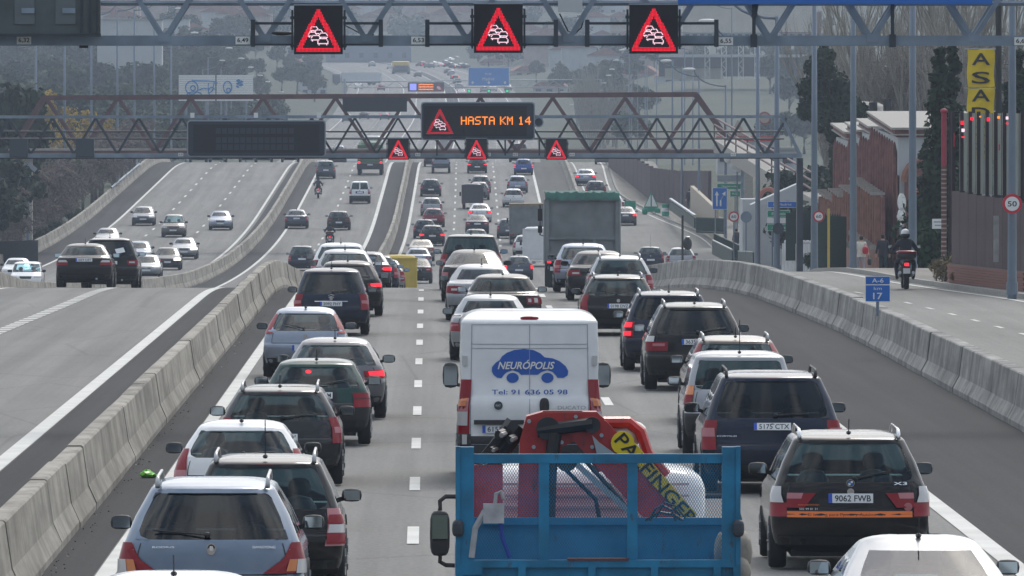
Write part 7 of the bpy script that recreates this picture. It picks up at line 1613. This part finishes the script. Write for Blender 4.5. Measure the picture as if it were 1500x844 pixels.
# long cream hall on lattice columns
h = thing('exhibition_hall', 'long cream hall raised on white lattice columns at the upper right', 'building', at(1085, 62, 7.4)); HS = 7.4; q = lambda px, py: ((px - 1085) / HS, -(py - 62) / HS)
def hb(nm, m_, x0, x1, y0, y1, dy=0, dep=6): (a, c), (e, f_) = q(x0, y1), q(x1, y0); b = MB(); b.box(((a + e) / 2, dy + dep / 2, (c + f_) / 2), (e - a, dep, f_ - c)); return b.build(nm, m_, h)
CRM = mat('hall_cream', (.56, .5, .42), .85, var=.12, vscale=.3)
hb('upper_wall', CRM, 1000, 1190, 4, 47); hb('roof_edge', M['frame'], 998, 1192, -3, 4, -.5, 8); hb('balcony', M['wwhite'], 966, 1200, 80, 84, -1.5, 8); hb('terrace_wall', M['frame'], 1000, 1190, 48, 66, 1, 5); hb('rear_wall', M['vms'], 966, 1180, 84, 112, 6, .5); hb('ground_wall', CRM, 975, 1060, 100, 116, 5, 1)
for i in range(17): o = hb('window', M['pane'], 1004 + i * 11, 1010 + i * 11, 50, 60, .8, .3)
for px in (1036, 1060, 1085, 1109):
    b = MB(); (xa, za), (xb, zb_) = q(px - 3.5, 116), q(px + 3.5, 66)
    for x in (xa, xb): b.bar((x, -1, za), (x, -1, zb_), .14)
    n_ = 7
    for i in range(n_): b.bar((xa if i % 2 else xb, -1, za + (zb_ - za) * i / n_), (xb if i % 2 else xa, -1, za + (zb_ - za) * (i + 1) / n_), .1)
    b.build('lattice_column', M['sign_w'], h)
house('dark red shed at the right end of the cream hall', 1172, 16, 7.0, 9, 8, 6, mat('shed_red', (.2, .06, .06), .8), None, 0, 0, 'shed', cat='shed', zbase=at(1172, 60, 7).z)
house('white low building left of the big pine', 1154, 115, 17.5, 1.6, 4, 5.2, GRF, None, 3, 1, 'building', cat='building')
# filling-station style signs by the ramp
h = thing('shop_building', 'white and red shop front with a round red sign behind the gantry end', 'shop', at(1095, 215, 19)); hs_ = 19.0
b = MB(); b.box((0, 2, -.8), (4.6, 4, 2.6)); b.build('wall', WW, h); b = MB(); b.box((0, -.05, .62), (4.8, .2, .35)); b.build('red_fascia', M['sign_r'], h)
for i in range(5): b = MB(); b.box((-1.8 + i * .9, -.05, -.6), (.7, .1, 1.1)); b.build('window', M['pane'], h)
b = MB(); b.disc((1.3, -.3, 2.2), .5, (0, 1, 0), .2, 24, 0); b.disc((1.3, -.42, 2.2), .38, (0, 1, 0), .06, 24, 1); b.build('round_sign', [mat('faded_red', (.3, .1, .12), .7), PNK], h)
b = MB(); b.prism([(-1.4, .8), (-.1, .8), (-.75, 2.1)], -.2, .0); b.build('pink_gable', PNK, h)
# graffiti billboard
h = thing('billboard', 'white slatted billboard covered in blue graffiti loops', 'billboard', at(316.5, 128, 12.2)); BS = 12.2
for a, c in ((262, 315.5), (317.5, 371)):
    b = MB(); x0, x1 = (a - 316.5) / BS, (c - 316.5) / BS
    for i in range(12): b.box(((x0 + x1) / 2, 0, 1.35 - i * .26), (x1 - x0, .08 + .02 * (i % 2), .235))
    b.build('slatted_board', mat('billboard_white', (.80, .81, .80), .8, var=.06), h)
b = MB()
def loop(cx, cz, rx, rz, a0=0, a1=6.28, n=16): b.tube([(cx + rx * math.cos(a0 + (a1 - a0) * i / n), -.09, cz + rz * math.sin(a0 + (a1 - a0) * i / n)) for i in range(n + 1)], .075, 5)
loop(-2.9, -.05, .75, .78); loop(-2.75, -.1, .28, .3); b.tube([(-2.9, -.09, .8), (-1.2, -.09, .78), (-.2, -.09, .7), (.2, -.09, .5)], .07, 5); b.tube([(-2.1, -.09, -.35), (-1.5, -.09, -.1), (-.9, -.09, -.2), (-.9, -.09, .5)], .07, 5); loop(-.5, -.5, .4, .5, .5, 4); loop(1.4, .0, .5, .72); loop(1.5, -.35, .22, .25); b.tube([(-.2, -.09, .6), (-.4, -.09, -.4), (-.8, -.09, -.7)], .07, 5); loop(-2.6, -.95, .9, .4, 0, 3.1)
for i in range(9): b.box((2.6 + .17 * (i % 4), -.09, .75 - .17 * (i // 2) + .1 * (i % 2)), (.34, .03, .2), 0, Matrix.Rotation(.5, 3, 'Y'))
b.build('blue_graffiti', mat('graffiti_blue', (.06, .25, .55), .7), h)
for x in (-3.6, -1.2, 1.2, 3.6): b = MB(); b.tube([(x, .2, -9), (x, .2, -1.2)], .15, 8); b.build('billboard_post', LM, h)
# low dark fence at the left
h = thing('fence', 'low dark slatted fence at the left edge below the trees', 'fence', (0, 0, 0)); A_, B_ = at(-30, 384, 22.3), at(55, 381, 22.6)
for i in range(14):
    p = A_.lerp(B_, i / 14); b = MB(); b.box((p.x, p.y, p.z + .55), ((B_ - A_).length / 14 * .93, .08, 1.5)); b.build('fence_board', mat('fence_dark', (.03, .033, .037), .8, var=.3), h)
# ------------------------------------------------------------------ trees and undergrowth
def leafm(name, c, c2): return mat(name, c, .8, var=.4, vscale=.9, col2=c2, spec=.2)
LEAF = dict(dark=leafm('leaf_dark', (.012, .024, .014), (.035, .055, .028)), wood=leafm('leaf_wood', (.024, .042, .022), (.075, .095, .045)), olive=leafm('leaf_olive', (.05, .065, .03), (.10, .115, .055)),
            gold=leafm('leaf_gold', (.32, .21, .03), (.48, .33, .05)), twig=leafm('twig_brown', (.10, .078, .07), (.19, .15, .135)), hedge=leafm('leaf_hedge', (.014, .035, .016), (.045, .075, .03)), dry=leafm('leaf_dry', (.15, .12, .07), (.25, .2, .12)))
def crown_mesh(name, m, clumps, per, leaf, seed, aspect=1.0):
    """leaf-sized faces in clumps: clumps = list of (centre, radius)"""
    r = random.Random(seed); vs, fs = [], []
    for c, R_ in clumps:
        c = Vector(c)
        for i in range(per):
            v = Vector((r.gauss(0, 1), r.gauss(0, 1), r.gauss(0, 1))); v.normalize(); v *= R_ * (r.random() ** .35); p = c + Vector((v.x, v.y, v.z * .8))
            n_ = (v.normalized() + Vector((r.gauss(0, .6), r.gauss(0, .6), r.gauss(0, .6) + .3))).normalized(); t = n_.orthogonal().normalized(); t.rotate(Matrix.Rotation(r.uniform(0, 6.28), 3, n_)); u = n_.cross(t); a = leaf * r.uniform(.6, 1.3); b_ = a * aspect * r.uniform(.5, .9)
            o = len(vs); vs += [p - t * a, p + u * b_, p + t * a, p - u * b_]; fs.append((o, o + 1, o + 2, o + 3))
    me = bpy.data.meshes.new(name); me.from_pydata(vs, [], fs); me.materials.append(m); return me
def clumps_ell(n, r3, c3, rr, seed, hollow=.55):
    r = random.Random(seed); o = []
    for i in range(n):
        v = Vector((r.gauss(0, 1), r.gauss(0, 1), r.gauss(0, 1))).normalized() * r.uniform(hollow, 1)
        o.append(((c3[0] + v.x * r3[0], c3[1] + v.y * r3[1], c3[2] + v.z * r3[2]), rr * r.uniform(.65, 1.3)))
    return o
def trunk_mesh(name, h, r0, seed, limbs=5, m=None, spread=.5, limb_h=.5):
    r = random.Random(seed); b = MB(); x = y = 0; pts = []
    for i in range(5): pts.append((x, y, h * i / 4)); x += r.uniform(-.03, .03) * h; y += r.uniform(-.03, .03) * h
    b.tube(pts, [r0 * 1.15, r0, r0 * .8, r0 * .6, r0 * .35], 7)
    for i in range(limbs):
        a = r.uniform(0, 6.28); z = h * r.uniform(limb_h, .9); L_ = h * spread * r.uniform(.6, 1); p = Vector((pts[3][0] * z / h, pts[3][1] * z / h, z)); d = Vector((math.cos(a), math.sin(a), r.uniform(.5, 1.2))).normalized()
        b.tube([p, p + d * L_ * .5, p + d * L_ + Vector((0, 0, L_ * .2))], [r0 * .4, r0 * .25, r0 * .08], 5)
    return b.mesh(name, m or M['bark'], True)
KIND = {}
for i in range(3): KIND['wood%d' % i] = (trunk_mesh('trunk', 4.5, .25, i, 5), crown_mesh('crown', LEAF['wood' if i != 1 else 'dark'], clumps_ell(34, (2.7, 2.7, 2.1), (0, 0, 5.4), .95, i + 5), 62, .30, i + 20))
KIND['olive'] = (trunk_mesh('trunk', 4, .22, 8, 5), crown_mesh('crown', LEAF['olive'], clumps_ell(30, (2.4, 2.4, 2.2), (0, 0, 5.0), .9, 15), 60, .28, 30))
KIND['gold'] = (trunk_mesh('trunk', 5.0, .16, 9, 8, None, .4, .35), crown_mesh('crown', LEAF['gold'], clumps_ell(26, (1.5, 1.5, 2.7), (0, 0, 4.6), .62, 16, .3), 30, .16, 31))
KIND['twig'] = (trunk_mesh('trunk', 4.2, .12, 10, 9, M['bark'], .5, .25), crown_mesh('crown', LEAF['twig'], clumps_ell(26, (1.9, 1.9, 2.0), (0, 0, 3.2), .85, 17, .3), 85, .30, 32, .12))
KIND['cypress'] = (trunk_mesh('trunk', 2.0, .2, 12, 0), crown_mesh('crown', LEAF['dark'], [((RND.uniform(-.2, .2), RND.uniform(-.2, .2), .5 + i * .30), .62 * (1 - (i / 27.0) ** 2.2) + .08) for i in range(26)], 110, .13, 34))
KIND['bush'] = (trunk_mesh('stem', 1.0, .06, 13, 5, None, .6, .2), crown_mesh('foliage', LEAF['hedge'], clumps_ell(22, (1.2, 1.0, .8), (0, 0, .95), .45, 19, .3), 60, .12, 36))
def tree(kind, label, x, y, sc=1.0, z=None, name='tree', cat='tree', group=None, rz=None, sz=1.0):
    t = thing(name, label, cat, (x, y, (ground(x, y) - .15) if z is None else z), RND.uniform(0, 6.28) if rz is None else rz, group); t.scale = (sc, sc, sc * sz)
    inst(KIND[kind][0], KIND[kind][0].name.split('.')[0], t); inst(KIND[kind][1], KIND[kind][1].name.split('.')[0], t); return t
# wooded hill at the left: individual crowns, nearer rows lower in the picture
GH = 'trees of the hazy wood on the left hill'
r = random.Random(5)
ORD = ('first', 'second', 'third', 'fourth', 'fifth', 'sixth', 'seventh', 'eighth', 'ninth', 'tenth', 'eleventh', 'twelfth', 'thirteenth', 'fourteenth')
for row, y in enumerate( (1120, 1200, 1290, 1390, 1500, 1620, 1760, 1900, 2050, 2220, 2400)):
    s_ = F / y; n_ = 12; col_ = 0
    for i in range(n_):
        px = -30 + (400 + (y - 1500) * .02) * (i + r.uniform(-.3, .3)) / n_; x = (px - PX0) / s_
        if x - sh(y) > -33: continue
        if 240 < px < 400 and y < 1300: continue
        if 130 < px < 210 and 1600 > y > 1450: continue
        col_ += 1; tree('wood%d' % r.randrange(3), ORD[col_ - 1] + ' tree from the left in the ' + ORD[row] + ' row up the hazy wooded hill at left', x, y, r.uniform(.95, 1.35), group=GH)
# dark trees and brown thicket below them, left of the barrier
for i, (px, s_, k_, sc, lb) in enumerate(((-22, 20, 'wood1', 1.15, 'tall dark tree at the left edge under the lattice gantry'), (4, 21, 'wood1', .95, 'dark tree next to the left edge above the fence'), (26, 19.5, 'wood0', .85, 'dark tree behind the camera mast'), (-14, 22.5, 'wood1', .8, 'low dark tree at the left edge behind the fence'))): tree(k_, lb, (px - PX0) / s_, F / s_, sc)
p = at(-12, 350, 21.5); tree('wood1', 'dark conifer reaching above the red-brown truss at the left edge', p.x, p.y + 40, 1.05, sz=1.5)
GT_ = 'brown leafless thicket trees left of the barrier'
for ti, (px, s_) in enumerate(((62, 20.5), (75, 21.8), (80, 19.5), (98, 20.2), (100, 21.2), (112, 18.8), (120, 20.6), (128, 19.6), (135, 17.4), (142, 18.4), (150, 20.0), (158, 18.9), (170, 17.8), (176, 16.9), (183, 17.2), (196, 17.0), (205, 16.4), (215, 15.6), (218, 16.3), (232, 16.0), (240, 15.4))):

    x, y = (px - PX0) / s_, F / s_
    if x - sh(y) > -30.6: x = sh(y) - 30.8
    tree('twig', 'leafless brown tree left of the barrier, ' + (ORD[ti] + ' from the left' if ti < 11 else ORD[20 - ti] + ' from the right') + ' in the thicket', x, y, r.uniform(.9, 1.25), group=GT_)
for px, s_, lb in ((72, 18.2, 'small dark tree among the brown thicket at left'), (30, 17.6, 'dark tree behind the thicket near the left edge')): tree('wood0', lb, (px - PX0) / s_, F / s_, .8)
for px, s_, sc, lb in ((75, 15.5, 1.25, 'yellow-leaved tree behind the left end of the red-brown truss'), (48, 16.2, .8, 'small yellow bush tree left of the bigger yellow tree'), (100, 15.9, 1.0, 'yellow tree right of the biggest yellow tree'), (130, 16, .9, 'golden tree low behind the truss'), (115, 15, .7, 'thin golden sapling between two yellow trees'), (160, 15.8, .75, 'small golden tree beside the white gabled building')):
    tree('gold', lb, (px - PX0) / s_, F / s_, sc, sz=1.05)
for px, s_, lb in ((155, 19.4, 'light green bush on the bank by the outer barrier'), (148, 20.0, 'smaller green bush below the light green one'), (163, 18.6, 'green bush higher on the bank by the outer barrier')):
    y = F / s_; tree('bush', lb, sh(y) - 30.4, y, .8, z=zp(y) - .2, name='bush', cat='bush')
tree('wood0', 'dark round tree beside the graffiti billboard', (385 - PX0) / 9.5, F / 9.5, 1.25); tree('wood0', 'dark tree left of the far white lorry', (396 - PX0) / 8.6, F / 8.6, .9)
# trees around the far road and hillside
for i, (px, py, s_, k_, sc, lb) in enumerate(((410, 30, 4.4, 'wood0', 1.3, 'tree on the hill behind the left triangle sign'), (460, 10, 4.1, 'wood1', 1.6, 'tree high between the two triangle signs at left'), (500, 34, 4.5, 'wood2', 1.3, 'tree beside the pinkish house'), (560, 30, 4.3, 'wood0', 1.7, 'dark tree above the depot'), (615, 26, 4.1, 'wood1', 1.6, 'dark tree above the far coach'), (650, 24, 4.1, 'wood2', 1.4, 'tree left of the middle triangle sign'), (700, 30, 4.2, 'wood0', 1.7, 'dark tree behind the middle triangle sign'), (745, 86, 5.0, 'wood1', 1.3, 'tree right of the far jam'), (770, 70, 4.8, 'wood0', 1.5, 'tree above the blue sign'), (775, 30, 4.2, 'wood1', 1.6, 'tree behind the control box cables'), (815, 60, 4.8, 'wood2', 1.5, 'grey-green tree right of the middle triangle sign'), (840, 60, 5.2, 'wood1', 1.5, 'dark tree below the hotel letters'), (865, 20, 4.6, 'wood0', 1.4, 'round tree left of the white house'), (850, 92, 5.6, 'wood2', 1.3, 'tree near the row of lamp heads'), (905, 85, 6.0, 'wood0', 1.3, 'dark tree below the right triangle sign'), (935, 80, 6.4, 'wood1', 1.2, 'dark tree left of the cream hall'), (885, 120, 7, 'olive', 1.0, 'pale tree among the lamp arms'), (820, 118, 6.4, 'olive', .9, 'pale olive tree right of the blue sign'), (700, 84, 4.8, 'wood2', 1.0, 'small tree above the far queue'), (360, 14, 4.1, 'cypress', 1.6, 'slim cypress among the hillside houses'), (224, 12, 4.3, 'wood0', 1.4, 'dark tree between the hillside houses at left'), (250, 36, 5.0, 'wood1', 1.3, 'dark tree above the graffiti shed'), (300, 40, 5.0, 'wood2', 1.4, 'grey tree below the hillside houses'), (345, 45, 5.2, 'wood0', 1.3, 'tree below the white terraced house'), (400, 52, 5.4, 'wood1', 1.2, 'tree under the clearance plate'), (450, 75, 5.6, 'wood2', 1.1, 'tree above the far left road'))):
    p = at(px, py, s_); tree(k_, lb, p.x, p.y, sc * 1.2, z=min(ground(p.x, p.y), p.z - 4.5 * sc))
# scattered trees on the slopes either side of the far road
r = random.Random(21)
for row, y in enumerate((1480, 1700, 1900, 2100, 2300, 2500, 2700, 2900)):
    s_ = F / y; col_ = 0
    for px in range(380, 1230, 26):
        px2 = px + r.uniform(-11, 11); x = (px2 - PX0) / s_; xx = x - sh(y)
        if -33 < xx < 19.5 or r.random() < .2: continue
        if 940 < px2 < 1120 and 1400 < y < 2200: continue
        if y < 2000 and px2 < 620 and xx > -40: continue
        col_ += 1; tree(('wood0', 'wood1', 'wood2', 'olive')[r.randrange(4)], ('%dth' % col_ if col_ > 14 else ORD[col_ - 1]) + ' tree from left, ' + ORD[row] + ' row up the slopes beside the far road', x, y, r.uniform(.7, 1.15) * (1 if row < 4 else .8), group='trees on the slopes beside the far road')
# far wooded ridge that closes the view
vsR = random.Random(9); cl = []
for i in range(420):
    y = vsR.uniform(3150, 4300); px = vsR.uniform(-150, 1650); x = (px - PX0) * y / F; g_ = ground(x, y); cl.append(((x, y, g_ + vsR.uniform(1.5, 4.5)), vsR.uniform(2.5, 5)))
me = crown_mesh('far_wood', LEAF['wood'], cl, 60, 1.3, 77); o = inst(me, 'far_wood'); tag(o, kind='stuff')
b = MB()
for i in range(330):
    y = vsR.uniform(2350, 4100); px = vsR.uniform(120, 1000); x = (px - PX0) * y / F
    if y < 3250 and -42 < x - sh(y) < 26: continue
    g_ = ground(x, y); w_ = vsR.uniform(5, 11); h_ = vsR.uniform(4, 8); m_ = vsR.randrange(3)
    b.box((x, y, g_ + h_ / 2), (w_, 8, h_), m_); b.prism([(x - w_ / 2 - .4, g_ + h_ + .02), (x + w_ / 2 + .4, g_ + h_ + .02), (x, g_ + h_ + w_ * .22)], y - 4.4, y + 4.4, 3)
o = b.build('far_town', [WW, OCH, PNK, M['roof']]); tag(o, kind='stuff')
# right-hand side
p = at(1225, 404, 28); t = thing('pine_tree', 'tall dark pine with an ivy-clad trunk at right', 'tree', (p.x, p.y, zs(p.y) - .3)); b = MB(); b.tube([(0, 0, 0), (.05, 0, 4), (0, 0, 8), (-.3, 0, 9.5), (-.5, 0, 11)], [.3, .26, .22, .17, .06], 8)
for dx, dz, L_ in ((-1.2, 9.6, 1), (1.0, 8.8, 1), (-1.0, 10.4, 1), (.8, 9.4, 1)): b.tube([(0, 0, dz - 1.4), (dx, .1, dz)], [.1, .04], 5)
b.build('trunk', M['bark'], t, True)
inst(crown_mesh('crown', LEAF['dark'], [((-.9, 0, 9.4), 1.1), ((-.4, .3, 10.6), 1.0), ((-.9, -.2, 11.3), .85), ((-.6, .2, 11.9), .6), ((.4, 0, 9.2), 1.1), ((.9, .2, 8.4), 1.0), ((-.3, -.4, 8.6), 1.1), ((.3, .3, 10.1), .8), ((-1.3, .2, 10.2), .8), ((-1.4, 0, 9.0), .7), ((1.1, -.2, 9.0), .6), ((.2, 0, 7.8), .8)], 620, .13, 50), 'crown', t)
inst(crown_mesh('ivy', LEAF['dark'], [((RND.uniform(-.08, .08), RND.uniform(-.1, .1), .2 + i * .35), .42) for i in range(24)], 110, .11, 51), 'ivy', t)
tree('wood1', 'dark bushy tree left of the tall pine', at(1178, 300, 24).x, F / 24, .95); tree('wood1', 'low dark tree under the tall pine', at(1170, 340, 26).x, F / 26, .7)
for px, s_, sc, szz, lb in ((1374, 40, 1.05, 1.0, 'tall dark cypress behind the striped pole'), (1392, 38.5, 1.05, 1.05, 'second dark cypress close to the yellow banner'), (1358, 39, .8, .8, 'shorter cypress left of the tall one'), (1490, 38, 1.1, 1.0, 'dark cypress behind the lamp post at the right edge'), (1475, 36, 1.0, 1.0, 'dark cypress behind the fins right of the banner')):
    x, y = (px - PX0) / s_, F / s_; tree('cypress', lb, x, y, sc, z=zs(y) - .3, sz=szz)
for px, py, s_, sc, lb in ((1360, 360, 40, 1.0, 'big green bush between the motorbike and the striped pole'), (1375, 375, 42, .9, 'green bush at the foot of the striped pole'), (1350, 380, 38, .8, 'low green bush behind the motorbike'), (1190, 390, 33, .5, 'small green bush on the garden wall'), (1366, 330, 39, 1.0, 'upper green bush by the notice plate')):
    p = at(px, py, s_); tree('bush', lb, p.x, p.y, sc, z=p.z - .9 * sc, name='bush', cat='bush', sz=1.3)
KIND['dry'] = (KIND['bush'][0], crown_mesh('foliage', LEAF['dry'], clumps_ell(12, (.5, .4, .5), (0, 0, .55), .3, 59, .2), 60, .16, 66, .2))
for px, py, s_, sc, lb in ((1386, 410, 48.3, .9, 'dry shrub at the end of the low brick wall'), (1402, 411, 48.8, .4, 'small dry tuft against the low brick wall')): p = at(px, py, s_); tree('dry', lb, p.x, p.y, sc, z=zs(p.y) + .12, name='shrub', cat='shrub')
# bare poplars
def poplar(seed):
    r_ = random.Random(seed); b = MB(); H_ = 17
    def br(p, d, L_, r0, dep):
        q = p + d * L_ * .5 + Vector((r_.uniform(-.1, .1), r_.uniform(-.1, .1), 0)) * L_ * .2; e = p + d * L_; b.tube([p, q, e], [r0, r0 * .75, r0 * .45], 5 if dep < 2 else 3, 0, False)
        if dep < 3:
            for i in range(7 if dep == 0 else 5):
                t_ = r_.uniform(.25, .95); a = r_.uniform(0, 6.28); s2 = r_.uniform(.25, .5); d2 = (d + Vector((math.cos(a) * s2, math.sin(a) * s2, .25))).normalized(); br(p + d * L_ * t_, d2, L_ * r_.uniform(.35, .6), r0 * .42, dep + 1)
    for i in range(3): a = i * 2.1 + r_.uniform(0, .5); br(Vector((0, 0, 0)), Vector((math.cos(a) * .16, math.sin(a) * .16, 1)).normalized(), H_ * r_.uniform(.6, .8), .26, 0)
    return b.mesh('trunk', M['palebark'], True)
PM = [poplar(k) for k in (1, 2, 3)]; FZ = crown_mesh('twigs', LEAF['twig'], clumps_ell(30, (2.4, 2.4, 4.5), (0, 0, 11), 1.3, 41, .2), 40, .55, 42, .05)
for i, (px, s_, sc, lb) in enumerate(((1262, 23, .95, 'bare pale poplar behind the tall pine'), (1285, 22, 1.0, 'bare poplar second from the pine'), (1308, 24, 1.0, 'bare poplar above the stepped roof'), (1330, 22.5, 1.0, 'bare poplar behind the thick lamp post'), (1350, 24, 1.05, 'bare poplar left of the cypresses'), (1372, 23, 1.0, 'bare poplar behind the cypresses'), (1395, 25, 1.0, 'bare poplar left of the yellow banner'), (1230, 21, .95, 'bare poplar right above the pine crown'), (1420, 25.5, 1.0, 'bare poplar behind the yellow banner'), (1450, 26, 1.0, 'bare poplar right of the yellow banner'))):
    x, y = (px - PX0) / s_, F / s_; t = thing('bare_tree', lb, 'tree', (x, y, zs(y) - .5), i * 1.3, 'bare poplars behind the villa'); t.scale = (sc, sc, sc); inst(PM[i % 3], 'trunk', t); inst(FZ, 'twigs', t)
# pale bare trees, masts and low buildings on the slope right of the far road
r = random.Random(33)
for i in range(26):
    px = 780 + i * 5.6 + r.uniform(-2, 2); s_ = r.uniform(7.2, 9.6); x, y = (px - PX0) / s_, F / s_
    if x - sh(y) < 17.5: x = sh(y) + 17.5 + r.uniform(0, 3)
    t = thing('bare_tree', 'thin pale leafless tree, %s of the row right of the far road' % (ORD[i] + ' from the left' if i < 13 else ORD[25 - i] + ' from the right'), 'tree', (x, y, ground(x, y) - .3), r.uniform(0, 6), 'pale leafless trees right of the far road'); q = r.uniform(.42, .62); t.scale = (q, q, q); inst(PM[i % 3], 'trunk', t)
for px, py, s_, w_, h_, m_, lb in ((805, 128, 6.2, 8, 4, WW, 'low white building behind the pale leafless trees'), (850, 118, 6.0, 7, 4, OCH, 'low ochre building above the row of lamp heads'), (930, 108, 6.6, 10, 4, PNK, 'long pinkish building left of the hall columns'), (775, 104, 5.4, 8, 5, PNK, 'pinkish house right of the blue sign'), (830, 92, 5.2, 9, 5, WW, 'white house above the pale leafless trees'), (870, 104, 5.6, 8, 5, GRF, 'grey-white shed near the top lamp head'), (1000, 112, 7.0, 9, 3, WW, 'white kiosk under the cream hall'), (460, 118, 6.6, 6, 4, WW, 'white cabin left of the far white lorry'), (420, 92, 5.6, 8, 5, OCH, 'ochre house above the curved lamp arms'), (440, 60, 5.0, 9, 5, WW, 'white house right under the left triangle sign'), (720, 92, 4.9, 7, 5, PNK, 'small house above the blue sign'), (610, 62, 4.5, 9, 6, OCH, 'ochre block behind the far queue')):
    house(lb, px, py, s_, w_, 7, h_, m_, M['roof'] if m_ is not GRF else None, 1 if h_ < 4 else 2, 3, zbase=at(px, py, s_).z - h_, rz=r.uniform(-.2, .2), group='low buildings on the slopes beside the far road')
# haze between here and the hills
b = MB(); b.box((0, 2440, 48), (2000, 5000, 140)); hz = b.build('haze', None)
hz.data.materials.clear(); hm = bpy.data.materials.new('haze'); hm.use_nodes = True; n = hm.node_tree.nodes; l = hm.node_tree.links; n.remove(n['Principled BSDF'])
pv = n.new('ShaderNodeVolumePrincipled'); pv.inputs['Color'].default_value = (.49, .575, .70, 1); pv.inputs['Density'].default_value = .00020; pv.inputs['Anisotropy'].default_value = .25
l.new(pv.outputs['Volume'], n['Material Output'].inputs['Volume']); hz.data.materials.append(hm); tag(hz, kind='stuff')
